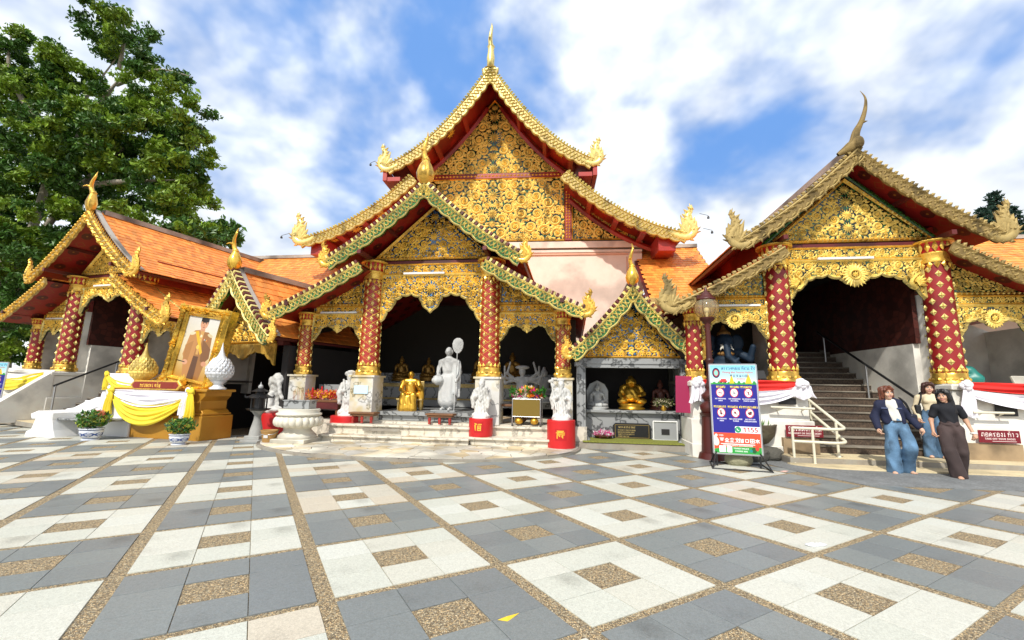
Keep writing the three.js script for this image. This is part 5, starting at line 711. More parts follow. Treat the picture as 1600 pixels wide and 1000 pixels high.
  plate('lettering', 1.3, 0.15, 0, 0, 0.0635, print(640, 74, (c, w, h) => { c.fillStyle = '#8c2a14'; c.fillRect(0, 0, w, h); thai(c, 'ทรงพระเจริญ', 60, 12, 50, '#f3c64a', 8); }), N);
}

// ---------- statues ----------
const SK = (name, prims, cell, m, parent, kk = 0.03, warp) => skinMesh(name, prims, cell, m, parent, kk, warp);
function plinthDrum(frame, x, z, y0, y1, r, label, sign) { const t = thing('red_drum', label, 'pedestal', frame, x, y0, z); mesh('drum', [lathe([[r * 0.98, 0], [r, 0.02], [r, y1 - y0 - 0.02], [r * 0.97, y1 - y0], [0.001, y1 - y0]], 36)], mat.redBright, t); if (sign) { const s = print(128, 128, (c) => { c.fillStyle = '#c0141a'; c.fillRect(0, 0, 128, 128); han(c, sign, 14, 12, 100, '#e9b53a', 12); }); const g = new THREE.CylinderGeometry(r + 0.003, r + 0.003, 0.26, 10, 1, true, -0.4, 0.8); T(g, 0, (y1 - y0) * 0.55, 0); mesh('character', [g], printed(s, 0.4), t, true); } return t; }
plinthDrum('centre', -4.38, 0.1, 0.1, 0.66, 0.42, 'red drum under the white elephant-like carving left of the steps');
plinthDrum('centre', -2.17, 0.12, 0.24, 0.64, 0.46, 'red drum under the bearded figure left of the centre steps');
plinthDrum('centre', 1.66, 0.62, 0.26, 0.7, 0.3, 'red drum with a gold character right of the centre steps', '福');
plinthDrum('centre', 3.67, 0.78, 0.0, 0.72, 0.34, 'red drum with a gold character beside the small marble shrine', '寿');
function sage(frame, x, y, z, turn, h, label, v) { // bearded robed figure in white stone
  const t = thing('sage_statue', label, 'statue', frame, x, y, z, turn), q = h / 1.2, S = p => p, c = undefined, k = a => a.map(n => n * q), C = (a, b, ra, rb, e) => cap(k(a), k(b), ra * q, (rb ?? ra) * q, c, e), E = (a, r) => ell(k(a), k(r), c);
  const p = [E([0, 0.05, 0], [0.27, 0.09, 0.22]), E([-0.14, 0.08, 0.1], [0.12, 0.1, 0.1]), E([0.15, 0.07, 0.08], [0.12, 0.1, 0.12]), C([0, 0.12, 0], [0, 0.5, 0], 0.2, 0.18), C([0, 0.5, 0], [0, 0.8, 0.0], 0.18, 0.15), C([-0.12, 0.84, 0], [0.12, 0.84, 0], 0.1), E([0, 1.03, 0.02], [0.1, 0.125, 0.11]), C([0, 0.9, 0], [0, 0.95, 0], 0.07), C([0, 0.95, 0.09], [0, 0.72, 0.16], 0.055, 0.025), E([0, 1.0, 0.12], [0.022, 0.03, 0.03]), E([-0.035, 1.05, 0.105], [0.03, 0.012, 0.012]), E([0.035, 1.05, 0.105], [0.03, 0.012, 0.012]), C([-0.2, 0.82, 0], [-0.25, 0.6, 0.07], 0.075, 0.085), C([0.2, 0.82, 0], [0.25, 0.6, 0.07], 0.075, 0.085), C([-0.25, 0.6, 0.07], [-0.1, 0.66, 0.2], 0.085, 0.05), C([-0.25, 0.58, 0.1], [-0.23, 0.34, 0.1], 0.075, 0.05), C([0.25, 0.58, 0.1], [0.23, 0.34, 0.1], 0.075, 0.05)];
  if (v === 0) p.push(E([0, 1.15, 0], [0.11, 0.07, 0.11]), C([-0.11, 1.12, 0], [0.11, 1.12, 0], 0.06), C([0.25, 0.6, 0.07], [0.12, 0.7, 0.18], 0.08, 0.05), C([-0.16, 0.95, 0.1], [-0.05, 0.5, 0.22], 0.028, 0.03), E([0, 0.42, 0.17], [0.12, 0.12, 0.06]));
  if (v === 1) p.push(E([0, 1.12, -0.01], [0.1, 0.1, 0.1]), C([0.25, 0.6, 0.07], [0.2, 0.85, 0.18], 0.075, 0.045), E([0.2, 0.92, 0.18], [0.06, 0.06, 0.06]), E([0.02, 0.6, 0.19], [0.06, 0.1, 0.05]));
  if (v === 2) p.push(E([-0.02, 1.16, -0.01], [0.12, 0.05, 0.1]), C([0.25, 0.6, 0.07], [0.12, 0.62, 0.2], 0.075, 0.045), C([-0.3, 1.12, 0.08], [-0.14, 0.3, 0.2], 0.026), E([-0.3, 1.13, 0.08], [0.09, 0.05, 0.05]), E([-0.24, 1.0, 0.05], [0.06, 0.07, 0.06]));
  SK('figure', p, 0.016 * q, mat.whiteStone, t, 0.03 * q, (X, Y, Z) => (Y < 0.85 * q ? 0.007 * Math.sin(Math.atan2(X, Z) * 13 + Y * 9) : 0) + 0.004 * Math.sin(X * 60) * Math.sin(Y * 55));
  mesh('rock_base', [lathe([[0.27, -0.02], [0.28, 0.03], [0.24, 0.07], [0.001, 0.08]].map(a => k(a)), 14)], mat.whiteStone, t); return t;
}
sage('centre', -2.17, 0.64, 0.12, 0.25, 1.22, 'white stone bearded figure in a capped robe left of the centre steps', 0);
sage('centre', 1.66, 0.7, 0.62, -0.1, 0.98, 'white stone bald old man with long beard on a red drum, right of the steps', 1);
sage('centre', 3.67, 0.72, 0.78, 0.05, 0.98, 'white stone old man with raised staff on a red drum next to the small shrine', 2);
{ // seated elephant-like beast
  const t = thing('beast_statue', 'white stone seated elephant-like beast on a red drum at the left', 'statue', 'centre', -4.38, 0.66, 0.1, 0.7);
  SK('figure', [ell([0, 0.25, -0.1], [0.3, 0.26, 0.32]), ell([0, 0.1, 0.1], [0.32, 0.11, 0.28]), cap([0, 0.4, -0.05], [0, 0.72, 0.05], 0.24, 0.19), ell([0, 0.9, 0.12], [0.19, 0.19, 0.2]), ell([0, 1.03, 0.05], [0.14, 0.09, 0.13]), ell([-0.2, 0.86, 0.02], [0.05, 0.15, 0.12]), ell([0.2, 0.86, 0.02], [0.05, 0.15, 0.12]), cap([0, 0.84, 0.28], [0.03, 0.55, 0.36], 0.075, 0.055), cap([0.03, 0.55, 0.36], [0.1, 0.42, 0.4], 0.055, 0.05), cap([-0.16, 0.5, 0.15], [-0.18, 0.06, 0.25], 0.09, 0.08), cap([0.16, 0.5, 0.15], [0.18, 0.06, 0.25], 0.09, 0.08), ell([-0.27, 0.16, 0.05], [0.13, 0.16, 0.22]), ell([0.27, 0.16, 0.05], [0.13, 0.16, 0.22]), ell([-0.08, 0.94, 0.28], [0.025, 0.025, 0.02]), ell([0.08, 0.94, 0.28], [0.025, 0.025, 0.02])], 0.02, mat.whiteStone, t, 0.04, (x, y, z) => 0.006 * Math.sin(y * 42) * Math.sin(x * 30));
}
{ // standing monk with alms bowl and fan
  const t = thing('monk_statue', 'tall white statue of a standing monk with alms bowl and leaf-shaped fan', 'statue', 'centre', 0.35, 0.78, -0.85, -0.15), s = 1.08;
  const p = [cap([-0.11, 0.04, 0.02], [-0.11, 0.04, 0.16], 0.055, 0.04), cap([0.11, 0.04, 0.02], [0.11, 0.04, 0.16], 0.055, 0.04), cap([-0.11, 0.06, 0], [-0.11, 0.3, 0], 0.06, 0.075), cap([0.11, 0.06, 0], [0.11, 0.3, 0], 0.06, 0.075), cap([-0.08, 0.26, 0], [-0.06, 0.85, 0], 0.19, 0.17), cap([0.08, 0.26, 0], [0.06, 0.85, 0], 0.19, 0.17), cap([0, 0.8, 0], [0, 1.15, 0], 0.17, 0.16, undefined, { flat: 0.8 }), cap([-0.15, 1.3, 0], [0.15, 1.3, 0], 0.1), cap([0, 1.1, 0], [0, 1.3, 0], 0.17, 0.16), cap([0, 1.36, 0], [0, 1.46, 0.01], 0.06), ell([0, 1.58, 0.02], [0.095, 0.125, 0.115]), ell([0, 1.565, 0.135], [0.02, 0.035, 0.025]), ell([-0.1, 1.57, 0.01], [0.02, 0.05, 0.03]), ell([0.1, 1.57, 0.01], [0.02, 0.05, 0.03]), ell([-0.035, 1.6, 0.115], [0.025, 0.01, 0.012]), ell([0.035, 1.6, 0.115], [0.025, 0.01, 0.012]), ell([0, 1.515, 0.115], [0.03, 0.01, 0.014]),
    cap([-0.24, 1.3, 0], [-0.3, 1.02, 0.02], 0.07, 0.06), cap([-0.3, 1.02, 0.02], [-0.2, 0.88, 0.18], 0.055, 0.04), cap([-0.2, 0.88, 0.18], [-0.12, 0.86, 0.24], 0.04, 0.03), cap([0.24, 1.3, 0], [0.32, 1.03, 0], 0.085, 0.075), cap([0.32, 1.03, 0], [0.32, 0.85, 0.16], 0.07, 0.045), cap([0.32, 0.85, 0.16], [0.34, 0.82, 0.21], 0.045, 0.035), ell([-0.22, 0.8, 0.2], [0.16, 0.125, 0.15]), ell([-0.22, 0.9, 0.2], [0.13, 0.03, 0.12]), cap([-0.16, 1.33, 0.06], [-0.26, 0.92, 0.17], 0.022), cap([0.2, 1.3, 0.05], [0.26, 0.5, 0.12], 0.06, 0.08, undefined, { flat: 0.5 }), cap([0.33, 1.28, 0.06], [0.36, 0.4, 0.1], 0.05, 0.05, undefined, { flat: 0.6 })];
  for (let k = 0; k < 4; k++) p.push(cap([0.3 + k * 0.016, 0.84 - k * 0.012, 0.24], [0.31 + k * 0.014, 0.8 - k * 0.012, 0.27], 0.014));
  const m = SK('figure', p, 0.018, mat.greyStone, t, 0.03, (x, y, z) => y < 1.3 && y > 0.25 ? 0.008 * Math.sin(x * 34 + y * 10 + 3 * Math.sin(y * 5)) : 0); m.scale.setScalar(s);
  mesh('fan_staff', [bar([0.34, 0.02, 0.3], [0.36, 1.75, 0.24], 0.016)], mat.greyStone, t);
  mesh('fan', [T(extrude(Array.from({ length: 72 }, (_, i) => { const a = i / 72 * 6.283; const e = 1 + 0.05 * Math.abs(Math.sin(a * 6)); return [0.155 * e * Math.sin(a) * (1 + 0.16 * Math.cos(a)), 0.21 * e * Math.cos(a)]; }), 0.02, 0.008), 0.37, 1.86, 0.23)], mat.greyStone, t); { const rb = new RB(); for (let k = 0; k < 12; k++) rb.leaf(0.37, 1.83, k * 0.5236, 0.17, 0.05, 0.01, 0.262); mesh('fan_ribs', [rb.geo()], mat.greyStone, t); }
  mesh('base_slab', [rbx(0.75, 0.05, 0.6, 0.01, 0, -0.0, 0.03)], mat.greyMarble, t);
}
function seated(frame, x, y, z, turn, h, m, label, o = {}) { // cross-legged or enthroned figure
  const t = thing(o.name || 'seated_statue', label, 'statue', frame, x, y, z, turn, o.group), q = h / 1.1, k = a => a.map(n => n * q), C = (a, b, ra, rb) => cap(k(a), k(b), ra * q, (rb ?? ra) * q), E = (a, r) => ell(k(a), k(r));
  const p = o.fat ? [E([0, 0.4, 0.02], [0.36, 0.34, 0.3]), E([0, 0.3, 0.12], [0.33, 0.24, 0.25]), E([-0.34, 0.12, 0.12], [0.24, 0.13, 0.2]), E([0.34, 0.12, 0.12], [0.24, 0.13, 0.2]), C([-0.24, 0.66, 0], [0.24, 0.66, 0], 0.13), E([0, 0.9, 0.04], [0.17, 0.17, 0.16]), E([-0.17, 0.86, 0.02], [0.04, 0.1, 0.05]), E([0.17, 0.86, 0.02], [0.04, 0.1, 0.05]), E([0, 0.88, 0.19], [0.035, 0.035, 0.03]), E([-0.08, 0.84, 0.14], [0.07, 0.06, 0.06]), E([0.08, 0.84, 0.14], [0.07, 0.06, 0.06]), C([-0.34, 0.62, 0], [-0.44, 0.36, 0.12], 0.11, 0.09), C([-0.44, 0.36, 0.12], [-0.36, 0.22, 0.28], 0.085, 0.06), C([0.34, 0.62, 0], [0.46, 0.4, 0.12], 0.11, 0.09), C([0.46, 0.4, 0.12], [0.3, 0.34, 0.3], 0.085, 0.06), E([0, 1.06, 0], [0.1, 0.06, 0.1]), E([0, 0.36, 0.37], [0.03, 0.03, 0.02])]
    : o.throne ? [C([-0.13, 0.5, 0], [-0.16, 0.5, 0.34], 0.13, 0.11), C([0.13, 0.5, 0], [0.16, 0.5, 0.34], 0.13, 0.11), C([-0.16, 0.5, 0.34], [-0.17, 0.06, 0.38], 0.12, 0.15), C([0.16, 0.5, 0.34], [0.17, 0.06, 0.38], 0.12, 0.15), C([-0.02, 0.42, 0.32], [0, 0.08, 0.36], 0.13, 0.16), C([0, 0.52, 0], [0, 0.85, -0.02], 0.19, 0.18), C([-0.16, 0.98, -0.02], [0.16, 0.98, -0.02], 0.11), C([0, 1.04, 0], [0, 1.12, 0.01], 0.06), E([0, 1.22, 0.02], [0.095, 0.12, 0.11]), E([0, 1.21, 0.13], [0.02, 0.03, 0.025]), E([-0.1, 1.21, 0], [0.02, 0.05, 0.03]), E([0.1, 1.21, 0], [0.02, 0.05, 0.03]), C([-0.26, 0.96, -0.02], [-0.32, 0.7, 0.06], 0.09, 0.08), C([-0.32, 0.7, 0.06], [-0.16, 0.62, 0.32], 0.075, 0.05), C([0.26, 0.96, -0.02], [0.33, 0.72, 0.08], 0.09, 0.075), C([0.33, 0.72, 0.08], [0.22, 0.88, 0.24], 0.06, 0.045), E([0.36, 0.45, 0.02], [0.12, 0.45, 0.08])]
    : [E([0, 0.1, 0.1], [0.46, 0.1, 0.24]), C([-0.34, 0.12, 0.06], [0.1, 0.1, 0.3], 0.1), C([0.34, 0.12, 0.06], [-0.1, 0.12, 0.3], 0.1), C([0, 0.15, 0], [0, 0.48, 0], 0.19, 0.18), C([-0.17, 0.6, 0], [0.17, 0.6, 0], 0.11), C([0, 0.64, 0], [0, 0.76, 0.01], 0.065), E([0, 0.88, 0.02], [0.11, 0.14, 0.12]), E([0, 1.03, 0], [0.06, 0.07, 0.06]), E([0, 0.87, 0.135], [0.02, 0.035, 0.025]), E([-0.11, 0.86, 0], [0.02, 0.07, 0.03]), E([0.11, 0.86, 0], [0.02, 0.07, 0.03]), C([-0.27, 0.58, 0], [-0.32, 0.3, 0.04], 0.075, 0.06), C([-0.32, 0.3, 0.04], [-0.22, 0.16, 0.28], 0.06, 0.04), C([0.27, 0.58, 0], [0.32, 0.3, 0.04], 0.075, 0.06), C([0.32, 0.3, 0.04], [0.05, 0.2, 0.26], 0.06, 0.04)];
  SK('figure', p, Math.max(0.014, 0.022 * q), m, t, 0.035 * q, (X, Y, Z) => Y > 0.2 * q && Y < 0.85 * q ? 0.005 * Math.sin(X * 30 / q + Y * 18 / q) : 0);
  if (o.throne) mesh('seat', [rbx(0.9 * q, 0.06 * q, 0.5 * q, 0.01, 0, 0.36 * q, -0.08 * q), ...[-1, 1].map(s => rbx(0.07, 0.36 * q, 0.4 * q, 0.01, s * 0.38 * q, 0.18 * q, -0.1 * q)), rbx(0.85 * q, 0.6 * q, 0.06, 0.02, 0, 0.7 * q, -0.28 * q)], mat.goldOld, t);
  else mesh('lotus_seat', [lathe([[0.5, -0.2], [0.52, -0.16], [0.42, -0.1], [0.5, -0.02], [0.48, 0.02], [0.001, 0.03]].map(a => k(a)), 28)], o.seat || m, t);
  return t;
}
seated('centre', -0.75, 0.78, -0.75, 0.15, 0.92, mat.goldStatue, 'gold seated monk statue with raised hand left of the white monk', { throne: true });
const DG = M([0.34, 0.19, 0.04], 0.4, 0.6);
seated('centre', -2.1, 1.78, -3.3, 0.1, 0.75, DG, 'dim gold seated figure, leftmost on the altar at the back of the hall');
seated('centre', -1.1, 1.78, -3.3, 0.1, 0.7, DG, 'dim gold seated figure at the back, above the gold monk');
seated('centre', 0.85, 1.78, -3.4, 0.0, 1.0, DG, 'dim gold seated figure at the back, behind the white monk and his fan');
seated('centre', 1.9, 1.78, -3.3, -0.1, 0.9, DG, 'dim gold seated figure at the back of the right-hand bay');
seated('centre', 3.05, 1.2, -2.4, -0.2, 0.95, mat.greyStone, 'pale seated figure in shade behind the flower cart');
seated('shrine', -0.83, 0.98, -0.9, 0.05, 0.66, mat.greyStone, 'small white seated Buddha in the left of the marble shrine');
{ const t = thing('mandorla', 'pale stone arched slab behind the small white Buddha', 'stone slab', 'shrine', -0.83, 0.92, -1.1); mesh('slab', [T(extrude([[-0.28, 0], [0.28, 0], [0.29, 0.5], [0.2, 0.68], [0, 0.78], [-0.2, 0.68], [-0.29, 0.5]], 0.06, 0.012), 0, 0, 0)], mat.greyStone, t); }
seated('shrine', 0.09, 1.08, -0.95, 0, 0.76, mat.goldStatue, 'gold laughing pot-bellied figure seated in the marble shrine', { fat: true });
seated('shrine', 0.92, 1.06, -1.2, -0.1, 0.7, M([0.1, 0.03, 0.02], 0.5), 'dark red seated figure in the right of the marble shrine');
{ const t = thing('goddess_statue', 'white many-armed figure with white headdress in the right-hand bay', 'statue', 'centre', 2.45, 1.0, -1.5); const p = [cap([0, 0, 0], [0, 0.6, 0], 0.26, 0.16), cap([-0.15, 0.7, 0], [0.15, 0.7, 0], 0.1), ell([0, 0.95, 0.02], [0.1, 0.13, 0.11]), cap([0, 0.75, 0], [0, 0.85, 0], 0.05), ell([0, 1.08, 0], [0.22, 0.06, 0.16])]; for (const s of [1, -1]) for (let k = 0; k < 3; k++) { const a = 0.3 + k * 0.5; p.push(cap([s * 0.2, 0.7, 0], [s * (0.2 + 0.32 * Math.cos(a - 0.6)), 0.7 + 0.3 * Math.sin(a - 0.6), 0.08], 0.05, 0.04), cap([s * (0.2 + 0.32 * Math.cos(a - 0.6)), 0.7 + 0.3 * Math.sin(a - 0.6), 0.08], [s * (0.24 + 0.4 * Math.cos(a)), 0.74 + 0.5 * Math.sin(a), 0.16], 0.04, 0.03)); } SK('figure', p, 0.022, mat.whiteStone, t, 0.03); }
{ // blue elephant-headed seated figure in the left bay of the right porch
  const BL = [0.003, 0.018, 0.042], GD = [0.26, 0.13, 0.03], RD = [0.12, 0.03, 0.03], t = thing('elephant_statue', 'blue elephant-headed seated statue in the dark bay behind the lamp post', 'statue', 'right', -2.75, 1.72, -0.75, -0.15);
  SK('figure', [ell([0, 0.3, 0], [0.42, 0.34, 0.32], BL), ell([-0.36, 0.12, 0.2], [0.3, 0.13, 0.24], RD), ell([0.36, 0.12, 0.2], [0.3, 0.13, 0.24], RD), cap([0, 0.55, 0], [0, 0.75, 0], 0.3, 0.24, BL), ell([0, 0.98, 0.1], [0.22, 0.22, 0.22], BL), ell([-0.3, 0.98, 0], [0.17, 0.22, 0.05], BL), ell([0.3, 0.98, 0], [0.17, 0.22, 0.05], BL), cap([0, 0.93, 0.28], [0.02, 0.6, 0.4], 0.09, 0.07, BL), cap([0.02, 0.6, 0.4], [0.16, 0.45, 0.44], 0.07, 0.05, BL), cap([0.16, 0.45, 0.44], [0.24, 0.55, 0.42], 0.05, 0.035, BL), cap([-0.32, 0.72, 0], [-0.55, 0.5, 0.12], 0.11, 0.09, BL), cap([-0.55, 0.5, 0.12], [-0.4, 0.3, 0.36], 0.09, 0.07, BL), cap([0.32, 0.72, 0], [0.56, 0.55, 0.12], 0.11, 0.09, BL), cap([0.56, 0.55, 0.12], [0.62, 0.85, 0.24], 0.085, 0.07, BL), ell([0, 1.2, 0.06], [0.16, 0.1, 0.16], GD), cap([0, 1.25, 0.04], [0, 1.42, 0.02], 0.1, 0.03, GD), ell([0, 0.68, 0.22], [0.2, 0.06, 0.1], GD), ell([0, 0.3, 0.26], [0.3, 0.06, 0.12], GD), cap([-0.1, 0.86, 0.28], [-0.15, 0.76, 0.38], 0.03, 0.015, [0.6, 0.58, 0.5]), cap([0.1, 0.86, 0.28], [0.15, 0.76, 0.38], 0.03, 0.015, [0.6, 0.58, 0.5])], 0.025, mat.vcol, t, 0.04);
  const u = thing('dragon_statue', 'dark green coiled figure in the bay right of the stair', 'statue', 'right', 2.3, 1.72, -0.5, -0.3); SK('figure', [cap([-0.3, 0.1, 0], [0.3, 0.12, 0.05], 0.13, 0.12), cap([0.3, 0.12, 0.05], [0.2, 0.3, 0], 0.12, 0.11), cap([0.2, 0.3, 0], [-0.2, 0.32, 0], 0.11, 0.1), cap([-0.2, 0.32, 0], [-0.1, 0.6, 0.05], 0.1, 0.09), ell([-0.06, 0.72, 0.1], [0.12, 0.12, 0.17])], 0.025, mat.teal, u, 0.03);
}
// ---------- street furniture and small things ----------
{ // lamp post
  const t = thing('lamp_post', 'maroon cast-iron lamp post with glass globe beside the blue warning board', 'lamp post', null, 4.46, 0, -9.78, -0.2), m = mat.maroon;
  mesh('pedestal', [T(new THREE.CylinderGeometry(0.3, 0.34, 0.14, 8), 0, 0.07, 0), T(new THREE.CylinderGeometry(0.22, 0.26, 0.78, 8), 0, 0.53, 0), T(new THREE.CylinderGeometry(0.27, 0.23, 0.07, 8), 0, 0.95, 0)], m, t);
  mesh('baluster', [lathe([[0.2, 0.98], [0.24, 1.06], [0.25, 1.14], [0.17, 1.22], [0.14, 1.26], [0.2, 1.31], [0.21, 1.38], [0.13, 1.45], [0.1, 1.5], [0.13, 1.54], [0.12, 1.6], [0.075, 1.68]], 20)], m, t);
  mesh('pole', [lathe([[0.075, 1.66], [0.07, 2.1], [0.09, 2.13], [0.09, 2.17], [0.066, 2.2], [0.055, 2.88], [0.08, 2.92], [0.06, 2.96], [0.09, 3.02], [0.16, 3.08], [0.165, 3.12]], 16)], m, t);
  mesh('globe', [lathe([[0.13, 3.12], [0.21, 3.18], [0.26, 3.28], [0.265, 3.38], [0.23, 3.48], [0.17, 3.54]], 28)], M([0.92, 0.8, 0.52], 0.08, 0, { transmission: 0.85, thickness: 0 }), t);
  mesh('globe_bands', [0, 1, 2, 3, 4, 5].map(k => T(tube([[0.13, 3.12, 0], [0.212, 3.18, 0], [0.264, 3.28, 0], [0.269, 3.38, 0], [0.234, 3.48, 0], [0.17, 3.54, 0]], 0.004, 14, 4), 0, 0, 0, 0, k * 1.047)), m, t);
  mesh('bulb', [sph(0.055, 0, 3.3, 0, 1, 1.3, 1), cyl(0.03, 0.03, 0.12, 10, 0, 3.19, 0)], mat.whitePaint, t);
  mesh('cap', [lathe([[0.2, 3.53], [0.21, 3.56], [0.15, 3.6], [0.14, 3.64], [0.1, 3.69], [0.04, 3.74], [0.03, 3.8], [0.005, 3.86]], 20)], m, t);
}
// warning board with its print
const boardPrint = print(768, 1536, (c, w, h) => {
  const R = (x, y, a, b, f) => { c.fillStyle = f; c.fillRect(x, y, a, b); }, el = (x, y, a, b, f) => { c.fillStyle = f; c.beginPath(); c.ellipse(x, y, a, b, 0, 0, 7); c.fill(); }, tx = (s, x, y, sz, f, b = 'bold ', al = 'center', mw) => { c.fillStyle = f; c.font = b + sz + 'px sans-serif'; c.textAlign = al; c.fillText(s, x, y, mw); };
  R(0, 0, w, h, '#ffffff'); const g = c.createLinearGradient(0, 0, 0, 340); g.addColorStop(0, '#7fd0ea'); g.addColorStop(1, '#e9f6ee'); c.fillStyle = g; c.fillRect(0, 0, w, 340);
  R(0, 318, w, 30, '#3fae3c'); for (let k = 0; k < 9; k++) el(60 + k * 84, 322, 26, 22 + (k % 3) * 9, '#2f9a3e'); c.fillStyle = '#f4c82a'; for (const [x, s] of [[360, 1], [640, 1.35]]) { c.beginPath(); c.moveTo(x - 42 * s, 325); c.lineTo(x - 22 * s, 260 - 20 * s); c.lineTo(x, 160 - 50 * s + 50); c.lineTo(x + 22 * s, 260 - 20 * s); c.lineTo(x + 42 * s, 325); c.fill(); }
  R(150, 272, 130, 36, '#d5333a'); R(175, 248, 90, 30, '#d5333a'); el(180, 310, 14, 14, '#222'); el(250, 310, 14, 14, '#222'); el(100, 140, 66, 92, '#1d2550'); el(100, 140, 44, 66, '#d5333a'); el(100, 140, 34, 50, '#8fd6c9');
  thai(c, 'ตารวจทองเทียวเชียงใหม'.replace(/[ชยใ็]/g, 'ร'), 196, 30, 52, '#24407c', 7); tx('Chiang Mai Tourist Police', 460, 146, 46, '#d2322c', 'bold ', 'center', 520); han(c, '吉立文全口田', 330, 168, 48, '#1f3a78', 6); tx('BUREAU', 520, 258, 34, '#d2322c');
  R(0, 345, w, 735, '#17178f'); const heads = ['หามสบ', 'หามดม', 'หามใชโดรน', 'หามแตงกาย', 'หามสงเสยง', 'หามนาสตว'], lab = [['NO SMOKING', 'AREA'], ['NO DRINKING', 'ALCOHOL'], ['NO DRONE FLYING', 'PHOTO AREA'], ['NO SHORTS', 'AREA'], ['NO LOUD NOISE', 'PLEASE'], ['NO PETS OR', 'FIRECRACKERS']];
  for (let k = 0; k < 6; k++) { const x = 150 + (k % 3) * 236, y = 400 + Math.floor(k / 3) * 350; const W0 = heads[k].length * 6.6 * 4.6; thai(c, heads[k], x - W0 / 2 + 16, y - 36, 42, '#ffe23a', 7); el(x, y + 92, 70, 82, '#d8262c'); el(x, y + 92, 58, 69, '#ffffff'); c.fillStyle = '#1b1b1b'; if (k === 0) { c.fillRect(x - 36, y + 90, 60, 12); c.fillRect(x + 28, y + 88, 8, 14); } else if (k === 1) { c.fillRect(x - 12, y + 62, 10, 60); c.fillRect(x + 6, y + 82, 16, 40); } else if (k === 2) { c.fillRect(x - 20, y + 70, 40, 14); c.fillRect(x - 8, y + 80, 16, 44); } else if (k === 3) { el(x - 6, y + 66, 14, 16, '#1b1b1b'); c.fillRect(x - 20, y + 82, 30, 48); } else if (k === 4) { c.fillRect(x - 24, y + 82, 20, 24); c.beginPath(); c.moveTo(x - 8, y + 82); c.lineTo(x + 12, y + 60); c.lineTo(x + 12, y + 124); c.lineTo(x - 8, y + 104); c.fill(); } else { el(x, y + 98, 32, 26, '#1b1b1b'); el(x + 20, y + 74, 16, 14, '#1b1b1b'); } if (k !== 1) { c.strokeStyle = '#d8262c'; c.lineWidth = 9; c.beginPath(); c.moveTo(x - 42, y + 44); c.lineTo(x + 42, y + 140); c.stroke(); } tx(lab[k][0], x, y + 210, 29, '#fff', 'bold ', 'center', 216); tx(lab[k][1], x, y + 244, 29, '#fff', 'bold ', 'center', 216); }
  R(0, 1080, w, 110, '#17178f'); c.fillStyle = '#fff'; c.beginPath(); c.roundRect(360, 1074, 420, 112, 20); c.fill(); el(410, 1130, 52, 52, '#1f9a62'); c.strokeStyle = '#fff'; c.lineWidth = 12; c.lineCap = 'round'; c.beginPath(); c.arc(428, 1112, 34, 1.7, 3.1); c.stroke(); tx('1155', 612, 1168, 112, '#d2202c', 'bold ', 'center', 290);
  R(0, 1190, w, 350, '#ea4f2c'); el(40, 1236, 22, 22, '#fff'); tx('1155', 120, 1250, 36, '#fff'); c.fillStyle = '#f6ead8'; c.beginPath(); c.ellipse(20, 1330, 60, 90, -0.4, 0, 7); c.fill(); han(c, '吉全立文', 92, 1276, 78, '#fff', 11); han(c, '福口田木', 420, 1276, 78, '#fff', 11); R(110, 1372, 560, 12, '#fff'); tx('TOURIST SAFETY INFORMATION', 390, 1412, 32, '#fff', 'bold ', 'center', 560); c.fillStyle = '#27a03c'; c.beginPath(); c.moveTo(0, 1470); c.quadraticCurveTo(300, 1400, w, 1420); c.lineTo(w, h); c.lineTo(0, h); c.fill(); c.fillStyle = '#fff'; c.beginPath(); c.roundRect(210, 1410, 82, 112, 10); c.fill(); R(80, 1412, 110, 108, '#fff'); tx('TOURIST POLICE', 440, 1462, 34, '#fff', 'bold ', 'center', 250); tx('CHIANG MAI', 440, 1506, 34, '#fff'); el(650, 1470, 40, 50, '#155c2a'); el(700, 1440, 30, 40, '#d8402a'); el(600, 1480, 26, 26, '#1b8f8a');
});
function warningBoard(name, label, x, z, turn) {
  const t = thing(name, label, 'sign', null, x, 0, z, turn); const f = part('board', t); f.position.y = 0.26; f.rotation.x = -0.05;
  mesh('panel', [bx(0.84, 1.74, 0.02, 0, 0.87, 0)], mat.whitePaint, f); plate('panel_print', 0.83, 1.73, 0, 0.87, 0.0125, boardPrint, f); mesh('panel_rim', [bx(0.03, 1.76, 0.03, -0.43, 0.87, -0.01), bx(0.03, 1.76, 0.03, 0.43, 0.87, -0.01), bx(0.86, 0.03, 0.03, 0, 1.75, -0.01), bx(0.86, 0.03, 0.03, 0, -0.01, -0.01)], mat.steel, f);
  const b = []; for (const s of [-1, 1]) { b.push(bar([s * 0.38, 0.0, 0.0], [s * 0.38, 0.55, -0.03], 0.016, 6), bar([s * 0.38, 0.3, -0.02], [s * 0.5, 0.02, 0.42], 0.014, 6), bar([s * 0.38, 0.34, -0.02], [s * 0.46, 0.02, -0.42], 0.014, 6), bar([s * 0.5, 0.02, 0.44], [s * 0.48, 0.02, -0.44], 0.016, 6)); } b.push(bar([-0.5, 0.02, 0.42], [0.5, 0.02, 0.42], 0.016, 6), bar([-0.48, 0.02, -0.42], [0.48, 0.02, -0.42], 0.016, 6)); mesh('stand', b, mat.black, t); return t;
}
warningBoard('warning_board', 'standing blue board of prohibition symbols marked 1155 beside the lamp post', 4.47, -8.78, -0.34);
warningBoard('warning_board', 'standing blue board cut off by the left edge of the photo', -16.75, -14.0, 0.3);
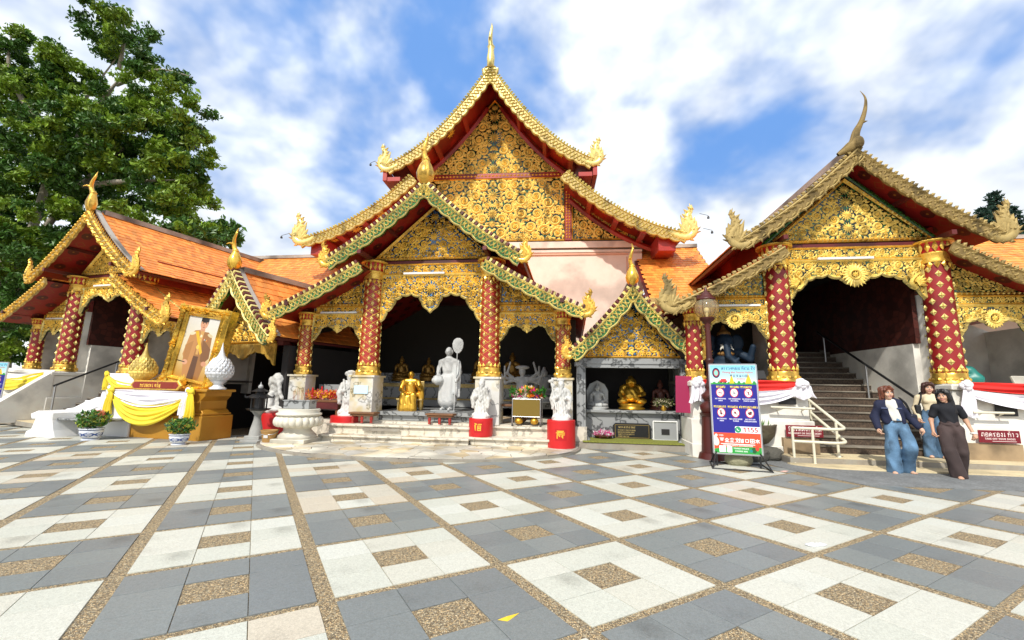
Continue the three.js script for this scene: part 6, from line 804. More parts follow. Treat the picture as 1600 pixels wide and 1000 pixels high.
{ const R = rng(33); for (const [x, z, s, l] of [[4.62, -9.05, 0.22, 'mossy stone block under the blue warning board'], [5.2, -9.6, 0.28, 'dark rough stone under the stone bowl planter'], [5.65, -9.75, 0.24, 'dark rough stone right of the bowl planter foot']]) { const g = prep(new THREE.DodecahedronGeometry(s, 2)); const p = g.attributes.position; for (let i = 0; i < p.count; i++) { const k = 0.8 + 0.4 * fbm(p.getX(i) * 5 + 9, p.getY(i) * 5, p.getZ(i) * 5, 3); p.setXYZ(i, p.getX(i) * k * 1.2, p.getY(i) * k * 0.75, p.getZ(i) * k); } g.computeVertexNormals(); const m = mesh('rock', [g], M(s < 0.23 ? [0.25, 0.24, 0.15] : [0.09, 0.085, 0.07], 0.9, 0, { bumpMap: bumpFine, bumpScale: 0.02 })); m.position.set(x, s * 0.5, z); scene.add(m); m.userData = { label: l, category: 'rock' }; } }
{ // stone bowl with plants
  const t = thing('stone_planter', 'wide dark stone bowl planter on rocks below the red and white swag', 'planter', null, 5.42, 0.3, -9.95); mesh('bowl', [lathe([[0.14, 0], [0.3, 0.06], [0.43, 0.22], [0.47, 0.42], [0.49, 0.46], [0.43, 0.46], [0.38, 0.36], [0.001, 0.34]], 28)], M([0.12, 0.1, 0.065], 0.85, 0, { map: grime(0.5, 61), bumpMap: bumpFine, bumpScale: 0.015 }), t); mesh('soil', [cyl(0.4, 0.4, 0.03, 20, 0, 0.4, 0)], mat.dark, t);
  const rb = new RB(), R = rng(8); for (let k = 0; k < 60; k++) { const a = R() * 6.28, r = R() * 0.36; rb.leaf(Math.cos(a) * r, 0.42, 1.57 + (R() - 0.5) * 2, 0.1 + R() * 0.1, 0.03, 0.01, Math.sin(a) * r, 0.3 * (R() - 0.5)); } stuff(mesh('leaves', [rb.geo()], M([0.09, 0.2, 0.03], 0.6), t));
}
// potted shrubs in blue and white pots
const potTex = print(512, 256, (c, w, h) => { c.fillStyle = '#dfe3ea'; c.fillRect(0, 0, w, h); c.strokeStyle = c.fillStyle = '#2a4a92'; c.lineWidth = 7; c.fillRect(0, 6, w, 12); c.fillRect(0, h - 22, w, 12); for (let k = 0; k < 6; k++) { const x = 42 + k * 85, y = 128; c.beginPath(); c.arc(x, y, 20, 0, 7); c.fill(); for (let p = 0; p < 6; p++) { c.beginPath(); c.ellipse(x + 34 * Math.cos(p * 1.047), y + 34 * Math.sin(p * 1.047), 15, 9, p * 1.047, 0, 7); c.fill(); } c.beginPath(); c.arc(x + 42, y - 46, 14, 0, 5); c.stroke(); c.beginPath(); c.arc(x + 42, y + 46, 14, 2, 7); c.stroke(); } });
function leafCloud(n, R, f, size, colour) { const g = new THREE.BufferGeometry(), pos = [], col = []; for (let k = 0; k < n; k++) { const [p, s0] = f(R), s = size * (0.7 + 0.6 * R()) * (s0 || 1), a = new THREE.Vector3(R() - 0.5, R() - 0.3, R() - 0.5).normalize(), b = new THREE.Vector3(R() - 0.5, R() - 0.5, R() - 0.5).cross(a).normalize(), c = colour(R, p), q = (u, v, w = 0) => { const nn = new THREE.Vector3().crossVectors(a, b); pos.push(p[0] + a.x * u * s + b.x * v * s + nn.x * w * s, p[1] + a.y * u * s + b.y * v * s + nn.y * w * s, p[2] + a.z * u * s + b.z * v * s + nn.z * w * s); col.push(c[0], c[1], c[2]); }; q(0, 0); q(0.45, 0.24, 0.1); q(0.5, 0, -0.03); q(0, 0); q(0.5, 0, -0.03); q(0.45, -0.24, 0.1); q(0.45, 0.24, 0.1); q(1, 0, -0.12); q(0.5, 0, -0.03); q(0.5, 0, -0.03); q(1, 0, -0.12); q(0.45, -0.24, 0.1); } g.setAttribute('position', new THREE.Float32BufferAttribute(pos, 3)); g.setAttribute('color', new THREE.Float32BufferAttribute(col, 3)); g.computeVertexNormals(); return boxUV(g); }
const leafM = vcol(0.5, { transmission: 0.25, thickness: 0, specularIntensity: 0.5 });
function potted(label, x, z, s, R, flowers) {
  const t = thing('potted_shrub', label, 'potted plant', null, x, 0, z, s * 3); t.scale.setScalar(s);
  mesh('pot', [lathe([[0.15, 0.05], [0.22, 0.1], [0.26, 0.2], [0.265, 0.27], [0.24, 0.3]], 32)].map(g => { const p = g.attributes.position, uv = g.attributes.uv; for (let i = 0; i < p.count; i++) uv.setY(i, clamp((p.getY(i) - 0.05) / 0.25)); return g; }), printed(potTex, 0.15), t, true);
  mesh('pot_rim', [lathe([[0.24, 0.3], [0.28, 0.31], [0.28, 0.34], [0.22, 0.34], [0.21, 0.28], [0.001, 0.28]], 32), lathe([[0.17, 0], [0.2, 0.01], [0.2, 0.035], [0.15, 0.06]], 28)], M([0.62, 0.66, 0.74], 0.15), t);
  mesh('stem', [0, 1, 2, 3, 4, 5].map(k => bar([0, 0.28, 0], [0.2 * Math.cos(k * 1.05), 0.55, 0.2 * Math.sin(k * 1.05)], 0.008, 5)), mat.bark, t);
  stuff(mesh('foliage', [leafCloud(520, R, r => { const a = r() * 6.28, e = Math.sqrt(r()), y = r(); return [[Math.cos(a) * e * (0.2 + 0.2 * Math.sin(y * 3)), 0.36 + y * 0.4, Math.sin(a) * e * (0.2 + 0.2 * Math.sin(y * 3))]]; }, 0.12, (r, p) => { const k = 0.4 + 0.9 * r(); return r() < 0.3 ? [0.3 * k, 0.34 * k, 0.04] : [0.07 * k, 0.2 * k, 0.03]; })], leafM, t));
  if (flowers) stuff(mesh('flowers', [leafCloud(160, R, r => { const q = [[-0.2, 0.72, 0.1], [-0.1, 0.66, 0.2], [0.22, 0.78, 0.1], [0.0, 0.74, 0.16]][Math.floor(r() * 4)]; return [[q[0] + (r() - 0.5) * 0.12, q[1] + (r() - 0.5) * 0.1, q[2] + (r() - 0.5) * 0.1]]; }, 0.07, r => [0.75, 0.2 + 0.15 * r(), 0.15])], leafM, t));
}
potted('blue and white pot with pink-flowered shrub beside the white bench', -10.45, -11.15, 0.88, rng(51), true);
potted('blue and white pot with yellow-green shrub before the gold pedestal', -7.85, -10.62, 0.76, rng(52), false);
{ // white masonry bench with a scrolled end
  const t = thing('masonry_bench', 'white masonry bench with a sweeping scrolled back at the left stair foot', 'bench', null, -11.35, 0, -11.95, -0.2); t.scale.setScalar(0.98);
  const slab = [[-1.2, 0.48], [-1.22, 0.6], [-1.08, 0.67], [-0.85, 0.7], [-0.5, 0.86], [-0.1, 1.0], [0.4, 1.06], [1.2, 1.08], [1.2, 0.9], [0.5, 0.88], [0.0, 0.78], [-0.4, 0.62], [-0.7, 0.52]];
  mesh('back', [T(extrude(slab, 0.3, 0.035), 0, 0, -0.5)], mat.whitePaint, t); mesh('arm', [T(extrude([[-1.15, 0.48], [-1.2, 0.58], [-1.0, 0.65], [-0.5, 0.6], [-0.5, 0.48]], 0.95, 0.03), 0, 0, -0.45)], mat.whitePaint, t);
  mesh('base', [T(extrude([[-1.3, 0], [-1.28, 0.12], [-1.12, 0.18], [-1.02, 0.48], [1.2, 0.48], [1.2, 0]], 0.34, 0.02), 0, 0, -0.5), T(extrude([[-1.3, 0], [-1.28, 0.12], [-1.12, 0.18], [-1.02, 0.48], [-0.5, 0.48], [-0.4, 0.18], [-0.3, 0]], 0.75, 0.02), 0, 0, -0.25), rbx(1.7, 0.5, 0.3, 0.02, 0.35, 0.7, -0.34)], mat.whitePaint, t); mesh('seat', [rbx(1.75, 0.06, 0.75, 0.02, 0.34, 0.47, 0.02)], mat.greyMarble, t);
}
{ const t = thing('notice_post', 'small dark arched notice on a white post beside the gold urn', 'sign', null, -10.25, 0, -12.5, -0.3); mesh('post', [rbx(0.34, 0.75, 0.3, 0.03, 0, 0.95, 0), rbx(0.5, 0.6, 0.45, 0.03, 0, 0.3, 0)], mat.whitePaint, t); mesh('notice', [T(extrude([[-0.17, 0], [0.17, 0], [0.17, 0.36], [0.1, 0.44], [0, 0.47], [-0.1, 0.44], [-0.17, 0.36]], 0.06, 0.01), 0, 1.32, 0)], mat.black, t); plate('lettering', 0.26, 0.28, 0, 1.54, 0.0725, print(128, 140, c => { c.fillStyle = '#141416'; c.fillRect(0, 0, 128, 140); c.fillStyle = '#a89a6c'; for (let k = 0; k < 7; k++) c.fillRect(14, 14 + k * 18, 100 - (k % 3) * 18, 6); }), t); }
{ // stone lantern
  const t = thing('lantern', 'black tiered lantern on a pale stone pedestal left of the terrace', 'lantern', null, -6.5, 0, -11.42); mesh('pedestal', [rbx(0.5, 0.07, 0.5, 0.01, 0, 0.035, 0), rbx(0.38, 0.1, 0.38, 0.02, 0, 0.11, 0), lathe([[0.17, 0.16], [0.15, 0.3], [0.09, 0.55], [0.085, 0.66], [0.14, 0.74], [0.2, 0.78]], 8)], M([0.36, 0.37, 0.37], 0.8, 0, { map: grime(0.3, 97) }), t); const k = [cyl(0.24, 0.3, 0.05, 6, 0, 0.81, 0), cyl(0.14, 0.14, 0.28, 6, 0, 0.98, 0), cyl(0.34, 0.16, 0.1, 6, 0, 1.15, 0), cyl(0.12, 0.1, 0.08, 6, 0, 1.23, 0), cyl(0.22, 0.08, 0.08, 6, 0, 1.3, 0)]; for (let i = 0; i < 6; i++) k.push(bar([0.2 * Math.cos(i * 1.047), 0.82, 0.2 * Math.sin(i * 1.047)], [0.2 * Math.cos(i * 1.047), 1.12, 0.2 * Math.sin(i * 1.047)], 0.018, 5), T(taper([[0.28, 1.12, 0], [0.36, 1.12, 0], [0.38, 1.18, 0]], [0.03, 0.02, 0.005], 6, 5), 0, 0, 0, 0, i * 1.047)); mesh('lantern_house', k, mat.black, t); mesh('finial', [sph(0.06, 0, 1.38, 0), cyl(0.03, 0.003, 0.1, 8, 0, 1.46, 0)], mat.greyStone, t);
}
{ // marble pedestal bowl with incense box
  const [X, Z] = where('centre', -2.75, 1.45), t = thing('marble_urn', 'broad fluted white marble incense urn at the left end of the steps', 'urn', null, X, 0.07, Z, -0.1); mesh('foot', [rbx(0.86, 0.1, 0.86, 0.02, 0, 0.05, 0), lathe([[0.42, 0.1], [0.44, 0.16], [0.36, 0.24], [0.3, 0.3], [0.33, 0.36]], 28)], mat.creamStone, t); const g = []; for (let k = 0; k < 22; k++) { const a = k / 22 * 6.283; g.push(sph(0.1, Math.sin(a) * 0.47, 0.5, Math.cos(a) * 0.47, 1, 1.25, 1, 9)); } mesh('bowl', [lathe([[0.32, 0.34], [0.46, 0.42], [0.53, 0.5], [0.5, 0.6], [0.44, 0.64]], 32), ...g], mat.creamStone, t); mesh('rim', [lathe([[0.44, 0.62], [0.52, 0.65], [0.52, 0.69], [0.46, 0.72], [0.48, 0.78], [0.46, 0.8], [0.001, 0.8]], 32)], mat.creamStone, t);
  const u = thing('incense_box', 'grey metal incense box on the fluted marble urn', 'box', null, X, 0.87, Z, -0.1); mesh('box', [rbx(0.66, 0.2, 0.34, 0.01, 0, 0.1, 0), bx(0.7, 0.02, 0.38, 0, 0.2, 0)], mat.greyMarble, u); mesh('glass_guard', [bx(0.36, 0.22, 0.012, 0.12, 0.32, 0.14)], mat.glass, u); mesh('incense', Array.from({ length: 14 }, (_, k) => bar([-0.2 + k * 0.035, 0.2, 0.02 * (k % 3)], [-0.21 + k * 0.037, 0.42 + 0.03 * (k % 4), 0.02 * (k % 3)], 0.004, 4)), M([0.4, 0.12, 0.03], 0.8), u);
}
{ const [X, Z] = where('centre', -3.3, 1.72), t = thing('bucket', 'small tan bucket on the terrace between lantern and marble urn', 'bucket', null, X, 0.075, Z); mesh('pail', [lathe([[0.13, 0], [0.14, 0.01], [0.19, 0.26], [0.205, 0.27], [0.2, 0.29], [0.18, 0.27], [0.13, 0.03]], 24)], M([0.36, 0.2, 0.06], 0.6), t); mesh('handle', [tube([[-0.2, 0.26, 0], [-0.14, 0.2, 0.14], [0.14, 0.2, 0.14], [0.2, 0.26, 0]], 0.008, 16, 5)], mat.steel, t); plate('sticker', 0.1, 0.07, 0, 0.15, 0.172, print(32, 24, c => { c.fillStyle = '#ddd'; c.fillRect(0, 0, 32, 24); }), t, 0, 0.16); }
function lowTable(label, x, z, y, w) { const t = thing('low_table', label, 'table', 'centre', x, y, z); mesh('tabletop', [rbx(w, 0.05, 0.36, 0.015, 0, 0.25, 0), bx(w - 0.08, 0.04, 0.3, 0, 0.2, 0)], mat.wood, t); for (const s of [-1, 0, 1]) mesh('leg', [lathe([[0.04, 0], [0.03, 0.05], [0.045, 0.1], [0.03, 0.18]], 10, s * (w / 2 - 0.1), 0, 0.1)], mat.red, t); return t; }
lowTable('low red-legged offering table in front of the white monk statue', 0.5, 0.25, 0.49, 0.75); lowTable('low red-legged offering table beside the left capped figure', -1.55, 0.45, 0.49, 0.72);
{ // flower cart
  const t = thing('flower_cart', 'glass-sided offering cart topped with bright flowers in the right bay', 'cart', 'centre', 2.78, 0.5, 0.12, -0.03), f = []; for (const x of [-0.36, 0.36]) for (const z of [-0.22, 0.22]) f.push(bar([x, 0.02, z], [x, 0.7, z], 0.016, 6)); for (const y of [0.24, 0.68]) for (const z of [-0.22, 0.22]) f.push(bar([-0.36, y, z], [0.36, y, z], 0.014, 6)); mesh('frame', f, mat.steel, t); mesh('tray', [bx(0.72, 0.02, 0.44, 0, 0.69, 0), bx(0.72, 0.02, 0.44, 0, 0.24, 0)], mat.steel, t); mesh('panel', [bx(0.7, 0.42, 0.012, 0, 0.46, 0.22)], M([0.22, 0.15, 0.03], 0.15, 0.3), t); for (const x of [-0.36, 0.36]) mesh('caster', [cyl(0.04, 0.04, 0.03, 12, x, 0.03, 0.22, 0, 0, 1.57)], mat.black, t); mesh('bowl', [-0.2, 0.2].map(x => sph(0.11, x, 0.13, 0.15, 1, 0.8, 1)), mat.goldStatue, t);
  const R = rng(61), b = thing('flower_arrangement', 'heap of pink, orange and yellow flowers on the offering cart', 'flowers', 'centre', 2.78, 1.2, 0.12); const PC = [[0.75, 0.04, 0.3], [0.8, 0.2, 0.02], [0.85, 0.5, 0.03], [0.5, 0.03, 0.4], [0.8, 0.7, 0.6]]; stuff(mesh('blossoms', [leafCloud(900, R, r => { const a = r() * 6.28, e = Math.sqrt(r()), q = 1 - e * e; return [[Math.cos(a) * e * 0.4, 0.04 + 0.26 * q * (0.4 + 0.6 * r()), Math.sin(a) * e * 0.22]]; }, 0.085, (r, p) => PC[Math.floor(hash3(Math.floor(p[0] * 9), Math.floor(p[1] * 9), Math.floor(p[2] * 9)) * 5)])], leafM, b)); stuff(mesh('leaves', [leafCloud(180, R, r => { const a = r() * 6.28; return [[Math.cos(a) * 0.42, 0.05 + r() * 0.16, Math.sin(a) * 0.22]]; }, 0.12, r => [0.04, 0.14 + 0.06 * r(), 0.02])], leafM, b));
  const s = thing('side_table', 'dark carved offering table with curled legs beside the flower cart', 'table', 'centre', 2.25, 0.5, -0.25); mesh('tabletop', [rbx(0.8, 0.06, 0.4, 0.015, 0, 0.5, 0)], mat.wood, s); for (const x of [-1, 1]) mesh('leg', [taper([[x * 0.34, 0.48, 0], [x * 0.46, 0.36, 0], [x * 0.44, 0.16, 0], [x * 0.3, 0.03, 0]], [0.06, 0.07, 0.05, 0.05], 14, 8)], mat.wood, s);
  const s2 = thing('flower_table', 'dark wood table of orange and red flower offerings left of the steps', 'table', 'centre', -2.95, 0.5, -0.02); mesh('tabletop', [rbx(1.1, 0.07, 0.5, 0.015, 0, 0.52, 0)], mat.wood, s2); for (const x of [-0.46, 0.46]) mesh('leg', [bx(0.07, 0.5, 0.4, x, 0.25, 0)], mat.wood, s2); mesh('apron', [bx(1.0, 0.2, 0.03, 0, 0.4, 0.22)], mat.redDark, s2);
  const fl = thing('flower_arrangement', 'orange and red flowers in bowls on the dark wood table left of the steps', 'flowers', 'centre', -2.95, 1.05, 0); const P2 = [[0.85, 0.35, 0.02], [0.85, 0.55, 0.04], [0.6, 0.04, 0.03], [0.8, 0.2, 0.25]]; stuff(mesh('blossoms', [leafCloud(900, R, r => [[(r() - 0.5) * 1.05, 0.03 + r() * 0.2, (r() - 0.5) * 0.42]], 0.08, (r, p) => P2[Math.floor(hash3(Math.floor(p[0] * 11), Math.floor(p[1] * 9), Math.floor(p[2] * 9)) * 4)])], leafM, fl)); mesh('candle', [cyl(0.025, 0.025, 0.3, 10, -0.35, 0.18, 0.1), cyl(0.025, 0.025, 0.34, 10, -0.1, 0.2, 0.05)], mat.redBright, fl);
}
{ // in and before the marble shrine
  const t = thing('memorial_plaque', 'black granite plaque with gold lettering under the shrine shelf', 'plaque', 'shrine', 0.03, 0.18, -0.58); mesh('slab', [T(extrude([[-0.48, 0], [0.48, 0], [0.48, 0.34], [0.42, 0.4], [-0.42, 0.4], [-0.48, 0.34]], 0.05, 0.008), 0, 0, 0)], mat.black, t); plate('lettering', 0.9, 0.36, 0, 0.2, 0.0595, print(512, 205, (c, w, h) => { c.fillStyle = '#101014'; c.fillRect(0, 0, w, h); c.strokeStyle = '#b89a4c'; c.lineWidth = 4; c.strokeRect(10, 10, w - 20, h - 20); thai(c, 'พระสงฆทรงพร', 60, 24, 34, '#c9b06a', 4); for (let k = 0; k < 4; k++) thai(c, ['ทาบญถวายพระรวมกน', 'พอแมและลกหลานทก', 'คนสรางศาลานถวาย', 'เปนทานบารม'][k].replace(/[^กดตถทนบปพมรลวสหอา]/g, 'ร'), 50, 74 + k * 30, 22, '#c9b06a', 3); }), t);
  const g = thing('glass_case', 'small white-framed notice stand under the shrine shelf', 'stand', 'shrine', 0.86, 0.18, -0.42), e = [[-0.3, 0], [0.3, 0], [0.3, 0.48], [-0.3, 0.48]]; mesh('frame', e.map((p, i) => { const q = e[(i + 1) % 4]; return bar([...p, 0], [...q, 0], 0.022, 6); }).concat([bar([-0.3, 0.02, 0], [-0.3, 0.02, -0.2], 0.02, 6), bar([0.3, 0.02, 0], [0.3, 0.02, -0.2], 0.02, 6)]), mat.whitePaint, g); mesh('panel', [bx(0.56, 0.44, 0.012, 0, 0.24, -0.01)], M([0.32, 0.33, 0.34], 0.3), g); mesh('tag', [bx(0.2, 0.14, 0.01, 0, 0.22, 0.006)], mat.dark, g);
  const R = rng(66), f = thing('flower_tray', 'tray of pink and white flowers on the shrine floor left of the plaque', 'flowers', 'shrine', -0.72, 0.2, -0.45); mesh('tray', [lathe([[0.16, 0], [0.24, 0.05], [0.28, 0.07], [0.001, 0.06]], 20)], mat.wood, f); stuff(mesh('blossoms', [leafCloud(300, R, r => { const a = r() * 6.28, q = Math.sqrt(r()); return [[Math.cos(a) * q * 0.26, 0.06 + 0.1 * (1 - q) + 0.05 * r(), Math.sin(a) * q * 0.2]]; }, 0.07, r => r() < 0.5 ? [0.7, 0.08, 0.3] : [0.75, 0.7, 0.7])], leafM, f));
  const h = thing('flower_vase', 'dim bunch of flowers in front of the dark red figure in the shrine', 'flowers', 'shrine', 0.9, 0.92, -0.75); mesh('vase', [lathe([[0.05, 0], [0.08, 0.06], [0.05, 0.13], [0.06, 0.15]], 14)], mat.goldStatue, h); stuff(mesh('blossoms', [leafCloud(260, R, r => { const a = r() * 6.28, q = Math.sqrt(r()); return [[Math.cos(a) * q * 0.26, 0.14 + 0.16 * r(), Math.sin(a) * q * 0.14]]; }, 0.07, r => r() < 0.5 ? [0.5, 0.45, 0.3] : [0.1, 0.14, 0.03])], leafM, h));
  const b = thing('banner', 'plain magenta board hung on the right pillar of the marble shrine', 'banner', 'shrine', 1.08, 0.95, 0.72, -0.12); mesh('board', [rbx(0.36, 0.86, 0.025, 0.006, 0, 0.43, 0, 0, 0, -0.03)], M([0.3, 0.008, 0.065], 0.6), b); mesh('hook', [bar([0, 0.86, 0], [0.12, 0.92, -0.6], 0.008, 5)], mat.black, b);
}
{ // fallen leaf and scrap of plastic
  const rb = new RB(); rb.leaf(0, 0, 0, 0.16, 0.05, 0.012, 0, 0.35); const g = rb.geo(); g.rotateX(-Math.PI / 2); const m = mesh('fallen_leaf', [g], M([0.75, 0.5, 0.03], 0.6)); m.position.set(-0.06, 0.0125, -3.0); m.rotation.y = 0.25; scene.add(m); m.userData = { label: 'single yellow fallen leaf on the grey tiles in the foreground', category: 'leaf' };
  const R = rng(91), h = []; for (let k = 0; k < 14; k++) h.push(sph(0.04 + 0.03 * R(), (R() - 0.5) * 0.32, 0.02 + 0.012 * R(), (R() - 0.5) * 0.1, 1, 0.35, 0.8, 6)); const p = mesh('plastic_scrap', h, M([0.72, 0.74, 0.78], 0.25)); p.position.set(2.96, 0.008, -4.46); p.scale.setScalar(0.5); p.rotation.y = 0.2; scene.add(p); p.userData = { label: 'crumpled clear plastic scrap on the paving at the right', category: 'litter' };
  const q = mesh('fallen_leaf', [T(rb.geo(), 0, 0, 0, -Math.PI / 2)], M([0.7, 0.42, 0.35], 0.6)); q.position.set(5.0, 0.014, -8.35); q.scale.setScalar(1.4); scene.add(q); q.userData = { label: 'pale pink scrap of petals right of the warning board foot', category: 'leaf' };
}

// ---------- trees ----------
{
  const t = thing('broadleaf_tree', 'huge dark green broadleaf tree behind the left porch', 'tree', null, -30, 0, -25), R = rng(202);
  const rel = (x, y, z) => [x + 30, y, z + 25];
  const limbs = [[rel(-30, 0, -25), rel(-30, 5, -25), rel(-29, 10, -25)], [rel(-29.5, 8, -25), rel(-26, 13, -24.5), rel(-22, 16.5, -24)], [rel(-29, 10, -25), rel(-28, 17, -25), rel(-25, 22, -24.5)], [rel(-25, 20.8, -24.6), rel(-24.4, 22.4, -24), rel(-24.6, 23.8, -24)], [rel(-26, 13, -24.5), rel(-22, 12.6, -23), rel(-18.5, 12.5, -22.5)], [rel(-29.5, 7, -25), rel(-24, 9, -23), rel(-18, 9.6, -21.8)], [rel(-29, 9, -25), rel(-33, 14, -24), rel(-36, 18, -24)], [rel(-28, 15, -25), rel(-31, 20, -24), rel(-31.5, 23.5, -24)], [rel(-24.6, 19.5, -24.2), rel(-21.5, 20, -23.5), rel(-19, 19.2, -23)], [rel(-27, 16, -24.8), rel(-25, 18.4, -24), rel(-23.4, 20.2, -23.6)]];
  mesh('trunk', [taper(limbs[0], [1.1, 0.85, 0.7], 20, 12), ...limbs.slice(1).map((l, i) => taper(l, i === 2 || i === 7 ? [0.13, 0.08, 0.01] : [0.24, 0.14, 0.02], 20, 8))], M([0.34, 0.3, 0.24], 0.9, 0, { bumpMap: bumpFine, bumpScale: 0.02 }), t);
  // clumps: centre, radii
  const cl = [[-27, 12, -25, 5.2, 4.2, 4], [-21.6, 15.2, -24, 3.0, 2.6, 3], [-19.6, 13.2, -23.4, 2.2, 1.7, 2.4], [-23, 17.8, -24, 2.4, 1.5, 2], [-32, 16, -25, 5, 4.5, 4], [-28, 18, -25, 3.4, 2.2, 3], [-25.3, 23.6, -24.4, 1.9, 2.3, 1.8], [-23, 21.8, -24, 1.3, 1.3, 1.4], [-21, 20.2, -24, 0.9, 0.5, 1], [-29.5, 21.6, -24, 1.7, 0.9, 1.6], [-32, 20.5, -24, 2.2, 1.4, 2], [-27.4, 20.6, -24, 1.4, 0.8, 1.4], [-18.6, 15.8, -23, 1.2, 0.9, 1.6], [-18.4, 11.6, -22.8, 1.6, 1.3, 1.8], [-20, 9.8, -22.8, 3, 1.6, 2.4], [-21, 17.3, -24, 2.4, 1.3, 2], [-18.9, 14.6, -23.2, 1.3, 1.2, 1.6], [-24, 15, -24, 3.4, 2.6, 2.4], [-28.5, 19.6, -24.6, 3.2, 1.6, 2.2], [-33, 21.6, -24, 2.6, 1.5, 2], [-16.6, 9.6, -21.6, 1.9, 1.0, 1.6], [-14.9, 8.7, -21.2, 1.0, 0.8, 1.2], [-25, 8.6, -24, 5, 3, 3.4], [-32, 9, -25, 5, 4.4, 4], [-34, 5, -25, 5, 3.6, 4], [-27, 5, -25, 4, 3, 3.5], [-22.4, 19.6, -23.5, 1.1, 0.6, 1.2], [-19.4, 18.6, -23.2, 0.9, 0.8, 1.0], [-26, 15.5, -23.5, 3.2, 2, 2.6]];
  const G = []; const wsum = cl.map(c => Math.pow(c[3] * c[4] * c[5], 0.72)), tot = wsum.reduce((a, b) => a + b), N = 25000;
  const spots = []; cl.forEach((c, i) => { const n = Math.round(60 * wsum[i] / tot * 16); for (let k = 0; k < n; k++) { const a = R() * 6.283, u = 2 * R() - 1, r = Math.pow(R(), 0.4), s = Math.sqrt(1 - u * u); spots.push([...rel(c[0] + c[3] * r * s * Math.cos(a), c[1] + c[4] * r * u, c[2] + c[5] * r * s * Math.sin(a)), 0.2 + 0.34 * R(), R()]); } });
  const lg = leafCloud(8, rng(4), r => [[(r() - 0.5) * 0.34, (r() - 0.5) * 0.24, (r() - 0.5) * 0.34]], 0.26, () => [1, 1, 1]); lg.deleteAttribute('color');
  const im = new THREE.InstancedMesh(lg, M([1, 1, 1], 0.42, 0, { transmission: 0.3, thickness: 0, specularIntensity: 0.6 }), N); im.name = 'crown'; const m4 = new THREE.Matrix4(), col = new THREE.Color(), e = new THREE.Euler(), q = new THREE.Quaternion();
  for (let k = 0; k < N; k++) { const s = spots[Math.floor(R() * spots.length)], a = R() * 6.283, u = 2 * R() - 1, r = Math.pow(R(), 0.5) * s[3] * 1.5, ss = Math.sqrt(1 - u * u); e.set(R() * 6, R() * 6, R() * 6); q.setFromEuler(e); const sc = 0.75 + 0.6 * R(); m4.compose(new THREE.Vector3(s[0] + r * ss * Math.cos(a), s[1] + 0.45 * r * u, s[2] + r * ss * Math.sin(a)), q, new THREE.Vector3(sc, sc, sc)); im.setMatrixAt(k, m4); const v = 0.6 + 0.8 * R(), y = s[4] > 0.5 ? 1 : 0; col.setRGB((0.065 + 0.15 * y) * v, (0.16 + 0.18 * y) * v, (0.02 + 0.008 * y) * v); im.setColorAt(k, col); }
  im.castShadow = im.receiveShadow = true; stuff(im); t.add(im);
  // young shoots: thin twigs at the top that show against the sky
  const tw = []; for (let k = 0; k < 70; k++) { const s = spots[Math.floor(R() * spots.length)]; tw.push(taper([[s[0], s[1], s[2]], [s[0] + (R() - 0.3) * 0.6, s[1] + R() * 0.2, s[2] + (R() - 0.5)], [s[0] + (R() - 0.4) * 1.1, s[1] + R() * 0.35, s[2] + (R() - 0.5)]], [0.035, 0.025, 0.006], 6, 4)); } stuff(mesh('twigs', tw, mat.bark, t));
}
function pine(x, z, h, label, seed) {
  const t = thing('pine_tree', label, 'tree', null, x, 0, z), R = rng(seed); mesh('trunk', [taper([[0, 0, 0], [0.1, h * 0.5, 0], [0, h, 0]], [0.4, 0.22, 0.03], 14, 7)], mat.bark, t);
  const br = [], pts = []; for (let y = h * 0.45; y < h - 0.3; y += 0.75) { const L = 0.4 + 2.9 * Math.pow((h - y) / (h * 0.55), 0.8), n = 7; for (let k = 0; k < n; k++) { const a = k / n * 6.283 + y * 3 + R() * 0.5, l = L * (0.7 + 0.5 * R()); br.push(taper([[0, y, 0], [Math.cos(a) * l * 0.6, y + 0.05 * l, Math.sin(a) * l * 0.6], [Math.cos(a) * l, y + 0.32 * l, Math.sin(a) * l]], [0.06, 0.04, 0.01], 6, 4)); for (let i = 0; i < 26; i++) { const u = 0.25 + 0.75 * R(); pts.push([Math.cos(a) * l * u + (R() - 0.5) * 0.35, y + 0.3 * l * u * u + (R() - 0.5) * 0.22, Math.sin(a) * l * u + (R() - 0.5) * 0.35]); } } }
  mesh('branches', br, mat.bark, t); let k = 0; stuff(mesh('crown', [leafCloud(pts.length, R, () => [pts[k++]], 0.5, r => { const v = 0.6 + 0.7 * r(); return [0.02 * v, 0.06 * v, 0.035 * v]; })], leafM, t));
}
pine(70.6, -60, 31.2, 'taller dark pine rising behind the right porch roof', 401); pine(74.2, -61, 29.2, 'right-hand dark pine behind the flame finial of the right porch', 402); pine(67.4, -59, 28.2, 'shorter dark pine left of the tall pine on the right horizon', 403);
// ---------- people ----------
const V3 = (a, b, t) => [lerp(a[0], b[0], t), lerp(a[1], b[1], t), lerp(a[2], b[2], t)], add3 = (a, b, k = 1) => [a[0] + b[0] * k, a[1] + b[1] * k, a[2] + b[2] * k];
function unit(a) { const l = Math.hypot(...a) || 1; return a.map(v => v / l); }
const cross3 = (a, b) => [a[1] * b[2] - a[2] * b[1], a[2] * b[0] - a[0] * b[2], a[0] * b[1] - a[1] * b[0]];
